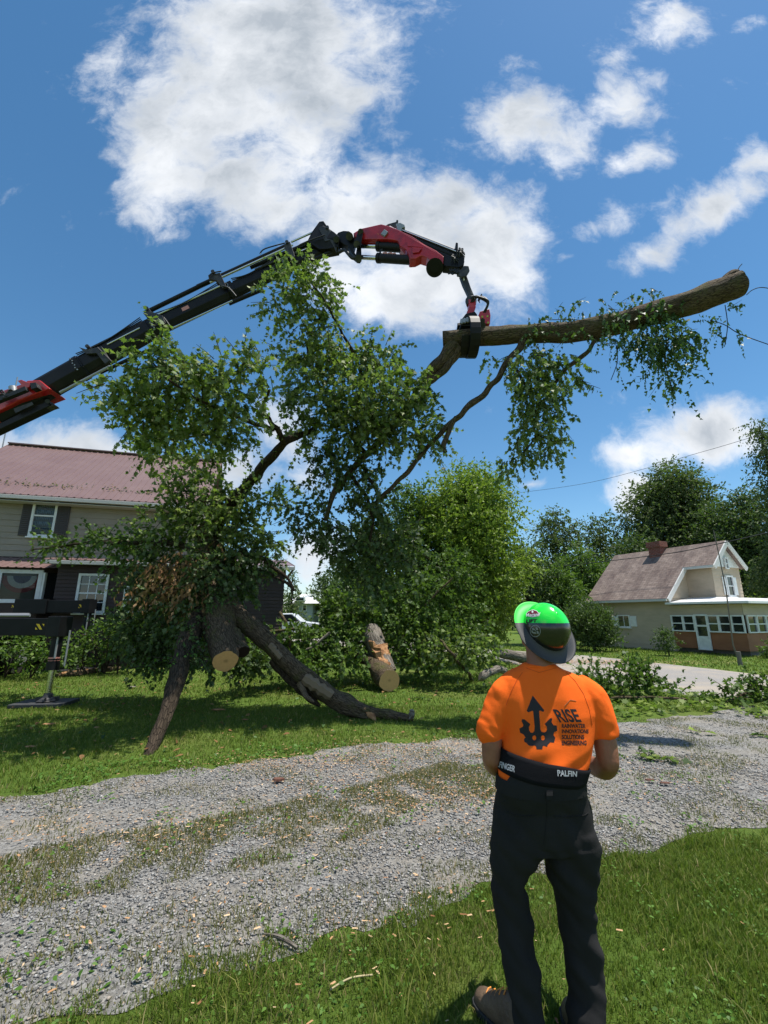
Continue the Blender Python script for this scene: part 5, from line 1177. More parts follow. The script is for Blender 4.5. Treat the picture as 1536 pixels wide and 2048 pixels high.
nb = P(1082, 1350, 2.21)
ctube(b, [nb - Zv * .06, nb, P(1080, 1318, 2.21), sk - HAx * .05 - HF * .01], [.075, .068, .062, .066], 20)
loft(b, rings_px([(1338, 1045, 1120, 2.22, .05), (1352, 1012, 1148, 2.22, .07), (1385, 1000, 1175, 2.22, .10), (1450, 1012, 1178, 2.21, .11), (1530, 1014, 1160, 2.2, .10), (1600, 1006, 1160, 2.19, .10), (1640, 1006, 1165, 2.2, .10), (1662, 1015, 1160, 2.2, .09)]))
def arm(l, r): ctube(b, [P(*q) for q in l], r, 16)
arm([(1015, 1378, 2.22), (992, 1425, 2.21), (984, 1475, 2.19), (983, 1516, 2.19)], [.055, .052, .046, .043])
arm([(983, 1516, 2.19), (990, 1530, 2.27), (1012, 1538, 2.38), (1035, 1535, 2.46)], [.043, .046, .038, .028])
arm([(1168, 1382, 2.22), (1194, 1430, 2.21), (1209, 1480, 2.19), (1216, 1524, 2.18)], [.055, .054, .051, .047])
arm([(1216, 1524, 2.18), (1208, 1535, 2.26), (1190, 1533, 2.37), (1176, 1520, 2.45)], [.047, .052, .042, .029])
def hand(w, fwd, upv, sgn):
    fwd = fwd.normalized(); side = fwd.cross(upv).normalized(); upv = side.cross(fwd)
    ellipsoid(b, w + fwd * .045, fwd * .052, side * .040, upv * .017)
    for k, (L, o_) in enumerate(((.068, .030), (.078, .010), (.073, -.010), (.058, -.029))):
        p0 = w + fwd * .085 + side * o_; p1 = p0 + fwd * L * .45 - upv * .012; p2 = p1 + fwd * L * .2 - upv * L * .38; p3 = p2 - fwd * L * .12 - upv * L * .28
        ctube(b, [p0 - fwd * .02, p0, p1, p2, p3], [.0095, .0095, .009, .0085, .0075], 10, 3)
    p0 = w + fwd * .025 + side * .032 * sgn; ctube(b, [p0, p0 + fwd * .028 + side * .022 * sgn - upv * .008, p0 + fwd * .052 + side * .022 * sgn - upv * .026], [.013, .0115, .0095], 10, 3)
wL = P(1035, 1535, 2.46); hand(wL, Vector((.85, .45, .1)), Vector((0, -.2, 1)), -1)
wR = P(1176, 1520, 2.45); hand(wR, Vector((-.75, .4, .35)), Vector((.2, -.2, 1)), 1)
LEG_L = [(1690, 992, 1080, 2.2, .085), (1769, 992, 1040, 2.21, .07), (1881, 1008, 1056, 2.2, .055), (1960, 1022, 1064, 2.17, .05), (2060, 1042, 1080, 2.15, .045), (2100, 1045, 1082, 2.15, .045)]
LEG_R = [(1690, 1096, 1188, 2.2, .085), (1760, 1110, 1182, 2.21, .07), (1881, 1136, 1184, 2.2, .055), (1960, 1145, 1195, 2.18, .055), (2060, 1148, 1190, 2.16, .045), (2100, 1150, 1188, 2.16, .045)]
loft(b, rings_px(LEG_L)); loft(b, rings_px(LEG_R))
fl = P(1065, 2100, 2.15); fr_ = P(1170, 2100, 2.16)
ftL = Vector((-.50, .86, 0)).normalized(); ftR = Vector((.12, 1, 0)).normalized()
for f_, d_ in ((fl, ftL), (fr_, ftR)): q = Vector((f_.x, f_.y, .06)); ctube(b, [q - d_ * .03 + Zv * .03, q + d_ * .08, q + d_ * .16 - Zv * .02], [.038, .034, .028], 12)
body = b.build('body', SKIN, man); remesh(body, .0055, 4)
for f_ in body.data.polygons: f_.use_smooth = True
EYE = mat('eye_white', (.7, .68, .65), .2); IR = mat('eye_iris', (.05, .03, .02), .15)
for s_ in (-1, 1):
    m_ = MB(); c_ = sk + HF * .094 + HL * .03 * s_ - HAx * .018; ellipsoid(m_, c_, HL * .012, HF * .010, HAx * .009, 12, 8); ey = m_.build('eye', EYE, man)
    m_ = MB(); ellipsoid(m_, c_ + HF * .008, HL * .005, HF * .003, HAx * .005, 10, 6); m_.build('iris', IR, ey)
m_ = MB(); ellipsoid(m_, sk - HF * .022 - HAx * .005, HL * .0815, HF * .085, HAx * .09, 24, 16); hr = m_.build('hair', mat('short_grey_brown_hair', (.09, .065, .05), .8, bump=(200, .6)), man)

# shirt
sh = MB()
loft(sh, rings_px(dense([(1327, 1049, 1107, 2.21, .064), (1334, 1040, 1118, 2.215, .074), (1341, 1018, 1138, 2.22, .084), (1352, 1003, 1158, 2.22, .094), (1368, 996, 1172, 2.22, .106), (1392, 996, 1184, 2.215, .118), (1425, 1000, 1189, 2.21, .127), (1465, 1003, 1186, 2.205, .126), (1500, 1004, 1180, 2.185, .121), (1530, 1002, 1171, 2.17, .118), (1556, 1001, 1161, 2.165, .116), (1566, 1006, 1155, 2.165, .110)])), 36, 2.4)
ctube(sh, [P(1030, 1372, 2.22), P(1007, 1392, 2.215), P(991, 1430, 2.205), P(980, 1460, 2.195)], [.066, .074, .069, .060], 20)
sh.tube([P(982, 1450, 2.197), P(978, 1472, 2.192)], [.063, .057], 20)
ctube(sh, [P(1150, 1374, 2.22), P(1177, 1395, 2.215), P(1197, 1433, 2.205), P(1206, 1460, 2.198)], [.068, .079, .075, .066], 20)
sh.tube([P(1205, 1452, 2.2), P(1211, 1476, 2.192)], [.069, .063], 20)
shirt = sh.build('shirt', ORANGE, man); remesh(shirt, .006, 7)
def wr(co):
    x_ = (co - base)
    w1 = noise.noise(Vector((x_.x * 7, x_.y * 7, x_.z * 3.2 + x_.x * 4))) * .011
    low = max(0, min(1, (1.26 - co.z) / .2)); w2 = noise.noise(Vector((x_.x * 6 + 3, x_.y * 5, x_.z * 20 - x_.x * 9))) * .011 * low
    arm_ = max(0, min(1, (abs(co.x - P(1094, 1450, 2.2).x) - .19) / .05)); w3 = noise.noise(Vector((x_.x * 16, x_.y * 14, x_.z * 26 + x_.x * 14))) * .005 * arm_
    fade = max(0, min(1, (co.z - P(1090, 1556, 2.07).z) / .05)); arm_ = 1 if arm_ > 0 else 0
    return (w1 + w2) * max(fade, arm_) + w3
displace(shirt, wr)
m_ = MB(); nc = [P(1050 + 28 * (1 - math.cos(t_)) , 1331 + 3 * math.sin(t_), 2.21 - .062 * math.sin(t_)) for t_ in np.linspace(0, math.pi, 14)]; m_.tube(nc, .006, 8); m_.build('collar', ORANGE, shirt)
dg = bpy.context.evaluated_depsgraph_get()
def bvh(o):
    me = o.data; off = Vector((0, 0, 0)); return BVHTree.FromPolygons([v.co + off for v in me.vertices], [p.vertices[:] for p in me.polygons])
# parts keep mesh data in world coordinates, so the trees match
bs = bvh(shirt)
def curve_mesh(cu):
    o = bpy.data.objects.new('tmp', cu); COL.objects.link(o); dgx = bpy.context.evaluated_depsgraph_get(); me = bpy.data.meshes.new_from_object(o.evaluated_get(dgx)); bpy.data.objects.remove(o); return me
def text_mesh(s, bold=.022):
    cu = bpy.data.curves.new('t', 'FONT'); cu.body = s; cu.offset = bold; cu.resolution_u = 4; return curve_mesh(cu)
def poly_mesh(loops):
    cu = bpy.data.curves.new('t', 'CURVE'); cu.dimensions = '2D'; cu.fill_mode = 'BOTH'
    for l in loops:
        sp_ = cu.splines.new('POLY'); sp_.points.add(len(l) - 1); sp_.use_cyclic_u = True
        for p_, (x, y) in zip(sp_.points, l): p_.co = (x, y, 0, 1)
    return curve_mesh(cu)
def decal(me, fmap, tree_, name, mt, par, off=.0006, cut=1.8, zlim=None):
    """lay a flat design onto a surface: fmap gives the pixel of the photo at which each point sits"""
    bm = bmesh.new(); bm.from_mesh(me); bmesh.ops.triangulate(bm, faces=bm.faces[:])
    for v_ in bm.verts: x, y = fmap(v_.co.x, v_.co.y); v_.co = (x, y, 0)
    for _ in range(5):
        es = [e_ for e_ in bm.edges if e_.calc_length() > cut]
        if not es: break
        bmesh.ops.subdivide_edges(bm, edges=es, cuts=1); bmesh.ops.triangulate(bm, faces=bm.faces[:])
    bad = []
    for v_ in bm.verts:
        d = ray(v_.co.x, v_.co.y).normalized(); h, n_, i_, ds = tree_.ray_cast(CAM, d)
        if h is None or (zlim and h.y > zlim): bad.append(v_); continue
        if n_.dot(d) > 0: n_ = -n_
        v_.co = h + n_ * off
    bmesh.ops.delete(bm, geom=bad, context='VERTS')
    me2 = bpy.data.meshes.new(name); bm.to_mesh(me2); bm.free(); me2.materials.append(mt); return link(name, me2, par)
def quadmap(me, TL, TR, BL, BR):
    xs = [v_.co.x for v_ in me.vertices]; ys = [v_.co.y for v_ in me.vertices]; x0, x1, y0, y1 = min(xs), max(xs), min(ys), max(ys)
    def f(x, y):
        a_ = (x - x0) / (x1 - x0); b_ = (y1 - y) / (y1 - y0)
        return tuple((TL[i] * (1 - a_) + TR[i] * a_) * (1 - b_) + (BL[i] * (1 - a_) + BR[i] * a_) * b_ for i in (0, 1))
    return f
def ztx(x, y): return 960 + x / 5.486, 1180 + y / 5.486
def put_text(s, TL, TR, BL, BR, name, mt, par, tree_, bold=.03, off=.0006, cut=2.0):
    me = text_mesh(s, bold); return decal(me, quadmap(me, ztx(*TL), ztx(*TR), ztx(*BL), ztx(*BR)), tree_, name, mt, par, off, cut)
put_text('RISE', (795, 1308), (1050, 1305), (875, 1455), (1118, 1450), 'lettering', INK, shirt, bs, .025)
for s, y0, y1, x1 in (('RAINWATER', 1468, 1515, 1157), ('INNOVATIONS', 1528, 1574, 1190), ('SOLUTIONS', 1588, 1638, 1142), ('ENGINEERING', 1651, 1704, 1168)):
    put_text(s, (897, y0), (x1, y0), (897, y1), (x1, y1), 'lettering', INK, shirt, bs, .038)
G1 = [(578, 1158), (705, 1320), (693, 1338), (655, 1322), (648, 1332), (655, 1420), (662, 1530), (676, 1556), (700, 1562), (722, 1556), (735, 1535), (733, 1500), (708, 1470), (765, 1412), (782, 1403), (793, 1416), (783, 1448), (806, 1482), (842, 1488), (848, 1545), (812, 1560), (806, 1592), (826, 1622), (812, 1675), (770, 1672), (742, 1700), (738, 1722), (700, 1708), (688, 1716), (684, 1748), (622, 1748), (614, 1712), (598, 1705), (560, 1712), (532, 1704), (508, 1676), (492, 1672), (480, 1640), (500, 1618), (478, 1585), (440, 1566), (432, 1520), (470, 1500), (476, 1480), (456, 1440), (462, 1416), (488, 1418), (552, 1472), (536, 1505), (540, 1540), (558, 1566), (580, 1566), (596, 1548), (600, 1500), (584, 1335), (576, 1325), (530, 1342), (512, 1325)]
eye = lambda cx_, fl_: [(cx_ + 24 * math.cos(t_) * (1 if math.cos(t_) * fl_ > 0 else .8), 1622 + 27 * math.sin(t_)) for t_ in np.linspace(0, 2 * math.pi, 14)[:-1]]
em = poly_mesh([G1, eye(598, -1), eye(688, 1)]); decal(em, ztx, bs, 'emblem', INK, shirt, .0006, 2.0)
def strip(l, w, name, mt, par, tree_, off=.001):
    q = []
    for (x0, y0), (x1, y1) in zip(l[:-1], l[1:]):
        for i in range(8): q.append((x0 + (x1 - x0) * i / 8, y0 + (y1 - y0) * i / 8))
    q.append(l[-1]); pp_ = []
    for x, y in q:
        d = ray(x, y).normalized(); h = tree_.ray_cast(CAM, d)
        if h[0] is not None: pp_.append(h[0] + h[1] * off)
    if len(pp_) > 2: m_ = MB(); m_.tube(pp_, w, 5); return m_.build(name, mt, par)
SEAM = mat('seam_thread', (.55, .075, .008), .9)
strip([(1045, 1345), (1034, 1360), (1022, 1385), (1012, 1410)], .0009, 'seam', SEAM, shirt, bs)
strip([(1132, 1345), (1150, 1362), (1167, 1388), (1178, 1418), (1184, 1450)], .0009, 'seam', SEAM, shirt, bs)
strip([(1052, 1336), (1078, 1345), (1112, 1336)], .0009, 'seam', SEAM, shirt, bs)
strip([(1129, 1412), (1140, 1400), (1152, 1402)], .0010, 'smudge', mat('grease_smudge', (.35, .17, .08), .9), shirt, bs)

# trousers
tr = MB()
loft(tr, rings_px(dense([(1560, 998, 1161, 2.165, .121), (1580, 996, 1167, 2.17, .126), (1605, 990, 1177, 2.2, .133), (1637, 983, 1182, 2.2, .138), (1665, 983, 1189, 2.2, .136), (1690, 984, 1196, 2.2, .125)], 3)), 36, 2.3)
loft(tr, rings_px(dense([(1650, 984, 1092, 2.2, .125), (1690, 984, 1091, 2.2, .118), (1710, 984, 1076, 2.2, .112), (1729, 985, 1061, 2.205, .105), (1769, 986, 1045, 2.21, .092), (1812, 989, 1057, 2.21, .086), (1845, 995, 1061, 2.2, .082), (1881, 1001, 1063, 2.195, .078), (1933, 1006, 1075, 2.185, .076), (1963, 1013, 1072, 2.18, .075), (2000, 1023, 1081, 2.17, .074), (2040, 1030, 1089, 2.16, .075), (2100, 1034, 1094, 2.15, .075), (2112, 1034, 1096, 2.15, .075)], 3)), 26, 2.2)
loft(tr, rings_px(dense([(1650, 1086, 1184, 2.2, .125), (1689, 1087, 1197, 2.2, .120), (1720, 1091, 1195, 2.2, .112), (1755, 1100, 1193, 2.205, .102), (1812, 1115, 1187, 2.21, .09), (1853, 1124, 1189, 2.205, .083), (1881, 1129, 1195, 2.2, .08), (1944, 1133, 1207, 2.19, .077), (1987, 1139, 1208, 2.18, .076), (2017, 1134, 1207, 2.17, .077), (2060, 1134, 1207, 2.165, .078), (2112, 1134, 1207, 2.16, .079)], 3)), 26, 2.2)
trs = tr.build('trousers', TROU, man); remesh(trs, .0075, 5)
def wt(co):
    x_ = co - base
    k = noise.noise(Vector((x_.x * 9, x_.y * 9, x_.z * 7 + x_.x * 10))) * .014
    kk = noise.noise(Vector((x_.x * 5 + 7, x_.y * 6, x_.z * 19 + x_.x * 16))) * .014 * (1 if co.z < .75 else .4)
    return k + kk
displace(trs, wt); bt_ = bvh(trs)
for (x, w_) in ((1098, 5.5), (1041, 3), (1163, 3)):
    m_ = MB(); pl = [P(x, 1566, 2.05)]
    d_ = [bt_.ray_cast(CAM, ray(x, y).normalized()) for y in (1572, 1580, 1590, 1598)]
    d_ = [h[0] for h in d_ if h[0] is not None]
    if len(d_) > 1:
        m_ = MB(); [m_.obox((a_ + b_) / 2 - Vector((0, .006, 0)), Vector((w_ * .0024, 0, 0)), Vector((0, .002, 0)), (b_ - a_) * .52) for a_, b_ in zip(d_[:-1], d_[1:])]; m_.build('belt_loop', TROU, trs)
strip([(1013, 1622), (1028, 1630), (1050, 1632), (1070, 1631)], .0018, 'pocket', TROU, trs, bt_); strip([(1106, 1632), (1135, 1634), (1170, 1630), (1176, 1625)], .0018, 'pocket', TROU, trs, bt_)
strip([(1094, 1600), (1093, 1640), (1088, 1690)], .0014, 'seam', TROU, trs, bt_)
# wide belt
def band_mesh(zt_, zb_, grow, n=72):
    rr = rings_px(dense([(1500, 1004, 1180, 2.185, .121), (1530, 1002, 1171, 2.17, .118), (1556, 998, 1163, 2.165, .120), (1580, 996, 1165, 2.17, .124), (1600, 992, 1174, 2.185, .130)]))
    zs_ = [r[0].z for r in rr][::-1]; R_ = rr[::-1]
    def at(z, k):
        cx_ = np.interp(z, zs_, [r[0].x for r in R_]); cy_ = np.interp(z, zs_, [r[0].y for r in R_]); rx = np.interp(z, zs_, [r[1] for r in R_]) + grow; ry = np.interp(z, zs_, [r[2] for r in R_]) + grow
        a_ = 2 * math.pi * k / n; ca, sa = math.cos(a_), math.sin(a_); return Vector((cx_ + rx * math.copysign(abs(ca) ** (2 / 2.4), ca), cy_ + ry * math.copysign(abs(sa) ** (2 / 2.4), sa), z))
    m_ = MB(); vs = []; J = 6
    for k in range(n):
        a_ = 2 * math.pi * k / n; t_ = (math.cos(a_) + 1) / 2
        for j in range(J): zz = zt_(t_) + (zb_(t_) - zt_(t_)) * j / (J - 1); vs.append(at(zz, k))
    m_.add(vs, [(k * J + j, k * J + j + 1, ((k + 1) % n) * J + j + 1, ((k + 1) % n) * J + j) for k in range(n) for j in range(J - 1)], smooth=True); return m_
zpx = lambda y: P(1090, y, 2.09).z
belt = band_mesh(lambda t_: zpx(1507 + 40 * t_ - 2), lambda t_: zpx(1549 + 26 * t_ - 8 * (t_ > .8) * (t_ - .8) * 5 + 4 * math.sin(math.pi * t_)), .006).build('belt', BELTM, man)
bv_ = bvh(belt); so_ = belt.modifiers.new('t', 'SOLIDIFY'); so_.thickness = .006; so_.offset = 1
wb2 = band_mesh(lambda t_: zpx(1552 + 10 * (abs(t_ - .5) > .42)), lambda t_: zpx(1592), .009).build('waistband', TROU, trs)
bvb = BVHTree.FromPolygons([v_.co + v_.normal * 0 for v_ in belt.data.vertices], [p.vertices[:] for p in belt.data.polygons])
def zb7(x, y): return 900 + x / 3.84, 1170 + y / 3.84
def belt_text(s, TL, TR, BL, BR):
    me = text_mesh(s, .03); decal(me, quadmap(me, zb7(*TL), zb7(*TR), zb7(*BL), zb7(*BR)), bvb, 'lettering', BINK, belt, .0075, 2.5)
belt_text('LFINGER', (378, 1350), (508, 1392), (372, 1398), (500, 1440))
belt_text('PALFIN', (818, 1418), (968, 1428), (822, 1466), (965, 1468))

# boots
LEATH = mat('brown_boot_leather', (.13, .085, .05), .6, bump=(40, .4), noise_col=((.07, .045, .03), 9, .4, .7)); SOLE = mat('boot_sole', (.02, .02, .02), .8); LACE = mat('orange_lace', (.7, .25, .04), .7)
for f_, d_, nm in ((fl, ftL, 1), (fr_, ftR, 2)):
    o0 = Vector((f_.x, f_.y, 0)) + d_ * (.03 if nm == 1 else -.07); sd_ = d_.cross(Zv).normalized(); m_ = MB()
    secs = [(-.02, .030, .05, .07), (.02, .038, .06, .09), (.07, .042, .075, .10), (.12, .044, .065, .085), (.17, .048, .05, .06), (.22, .050, .040, .052), (.26, .044, .034, .045), (.285, .028, .028, .035)]
    vs = []; n_ = 18
    for t_, w_, zc_, h_ in secs:
        for k in range(n_): a_ = 2 * math.pi * k / n_; vs.append(o0 + d_ * t_ + sd_ * w_ * math.cos(a_) + Zv * max(.02, zc_ + h_ * math.sin(a_) * (1 if math.sin(a_) > 0 else .7)))
    K = len(secs); m_.add(vs, [(i * n_ + k, i * n_ + (k + 1) % n_, (i + 1) * n_ + (k + 1) % n_, (i + 1) * n_ + k) for i in range(K - 1) for k in range(n_)] + [list(range(n_ - 1, -1, -1)), [(K - 1) * n_ + k for k in range(n_)]], smooth=True)
    bo = m_.build('boot', LEATH, man); ss = bo.modifiers.new('s', 'SUBSURF'); ss.levels = ss.render_levels = 1
    m_ = MB(); ol = []
    for t_, w_, _, _ in secs: ol.append(o0 + d_ * t_ + sd_ * (w_ + .006))
    ol.append(o0 + d_ * .298)
    for t_, w_, _, _ in secs[::-1]: ol.append(o0 + d_ * t_ - sd_ * (w_ + .006))
    m_.prism([p + Zv * .002 for p in ol], Zv * .03); m_.build('sole', SOLE, bo, .004)
    m_ = MB()
    for k in range(5): t_ = .10 + .028 * k; zt_ = np.interp(t_, [s_[0] for s_ in secs], [s_[2] + s_[3] for s_ in secs]) + .002; c_ = o0 + d_ * t_ + Zv * zt_; m_.tube([c_ - sd_ * .022 - Zv * .008 - d_ * .008, c_, c_ + sd_ * .022 - Zv * .008 + d_ * .008], .003, 6)
    m_.build('laces', LACE, bo)

# hard hat
ZT = P(1092, 1246, 2.13).z
def hat_mat(name, dark, dark2, rough):
    m, t, b_ = newmat(name, rough, .5); tcn = t.nodes.new('ShaderNodeTexCoord'); o = tcn.outputs['Object']; s_ = t.nodes.new('ShaderNodeSeparateXYZ'); t.links.new(o, s_.inputs[0])
    ck = t.nodes.new('ShaderNodeTexWave'); ck.bands_direction = 'DIAGONAL'; ck.inputs['Scale'].default_value = 70; t.links.new(o, ck.inputs['Vector'])
    d_ = tmix(t, ck.outputs['Fac'], dark, dark2); f_ = tmath(t, 'GREATER_THAN', s_.outputs[2], ZT)
    t.links.new(tmix(t, f_, d_, (.015, .72, .045)), b_.inputs['Base Color']); b_.inputs['Coat Weight'].default_value = .5 if rough < .3 else 0.0; b_.inputs['Coat Roughness'].default_value = .12; return m
hat = empty('hard_hat', HC, 'full brim hard hat, bright green above and carbon black below, tipped back on the man', 'hard hat')
m_ = MB(); nu_, nv_ = 64, 26; vs = []
for j in range(nv_ + 1):
    th = R(96) * j / nv_
    for k in range(nu_):
        ph = 2 * math.pi * k / nu_; rg = 1 + .035 * math.exp(-((math.cos(ph) * math.sin(th)) / .22) ** 2) * math.cos(th)
        vs.append(HC + HL * .105 * math.sin(th) * math.cos(ph) + HF * .122 * math.sin(th) * math.sin(ph) + HAx * .118 * math.cos(th) * rg)
m_.add(vs, [(j * nu_ + k, (j + 1) * nu_ + k, (j + 1) * nu_ + (k + 1) % nu_, j * nu_ + (k + 1) % nu_) for j in range(nv_) for k in range(nu_)], smooth=True)
crown = m_.build('shell', hat_mat('hat_gloss', (.008, .008, .009), (.012, .012, .013), .22), hat); ht = bvh(crown); so_ = crown.modifiers.new('t', 'SOLIDIFY'); so_.thickness = .003; so_.offset = -1
m_ = MB(); vs = []; prof = [(1.0, -.004), (1.05, -.012), (1.2, -.018), (1.36, -.022), (1.40, -.020), (1.395, -.026), (1.2, -.024), (1.0, -.014)]
for k in range(nu_):
    ph = 2 * math.pi * k / nu_; ext = 1 + .05 * abs(math.sin(ph))
    for r_, z_ in prof: e_ = r_ if r_ <= 1.0 else 1 + (r_ - 1) * ext * (1.0 if math.sin(ph) > 0 else 1.12); vs.append(HC + HL * .103 * e_ * math.cos(ph) + HF * .120 * e_ * math.sin(ph) + HAx * (z_ - .015 * (1 if False else 0)))
Pn = len(prof); m_.add(vs, [(k * Pn + j, ((k + 1) % nu_) * Pn + j, ((k + 1) % nu_) * Pn + j + 1, k * Pn + j + 1) for k in range(nu_) for j in range(Pn - 1)], smooth=True)
m_.build('brim', hat_mat('hat_brim', (.02, .019, .019), (.06, .058, .057), .55), hat)
MAROON = mat('maroon_sticker', (.16, .02, .03), .4); SWH = mat('sticker_white', (.75, .75, .74), .4); SILV = mat('silver_sticker', (.22, .23, .24), .35)
dk = lambda loops, nm, mt, off=.0012: decal(poly_mesh(loops), ztx, ht, nm, mt, hat, off, 2.0)
dk([[(505, 262), (530, 235), (580, 215), (625, 228), (652, 262), (640, 285), (580, 302), (520, 288)]], 'sticker', SWH)
dk([[(511, 263), (533, 240), (580, 221), (622, 233), (645, 262), (635, 281), (580, 296), (524, 283)]], 'sticker', MAROON, .0017)
dk([[(572, 252), (568, 240), (580, 225), (590, 240), (586, 252)]], 'flame_mark', SWH, .0022)
put_text('Mecanil', (508, 258), (665, 248), (512, 296), (650, 290), 'lettering', SWH, hat, ht, .02, .0024, 2)
put_text('LIFT', (510, 325), (628, 318), (506, 362), (622, 355), 'lettering', INK, hat, ht, .04, .0014, 2)
circ = lambda r, s0=0., s1=2 * math.pi, n_=28: [(608 + r * .9 * math.cos(t_), 450 + r * math.sin(t_)) for t_ in np.linspace(s0, s1, n_)]
dk([circ(66)[:-1], circ(58)[:-1]], 'round_sticker', SILV)
for (x, y, a_, b2) in ((590, 430, 20, 12), (625, 425, 14, 16), (600, 470, 24, 10), (635, 465, 12, 18), (575, 455, 9, 16), (612, 448, 8, 6)):
    dk([[(x + a_ * math.cos(t_), y + b2 * math.sin(t_ + .4)) for t_ in np.linspace(0, 6.28, 9)[:-1]]], 'round_sticker', SILV, .0014)

# ================================================================ the broken tree, the lifted log, the brush
KY = .93
def YS(x, y, Y): return Y * KY - 1.0 * max(0, min(1, (760 - y) / 120)) * max(0, min(1, (720 - x) / 60))
def pts(l): return [P(x, y, YS(x, y, Y)) for x, y, Y in l]
def rad(l, rp): return [pxs(p) * r for p, r in zip(l, rp)]
def limb_obj(name, par, l, rp, mts=(BARK,), capmi=None, seed=0, n=14, bumpy=.22, k=6, label=None, wob=0):
    q = pts(l); m_ = MB(); limb(m_, q, rad(q, rp), k, n, 0, capmi, bumpy, wob, seed); o = m_.build(name, list(mts), par)
    if label: o['label'] = label
    return o
PEEL = bark_mat('peeled_wood', (.13, .095, .06), (.24, .18, .12), None, 2.2)
# ---------- log held by the grapple
L0 = P(886, 681, 8.6)
LG = empty('lifted_log', L0, 'long bark covered log held in the air by the grapple, leafy branches hanging below', 'log')
lp = [(886, 681, 8.6), (925, 677, 8.52), (960, 674, 8.45), (1050, 668, 8.2), (1150, 663, 7.95), (1250, 642, 7.65), (1350, 614, 7.35), (1420, 590, 7.17), (1480, 568, 7.03)]
limb_obj('trunk', LG, lp, (16.5, 17.5, 17.5, 17.5, 20, 21, 22.5, 24.5, 25.5), (BARK, CUT), 1, seed=3, n=26, bumpy=.16)
m_ = MB(); e_ = pts([(1440, 575, 7.1), (1466, 550, 7.02), (1480, 543, 6.98)]); limb(m_, e_, [.10, .09, .02], 4, 8, bumpy=.4, seed=2); m_.build('knot', BARK, LG)
BR = [([(905, 690, 8.55), (893, 708, 8.6), (872, 735, 8.7), (858, 752, 8.75), (832, 792, 8.85), (800, 836, 8.95), (762, 880, 9.0), (735, 908, 9.05), (700, 945, 9.1), (668, 985, 9.1), (650, 1040, 9.1)], (13, 14, 12, 11, 9, 8, 8, 7, 6.5, 6, 4)),
      ([(920, 692, 8.5), (912, 712, 8.55), (888, 738, 8.65), (864, 760, 8.75), (848, 772, 8.8)], (10, 9, 8, 6, 5)),
      ([(1046, 684, 8.2), (1038, 698, 8.2), (1020, 718, 8.25), (1003, 745, 8.3), (975, 780, 8.4), (945, 808, 8.5), (925, 826, 8.5), (902, 842, 8.6), (878, 872, 8.7), (842, 912, 8.8), (802, 958, 8.9), (762, 994, 9.0), (740, 1010, 9.0)], (9, 7.5, 6, 6, 5.5, 6.5, 6, 5.5, 5, 5, 4.5, 4, 2)),
      ([(915, 836, 8.55), (898, 862, 8.6), (889, 888, 8.6), (891, 906, 8.6)], (5, 5, 5, 4.5)),
      ([(1197, 676, 7.85), (1180, 695, 7.9), (1160, 716, 8.0), (1130, 740, 8.1), (1110, 765, 8.1)], (4, 4, 4.5, 4, 3)),
      ([(1020, 718, 8.25), (1045, 760, 8.2), (1065, 800, 8.2), (1075, 850, 8.2), (1060, 890, 8.2), (1020, 925, 8.2)], (3, 3, 2.5, 2, 1.5, 1)),
      ([(762, 880, 9.0), (740, 850, 9.0), (742, 800, 8.9), (725, 750, 8.8), (700, 690, 8.8), (660, 620, 8.8), (620, 560, 8.8)], (5, 4.5, 4, 3.5, 3, 2.2, 1)),
      ([(735, 908, 9.05), (690, 860, 9.0), (650, 800, 9.0), (625, 730, 9.0), (600, 650, 9.0)], (5, 4, 3, 2.4, 1.2)),
      ([(800, 836, 8.95), (815, 800, 8.9), (800, 760, 8.8), (790, 720, 8.8)], (4, 3, 2, 1)),
      ([(700, 945, 9.1), (730, 990, 9.1), (745, 1050, 9.1), (730, 1110, 9.2)], (4, 3.5, 3, 1.5)),
      ([(762, 994, 9.0), (740, 960, 9), (720, 930, 9.1)], (4, 4, 3))]
for i, (l, rp) in enumerate(BR): limb_obj('branch', LG, l, rp, (BARK_DK if i > 4 else BARK,), seed=20 + i, n=9, wob=.05, k=6)
def foliage(name, par, blobs, leaf, mt, seed, tmpl=MAPLE, per=9, tl=.35, dens=1, hang=.25, gap=0, thick=.8, tw=True, twr=.008, clear=None):
    blobs = [(b[0], b[1], b[2], b[3], YS(b[0], b[1], b[4])) + tuple(b[5:]) for b in blobs]; leaf *= .86
    A = clumps(blobs, leaf, per, tl, dens * 1.8, seed, hang, gap, thick); k = A[0][:, 2] > .03
    o = leafmesh(name, A[0][k], A[1][k], A[2][k], A[3][k], tmpl, mt, par)
    if tw: twigmesh(A[4], twr, BARK_DK, 'twigs', o, 2)
    return o
# maple leaves on the hanging branches
foliage('foliage', LG, [(1060, 745, 50, 40, 8.2), (1105, 735, 55, 36, 8.2), (1025, 720, 32, 22, 8.2, .7), (975, 712, 28, 12, 8.3, .4), (1085, 800, 50, 50, 8.2), (1105, 850, 35, 40, 8.2), (1060, 860, 32, 34, 8.2, .9), (1100, 895, 28, 22, 8.2), (1040, 905, 30, 24, 8.2, .8), (1010, 935, 20, 20, 8.2, .8), (1148, 760, 22, 36, 8.1, .5), (1062, 780, 30, 40, 8.2, .8)], .105, LEAF, 61, hang=.8, per=8, tl=.3, dens=.62)
foliage('foliage', LG, [(605, 530, 42, 30, 8.8, .9), (570, 580, 52, 42, 8.8), (625, 585, 48, 46, 8.8), (660, 570, 26, 40, 8.8, .5), (550, 610, 34, 30, 8.8, .8), (600, 640, 50, 36, 8.8, .7), (660, 650, 36, 42, 8.8, .6), (700, 680, 28, 26, 8.8, .35)], .105, LEAF, 62, hang=.35, gap=.22, dens=.72)
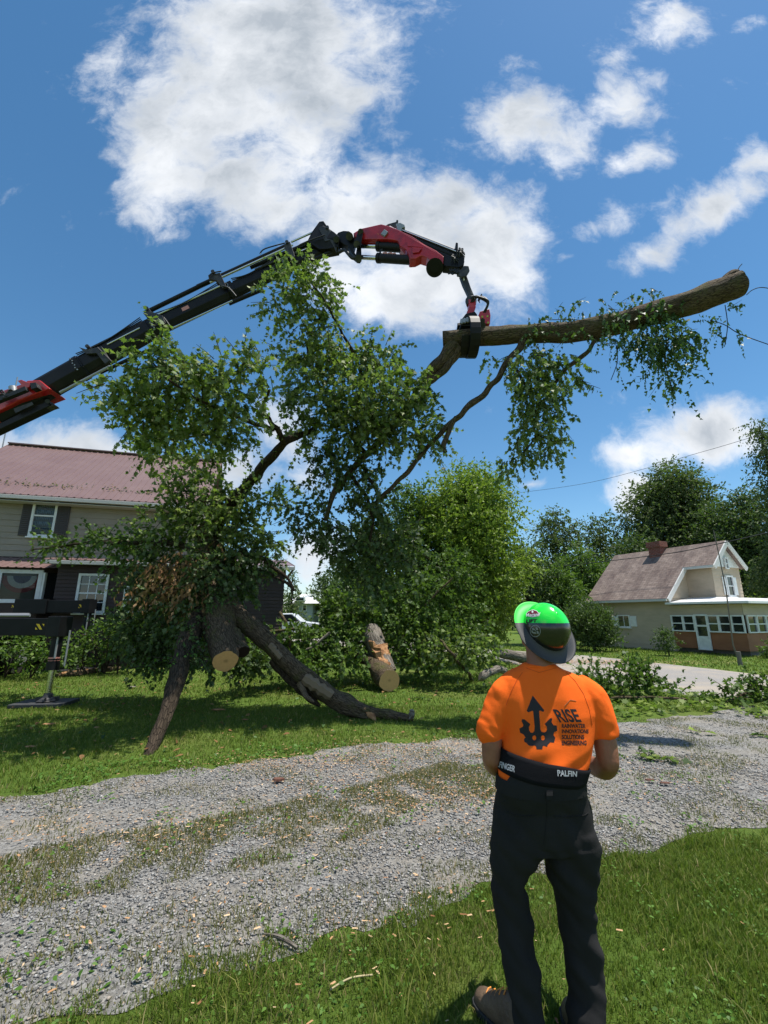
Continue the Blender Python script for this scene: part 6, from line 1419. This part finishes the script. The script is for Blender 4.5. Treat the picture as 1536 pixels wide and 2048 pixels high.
foliage('foliage', LG, [(620, 710, 66, 50, 8.9), (690, 720, 70, 52, 8.8), (755, 722, 50, 42, 8.8, .8), (790, 700, 30, 22, 8.8, .45), (640, 790, 84, 66, 8.4), (730, 790, 84, 64, 8.3), (810, 790, 62, 54, 8.5), (845, 780, 28, 36, 8.7, .8), (860, 840, 34, 34, 8.8, .6), (780, 850, 74, 50, 8.6, 1), (700, 850, 70, 54, 8.6, 1), (835, 875, 54, 40, 8.7, .8), (600, 860, 44, 50, 8.8, .5), (880, 900, 26, 16, 8.8, .3)], .108, LEAF, 63, hang=.35, gap=.22, dens=.8)
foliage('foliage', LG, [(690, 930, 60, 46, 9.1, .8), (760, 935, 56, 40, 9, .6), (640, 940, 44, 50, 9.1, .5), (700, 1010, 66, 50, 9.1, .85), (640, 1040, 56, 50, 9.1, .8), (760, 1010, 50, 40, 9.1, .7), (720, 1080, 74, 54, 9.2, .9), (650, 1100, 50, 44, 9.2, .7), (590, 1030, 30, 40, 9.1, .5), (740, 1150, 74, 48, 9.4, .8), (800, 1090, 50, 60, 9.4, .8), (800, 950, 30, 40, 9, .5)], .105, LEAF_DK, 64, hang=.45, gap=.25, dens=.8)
# ivy on the log
foliage('vine', LG, [(1075, 640, 44, 14, 8.1, .28), (1120, 632, 30, 16, 8.05, .3), (1160, 625, 40, 22, 8.0, .35), (1205, 615, 36, 22, 7.8, .35), (1160, 665, 30, 12, 7.75, .45), (1200, 640, 40, 22, 7.7, .4), (1270, 625, 40, 34, 7.5, .6), (1290, 590, 30, 24, 7.5, .3), (1330, 625, 46, 34, 7.3, .6), (1370, 590, 22, 24, 7.2, .25), (1275, 680, 50, 30, 7.5, .95), (1330, 690, 52, 44, 7.3, 1.05), (1380, 665, 34, 36, 7.25, .7), (1345, 745, 32, 30, 7.3, .6), (1230, 690, 20, 36, 7.6, .25), (1300, 740, 20, 20, 7.4, .3), (1075, 672, 22, 20, 8.0, .5), (1445, 630, 24, 26, 7.1, .3), (1465, 660, 20, 30, 7.1, .2), (1360, 775, 16, 14, 7.3, .35), (1065, 690, 14, 26, 8.0, .4)], .085, LEAF_VINE, 65, IVY, 9, .32, dens=.68, hang=1.0, thick=.6, tw=True, twr=.005)
m_ = MB(); g = np.random.default_rng(12)
for l in ([(1493, 590, 6.95), (1505, 580, 6.9), (1525, 575, 6.8), (1560, 582, 6.7)], [(1420, 640, 7.1), (1450, 650, 7.1), (1480, 668, 7.0), (1540, 690, 6.8)], [(1340, 660, 7.2), (1330, 720, 7.2), (1345, 780, 7.2)], [(1230, 680, 7.6), (1235, 720, 7.6), (1222, 760, 7.6)], [(1450, 610, 7.1), (1455, 650, 7.1), (1450, 690, 7.1)], [(1080, 640, 8.1), (1160, 640, 7.8), (1240, 650, 7.5), (1320, 620, 7.2), (1380, 600, 7.1)], [(1473, 549, 7.0), (1478, 535, 7.0), (1484, 528, 7.0)]):
    q = spline(pts(l), 8); m_.tube(q, .007, 5, cap=False)
m_.build('vine_stem', BARK_DK, LG)

# ---------- the broken tree standing propped on its limbs
KY = 1
def YS(x, y, Y): return Y - 2.5 * max(0, min(1, (960 - y) / 170)) * max(0, min(1, (680 - x) / 120))
FTc = G(380, 1345); FT = empty('broken_tree', FTc, 'storm broken maple propped on two limbs, sawn butt facing the drive, ragged leafy crown', 'tree')
limb_obj('trunk', FT, [(415, 1060, 9.4), (418, 1110, 9.2), (424, 1160, 8.9), (432, 1215, 8.5), (438, 1262, 8.1), (447, 1298, 7.75), (451, 1323, 7.5)], (24, 26, 30, 34, 31, 27, 24), (BARK, CUT), 1, seed=40, n=28, bumpy=.14)
limb_obj('hollow_stub', FT, [(465, 1270, 8.1), (478, 1290, 7.9), (487, 1304, 7.75)], (16, 14, 13), (BARK, HOLE), 1, seed=41, n=16)
limb_obj('limb', FT, [(424, 1165, 8.9), (408, 1205, 8.5), (390, 1245, 8.1), (374, 1285, 7.7), (362, 1330, 7.3), (348, 1380, 6.95), (333, 1425, 6.65), (312, 1475, 6.35), (292, 1525, G(292, 1512).y)], (22, 21, 20, 19, 17, 16, 14, 12, 9), (BARK_DK,), None, seed=42, n=18, bumpy=.25)
limb_obj('stub', FT, [(372, 1300, 7.6), (356, 1322, 7.45), (345, 1334, 7.35)], (13, 12, 12), (BARK, HOLE), 1, seed=43, n=12)
gl = G(738, 1440); Ye = gl.y
RL = [(428, 1170, 8.9), (452, 1205, 8.6), (480, 1233, 8.5), (518, 1268, 8.4), (558, 1306, 8.3), (602, 1348, 8.25), (648, 1384, 8.2), (694, 1411, 8.1), (740, 1430, Ye + .12)]
limb_obj('limb', FT, RL, (17, 17, 17, 16, 16, 17, 18, 17, 13), (BARK, CUT), 1, seed=44, n=20, bumpy=.28)
limb_obj('splinter', FT, [(598, 1368, 8.1), (612, 1392, 8.0), (628, 1404, 7.95)], (7, 5, 1), (PEEL,), seed=48, n=7, bumpy=.6)
limb_obj('splinter', FT, [(728, 1420, 7.98), (746, 1436, 7.9), (752, 1446, 7.86)], (8, 5, 1), (CUT_SH,), seed=49, n=7, bumpy=.6)
limb_obj('split_limb', FT, [(545, 1318, 8.4), (575, 1352, 8.4), (610, 1385, 8.3), (640, 1412, 8.2)], (9, 11, 10, 3), (BARK_DK,), seed=45, n=10, bumpy=.45)
limb_obj('split_limb', FT, [(715, 1416, 8.05), (760, 1426, 7.95), (800, 1434, 7.85), (826, 1436, 7.8)], (9, 9, 7, 6), (BARK,), seed=46, n=10, bumpy=.45)
limb_obj('knot', FT, [(820, 1436, 7.82), (824, 1428, 7.8), (822, 1420, 7.78)], (6, 6, 4), (BARK_LT,), seed=47, n=8, bumpy=.4)
# bare peeled strips on the right limb
def peel(p0, p1, w0, name, mt, off=.9):
    m_ = MB(); K = 8; vs = []; c = pts(RL); 
    for i in range(K + 1):
        t = i / K; px = p0[0] + (p1[0] - p0[0]) * t; py = p0[1] + (p1[1] - p0[1]) * t; Y = p0[2] + (p1[2] - p0[2]) * t; w = w0 * (.35 + .65 * math.sin(math.pi * min(1, t * 1.6 + .12) ) if t < .5 else (.8 if t < .95 else .55)) * (1 + .3 * math.sin(i * 2.7))
        for s_, dd in ((-1, .05), (-.4, 0), (.4, 0), (1, .05)): vs.append(P(px + s_ * w * .55, py - s_ * w * .83, Y + dd))
    fs = [(4 * i + j, 4 * i + j + 1, 4 * i + j + 5, 4 * i + j + 4) for i in range(K) for j in range(3)]; m_.add(vs, fs); o = m_.build(name, mt, FT)
    sm = o.modifiers.new('thick', 'SOLIDIFY'); sm.thickness = .03; return o
peel((608, 1356, 8.05), (664, 1392, 7.98), 11, 'peeled_wood', PEEL)
peel((540, 1290, 8.2), (562, 1316, 8.13), 6, 'peeled_wood', PEEL)
for i, (l, rp) in enumerate([([(416, 1080, 9.3), (440, 1035, 9.3), (470, 1000, 9.3), (500, 962, 9.2), (520, 938, 9.1), (545, 912, 9.1), (570, 885, 9.0), (600, 868, 9.0), (640, 850, 9.0)], (16, 13, 12, 10, 9.5, 9, 8.5, 7, 3)),
        ([(570, 884, 9.0), (560, 868, 9.0), (545, 852, 8.9), (530, 832, 8.9), (524, 812, 8.9), (540, 780, 8.9)], (7, 6, 5, 4, 3.5, 2)), ([(548, 858, 8.9), (525, 848, 8.9), (500, 842, 8.9), (460, 830, 8.8), (400, 800, 8.7), (340, 760, 8.6), (300, 720, 8.6)], (4.5, 4, 4, 3.5, 3, 2.4, 1.5)),
        ([(460, 830, 8.8), (420, 860, 8.7), (350, 880, 8.7), (280, 870, 8.6), (220, 800, 8.6)], (3, 2.5, 2, 1.6, 1)), ([(500, 962, 9.2), (490, 985, 9.2), (470, 1000, 9.1), (400, 1000, 8.9)], (5, 4, 3, 1.5)),
        ([(410, 1110, 9.1), (350, 1090, 9.2), (270, 1085, 9.6), (190, 1085, 9.9), (110, 1095, 10.1), (60, 1100, 10.2)], (8, 6, 5, 3.5, 2, 1)), ([(430, 1130, 9.1), (480, 1110, 9.0), (530, 1120, 9.0), (575, 1160, 9.0), (590, 1180, 9.0)], (6, 5, 4, 3, 2)),
        ([(490, 1140, 9.0), (540, 1150, 8.9), (578, 1172, 8.8), (585, 1190, 8.8)], (3, 3, 3, 1))]): limb_obj('branch', FT, l, rp, (BARK_DK,), seed=60 + i, n=9, wob=.06)
foliage('foliage', FT, [(300, 720, 54, 44, 8.6, .8), (350, 740, 60, 56, 8.6), (330, 690, 34, 28, 8.6, .6), (265, 775, 56, 36, 8.6, .7), (205, 785, 26, 12, 8.6, .4), (290, 830, 76, 50, 8.6), (250, 860, 44, 34, 8.6, .8), (370, 830, 84, 70, 8.7), (330, 895, 70, 36, 8.7, .9), (410, 895, 64, 34, 8.8, .9), (440, 750, 58, 48, 8.8), (480, 720, 40, 30, 8.8, .7), (470, 810, 56, 50, 8.8, .9), (470, 870, 44, 44, 8.9, .8), (520, 740, 34, 34, 8.9, .6)], .108, LEAF, 71, hang=.35, gap=.15, dens=.85)
foliage('foliage', FT, [(380, 960, 56, 28, 9.3, .8), (350, 975, 40, 22, 9.4, .7), (430, 990, 60, 40, 9.3), (360, 1020, 66, 40, 9.3), (480, 1010, 44, 40, 9.2, .7), (430, 1050, 80, 50, 9.2), (330, 1060, 54, 44, 9.3, .9), (490, 1070, 50, 50, 9.2, .8), (540, 1000, 34, 46, 9.2, .45), (560, 960, 30, 40, 9.1, .4), (530, 1090, 34, 34, 9.1, .6)], .105, LEAF, 72, hang=.3, gap=.1, dens=.9)
foliage('foliage', FT, [(270, 1085, 46, 26, 9.6, .9), (215, 1080, 44, 22, 9.8, .8), (160, 1082, 44, 20, 10, .8), (110, 1092, 36, 17, 10.1, .7), (70, 1102, 20, 9, 10.2, .4), (250, 1120, 40, 30, 9.6, .6)], .095, LEAF_MID, 73, hang=.2, dens=.85)
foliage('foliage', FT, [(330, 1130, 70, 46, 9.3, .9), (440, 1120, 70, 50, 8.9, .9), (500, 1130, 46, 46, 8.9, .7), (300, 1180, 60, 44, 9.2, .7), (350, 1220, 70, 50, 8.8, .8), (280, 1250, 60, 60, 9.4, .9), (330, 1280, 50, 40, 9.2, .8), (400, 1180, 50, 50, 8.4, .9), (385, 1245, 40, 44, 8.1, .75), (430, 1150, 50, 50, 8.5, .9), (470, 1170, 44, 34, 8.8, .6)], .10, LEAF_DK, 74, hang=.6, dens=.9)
foliage('dead_foliage', FT, [(370, 1120, 60, 34, 8.7, .5), (310, 1145, 48, 30, 8.8, .8), (345, 1170, 60, 38, 8.6, 1.1), (390, 1185, 54, 44, 8.3, 1.0), (350, 1130, 40, 30, 8.6, .8), (280, 1180, 26, 22, 8.9, .7), (380, 1240, 26, 24, 8.3, .5), (430, 1090, 30, 20, 8.7, .3), (265, 1150, 20, 20, 9, .5)], .10, LEAF_BR, 75, OVAL, 8, .25, hang=1.3, dens=.55)
foliage('ivy', FT, [(425, 1225, 26, 50, 8.1, .3), (400, 1290, 24, 20, 7.6, .2), (368, 1270, 20, 30, 7.6, .2), (390, 1320, 30, 16, 7.4, .15)], .06, LEAF_VINE, 76, IVY, 7, .2, hang=.6)
# cut twig with a few pale leaves in front of the left leg
foliage('sprout', FT, [(355, 1322, 26, 12, 7.2, .28), (300, 1335, 20, 14, 7.3, .15)], .06, LEAF_CLOVER, 77, OVAL, 5, .25)

YS = lambda x, y, Y: Y
# ---------- piles of cut brush
def pile(name, label, blobs, mt, leaf, seed, sticks=(), dens=.95, tmpl=MAPLE, hang=.25, gap=.1):
    A = clumps(blobs, leaf, 8, .32, dens * 1.7, seed, hang, gap); k = (A[0][:, 2] > .02); c = P(*[blobs[0][i] for i in (0, 1, 4)]); c.z = 0
    root = empty(name, c, label, 'brush pile'); fo = leafmesh('foliage', A[0][k], A[1][k], A[2][k], A[3][k], tmpl, mt, root)
    sg = A[4][(A[4][:, :, 2].min(1) > 0)]; twigmesh(sg, .007, BARK_DK, 'twigs', fo, 2)
    for i, (l, rp) in enumerate(sticks): limb_obj('branch', root, l, rp, (BARK if i % 2 == 0 else BARK_LT,), seed=seed + i, n=8, wob=.05)
    return root
pile('brush_pile', 'leafy mass of fallen branches lying behind the sawn logs', [(600, 1290, 70, 50, 11.4), (540, 1310, 56, 34, 11), (685, 1275, 52, 48, 11.8), (610, 1300, 50, 34, 11.8), (700, 1220, 60, 60, 12.2), (672, 1215, 34, 40, 12.4, .9), (690, 1320, 50, 26, 10.9, .9), (500, 1310, 44, 28, 10.6), (620, 1330, 60, 20, 10.6, .9)], LEAF_MID, .10, 81,
     [([(560, 1225, 11.5), (575, 1255, 11.3), (580, 1300, 11.2)], (3, 3, 3)), ([(660, 1265, 11), (630, 1290, 10.9), (600, 1305, 10.9)], (3, 2, 2)), ([(500, 1270, 11), (560, 1262, 11.1), (600, 1255, 11.2)], (4, 3, 2))])
pile('brush_pile', 'tall dark leafy branches piled under the bright maple', [(850, 1200, 60, 60, 12.6), (820, 1260, 56, 50, 12.1), (880, 1270, 56, 46, 12.1), (770, 1200, 50, 60, 12.8, .9), (940, 1250, 50, 50, 12.6), (840, 1320, 50, 24, 11.5), (900, 1150, 60, 60, 13.4, .8), (730, 1265, 30, 34, 12.2, .7)], LEAF_MID, .10, 82,
     [([(905, 1155, 12), (880, 1180, 12), (850, 1210, 12)], (2, 2, 2))])
pile('brush_pile', 'pale leaved cut branches at the edge of the lawn beside the man', [(920, 1300, 50, 32, 11), (965, 1310, 36, 26, 11, .9), (890, 1330, 36, 20, 10.6, .9), (950, 1340, 30, 12, 10.5, .6), (870, 1300, 36, 30, 11.3), (985, 1285, 22, 22, 11.3, .7)], LEAF, .10, 83,
     [([(880, 1280, 10.7), (915, 1320, 10.6), (944, 1360, G(944, 1362).y)], (2.4, 3, 3.4)), ([(960, 1352, 10.4), (985, 1342, 10.6), (1010, 1340, 10.9)], (9, 8, 7))], gap=.15)
pile('brush_pile', 'clump of dark leafy branches between lawn and road, right of the man', [(1255, 1350, 40, 32, 9.9), (1225, 1375, 46, 26, 9.6), (1290, 1370, 44, 24, 9.6), (1185, 1360, 34, 22, 9.9, .8), (1260, 1325, 24, 16, 10, .6), (1320, 1380, 26, 16, 9.5, .8), (1180, 1340, 20, 14, 10, .4), (1360, 1385, 26, 14, 9.6, .5)], LEAF_MID, .085, 84,
     [([(1150, 1402, 9.2), (1280, 1396, 9.3), (1400, 1402, 9.2)], (2.5, 2.5, 2)), ([(1228, 1335, 9.8), (1240, 1360, 9.8), (1250, 1395, 9.7)], (1.5, 2, 2))], gap=.2, hang=-.2)
pile('brush_pile', 'spread of leafy branches on the verge by the right edge', [(1500, 1380, 46, 26, 9.2), (1460, 1390, 34, 16, 9.1, .8), (1540, 1365, 34, 26, 9.2), (1545, 1400, 40, 20, 8.9), (1405, 1390, 24, 9, 9.2, .5)], LEAF_MID, .09, 85,
     [([(1450, 1405, 9), (1500, 1385, 9.1), (1560, 1370, 9.1)], (2.5, 2.5, 2))], gap=.15)
pile('brush_pile', 'low dark leaves heaped at the foot of the broken tree by the house wall', [(330, 1310, 60, 34, 9.6), (420, 1315, 50, 26, 9.4), (500, 1325, 50, 22, 10.2), (280, 1300, 40, 30, 10), (480, 1290, 40, 30, 10, .8)], LEAF_DK, .10, 86)

# ---------- logs
def log(name, label, l, rp, mts, capmi, seed, **kw):
    o = limb_obj(name, None, l, rp, mts, capmi, seed, **kw); return tag(o, label, 'log')
log('sawn_log', 'thick log on the lawn with its round sawn face and dark heart toward the drive', [(700, 1300, 12.2), (725, 1315, 11.7), (748, 1330, 11.3), (757, 1340, 11.1), (768, 1352, 10.85), (779, 1362, 10.55)], (9, 11, 14, 20, 22, 21.5), (BARK, CUT), 1, 91, n=24, bumpy=.12)
lo = log('leaning_log', 'upright log piece with torn orange wood leaning behind the sawn log', [(739, 1258, 11.9), (747, 1278, 11.75), (757, 1300, 11.6), (772, 1330, 11.3), (782, 1346, 11.2)], (18, 20, 20, 17, 13), (BARK_LT, CUT), None, 92, n=20, bumpy=.2)
m_ = MB(); g = np.random.default_rng(8)
K = 9; vs = []
for i in range(K + 1):
    t = i / K; cx_ = 756 + 17 * t; cy_ = 1290 + 50 * t; Y = 11.43 - .38 * t; w = 15 * (1 - .25 * t)
    for s_ in (-1, -.5, 0, .5, 1): vs.append(P(cx_ + s_ * w + g.normal() * 1.2, cy_ + g.normal() * 2 + (-6 * abs(s_) if i == 0 else 0), Y + .14 * s_ * s_ - .05 + g.normal() * .02))
m_.add(vs, [(5 * i + j, 5 * i + j + 1, 5 * i + j + 6, 5 * i + j + 5) for i in range(K) for j in range(4)]); o = m_.build('torn_wood', CUT_SH, lo); o.matrix_parent_inverse = Matrix.Identity(4)
sm = o.modifiers.new('thick', 'SOLIDIFY'); sm.thickness = .05
log('smooth_log', 'smooth rounded log lying on the grass by the road behind the neck of the man', [(990, 1306, 15.5), (1012, 1309, 15.4), (1045, 1315, 15.2), (1080, 1322, 15), (1110, 1327, 14.9)], (6, 9.5, 11, 12, 12), (BARK_LT, CUT), 1, 93, n=18, bumpy=.12)
m_ = MB(); l = [G(100, 1357), G(140, 1353), G(185, 1347), G(240, 1340)]
q = spline([p + Vector((0, 0, .06)) for p in l], 6)
m_.tube(q, interp([.03, .10, .09, .05], 6, len(q)), 9, bumpy=.5, seed=4); sl_o = m_.build('bark_slab', BARK, None); tag(sl_o, 'torn strip of bark and pale wood lying behind the near outrigger leg', 'bark slab')
m_ = MB(); vs = []
for i, p in enumerate(q[4:13]):
    for s_ in (-1, 0, 1): vs.append(p + Vector((0, -.095 + .03 * abs(s_), .035 + s_ * .045 + .015 * math.sin(i * 2.1))))
m_.add(vs, [(3 * i + j, 3 * i + j + 1, 3 * i + j + 4, 3 * i + j + 3) for i in range(8) for j in range(2)]); o = m_.build('bare_wood', CUT_SH, sl_o); o.modifiers.new('t', 'SOLIDIFY').thickness = .02; o.matrix_parent_inverse = Matrix.Identity(4)
def chunk(px, py, L, w, label, mt=CUT_SH, name='bark_chip', rz=0, seed=1, flat=.25):
    g = np.random.default_rng(seed); c = G(px, py); c.z = .03; m_ = MB(); n_ = 9
    def ring(s_, z): return [Vector((c.x + math.cos(6.283 * k / n_ + rz) * L * s_ * (.8 + .4 * g.random()), c.y + math.sin(6.283 * k / n_) * w * s_ * (.8 + .4 * g.random()), c.z + z)) for k in range(n_)]
    A = ring(1, 0); B = ring(.85, w * flat); m_.add(A + B, [list(range(n_ - 1, -1, -1)), list(range(n_, 2 * n_))] + [(k, (k + 1) % n_, n_ + (k + 1) % n_, n_ + k) for k in range(n_)])
    return tag(m_.build(name, mt), label, 'wood chip')
chunk(436, 1423, .13, .05, 'largest flat tan bark chip on the shaded lawn, right of the dark leaning limb', seed=1)
chunk(490, 1443, .06, .03, 'small pale wood chip on the lawn to the lower right of the largest chip', seed=2)
chunk(264, 1376, .12, .04, 'brown bark chip on the lawn left of the dark leaning limb', BARK_LT, seed=3)
chunk(97, 1452, .09, .04, 'pale reddish chip on the sunlit grass below the near outrigger pad', seed=4)
chunk(60, 1498, .07, .03, 'small orange chip on the lawn at the far left above the gravel', seed=5)
chunk(556, 1567, .07, .035, 'dark brown bark piece lying on the gravel near its far edge', mat('wet_bark', (.12, .05, .03), .8), seed=6, flat=.6)
chunk(1300, 1567, .05, .02, 'small brown bark piece on the gravel right of the belt of the man', bpy.data.materials['wet_bark'], seed=7, flat=.6)
chunk(1330, 1573, .06, .02, 'longer brown bark piece on the gravel, rightmost of the pair near the man', bpy.data.materials['wet_bark'], seed=8, flat=.5)
m_ = MB(); q = [G(528, 1882) + Vector((0, 0, .03)), G(560, 1893) + Vector((0, 0, .04)), G(594, 1905) + Vector((0, 0, .02))]; m_.tube(spline(q, 6), interp([.006, .011, .008], 6, 13), 8, bumpy=.3); tag(m_.build('dry_stick', BARK_LT), 'short pale dry stick at the near edge of the gravel', 'stick')
m_ = MB(); q = [G(660, 1990) + Vector((0, 0, .02)), G(700, 1972) + Vector((0, 0, .03)), G(745, 1960) + Vector((0, 0, .02))]; m_.tube(spline(q, 5), .004, 6); tag(m_.build('grass_stalk', mat('straw', (.4, .33, .18), .8)), 'thin dry straw stalk lying in the near grass', 'stalk')
def sprig(px, py, label, n_, spread, mt, seed, leaf=.09, cat='leafy twig', ln=.35, rz=0.):
    g = np.random.default_rng(seed); c = G(px, py); root = empty('leafy_twig', c, label, cat); d = Vector((math.cos(rz), math.sin(rz), 0))
    m_ = MB(); m_.tube(spline([c - d * ln / 2 + Zv * .03, c + Zv * .05, c + d * ln / 2 + Zv * .03], 4), .004, 5); m_.build('stem', BARK_DK, root)
    t = g.uniform(-.5, .5, n_); p = np.array(c)[None] + np.array(d)[None] * (t * ln)[:, None] + g.normal(size=(n_, 3)) * [spread, spread, .012] + [0, 0, .045]
    p[:, 2] = np.maximum(p[:, 2], .025)
    leafmesh('foliage', p, g.normal(size=(n_, 3)) * [1, 1, .25], g.normal(size=(n_, 3)) * .4 + [0, 0, 1], leaf * (.6 + .6 * g.random(n_)), MAPLE, mt, root)
sprig(1322, 1524, 'broken leafy maple twig lying alone on the gravel, right of the man', 26, .05, LEAF, 1, .10, ln=.42, rz=-.35)
sprig(1290, 1510, 'darker leafy tip beside the broken twig on the gravel', 12, .04, LEAF_DK, 2, .09, ln=.15, rz=2.2)
sprig(1412, 1470, 'pale pair of maple leaves on the gravel near the right edge', 5, .03, LEAF_LT, 3, .12, ln=.25, rz=-.2)
sprig(1522, 1476, 'small leafy twig on the gravel cut by the right edge', 12, .05, LEAF_MID, 4, .09, ln=.3, rz=.1)
sprig(1525, 1436, 'pale leaves on the gravel edge below the brush at the right', 6, .04, LEAF_LT, 5, .11, ln=.2)
sprig(925, 1441, 'pale fallen leaves on the lawn left of the man', 10, .06, LEAF_LT, 6, .10, ln=.3, rz=.3)
sprig(840, 1400, 'dark fallen leaves on the grass between the sawn log and the man', 16, .08, LEAF_MID, 7, .09, ln=.5, rz=.1)
sprig(930, 1475, 'low leafy sprig at the grass edge beside the left sleeve of the man', 22, .07, LEAF_MID, 8, .06, ln=.3, rz=.2)
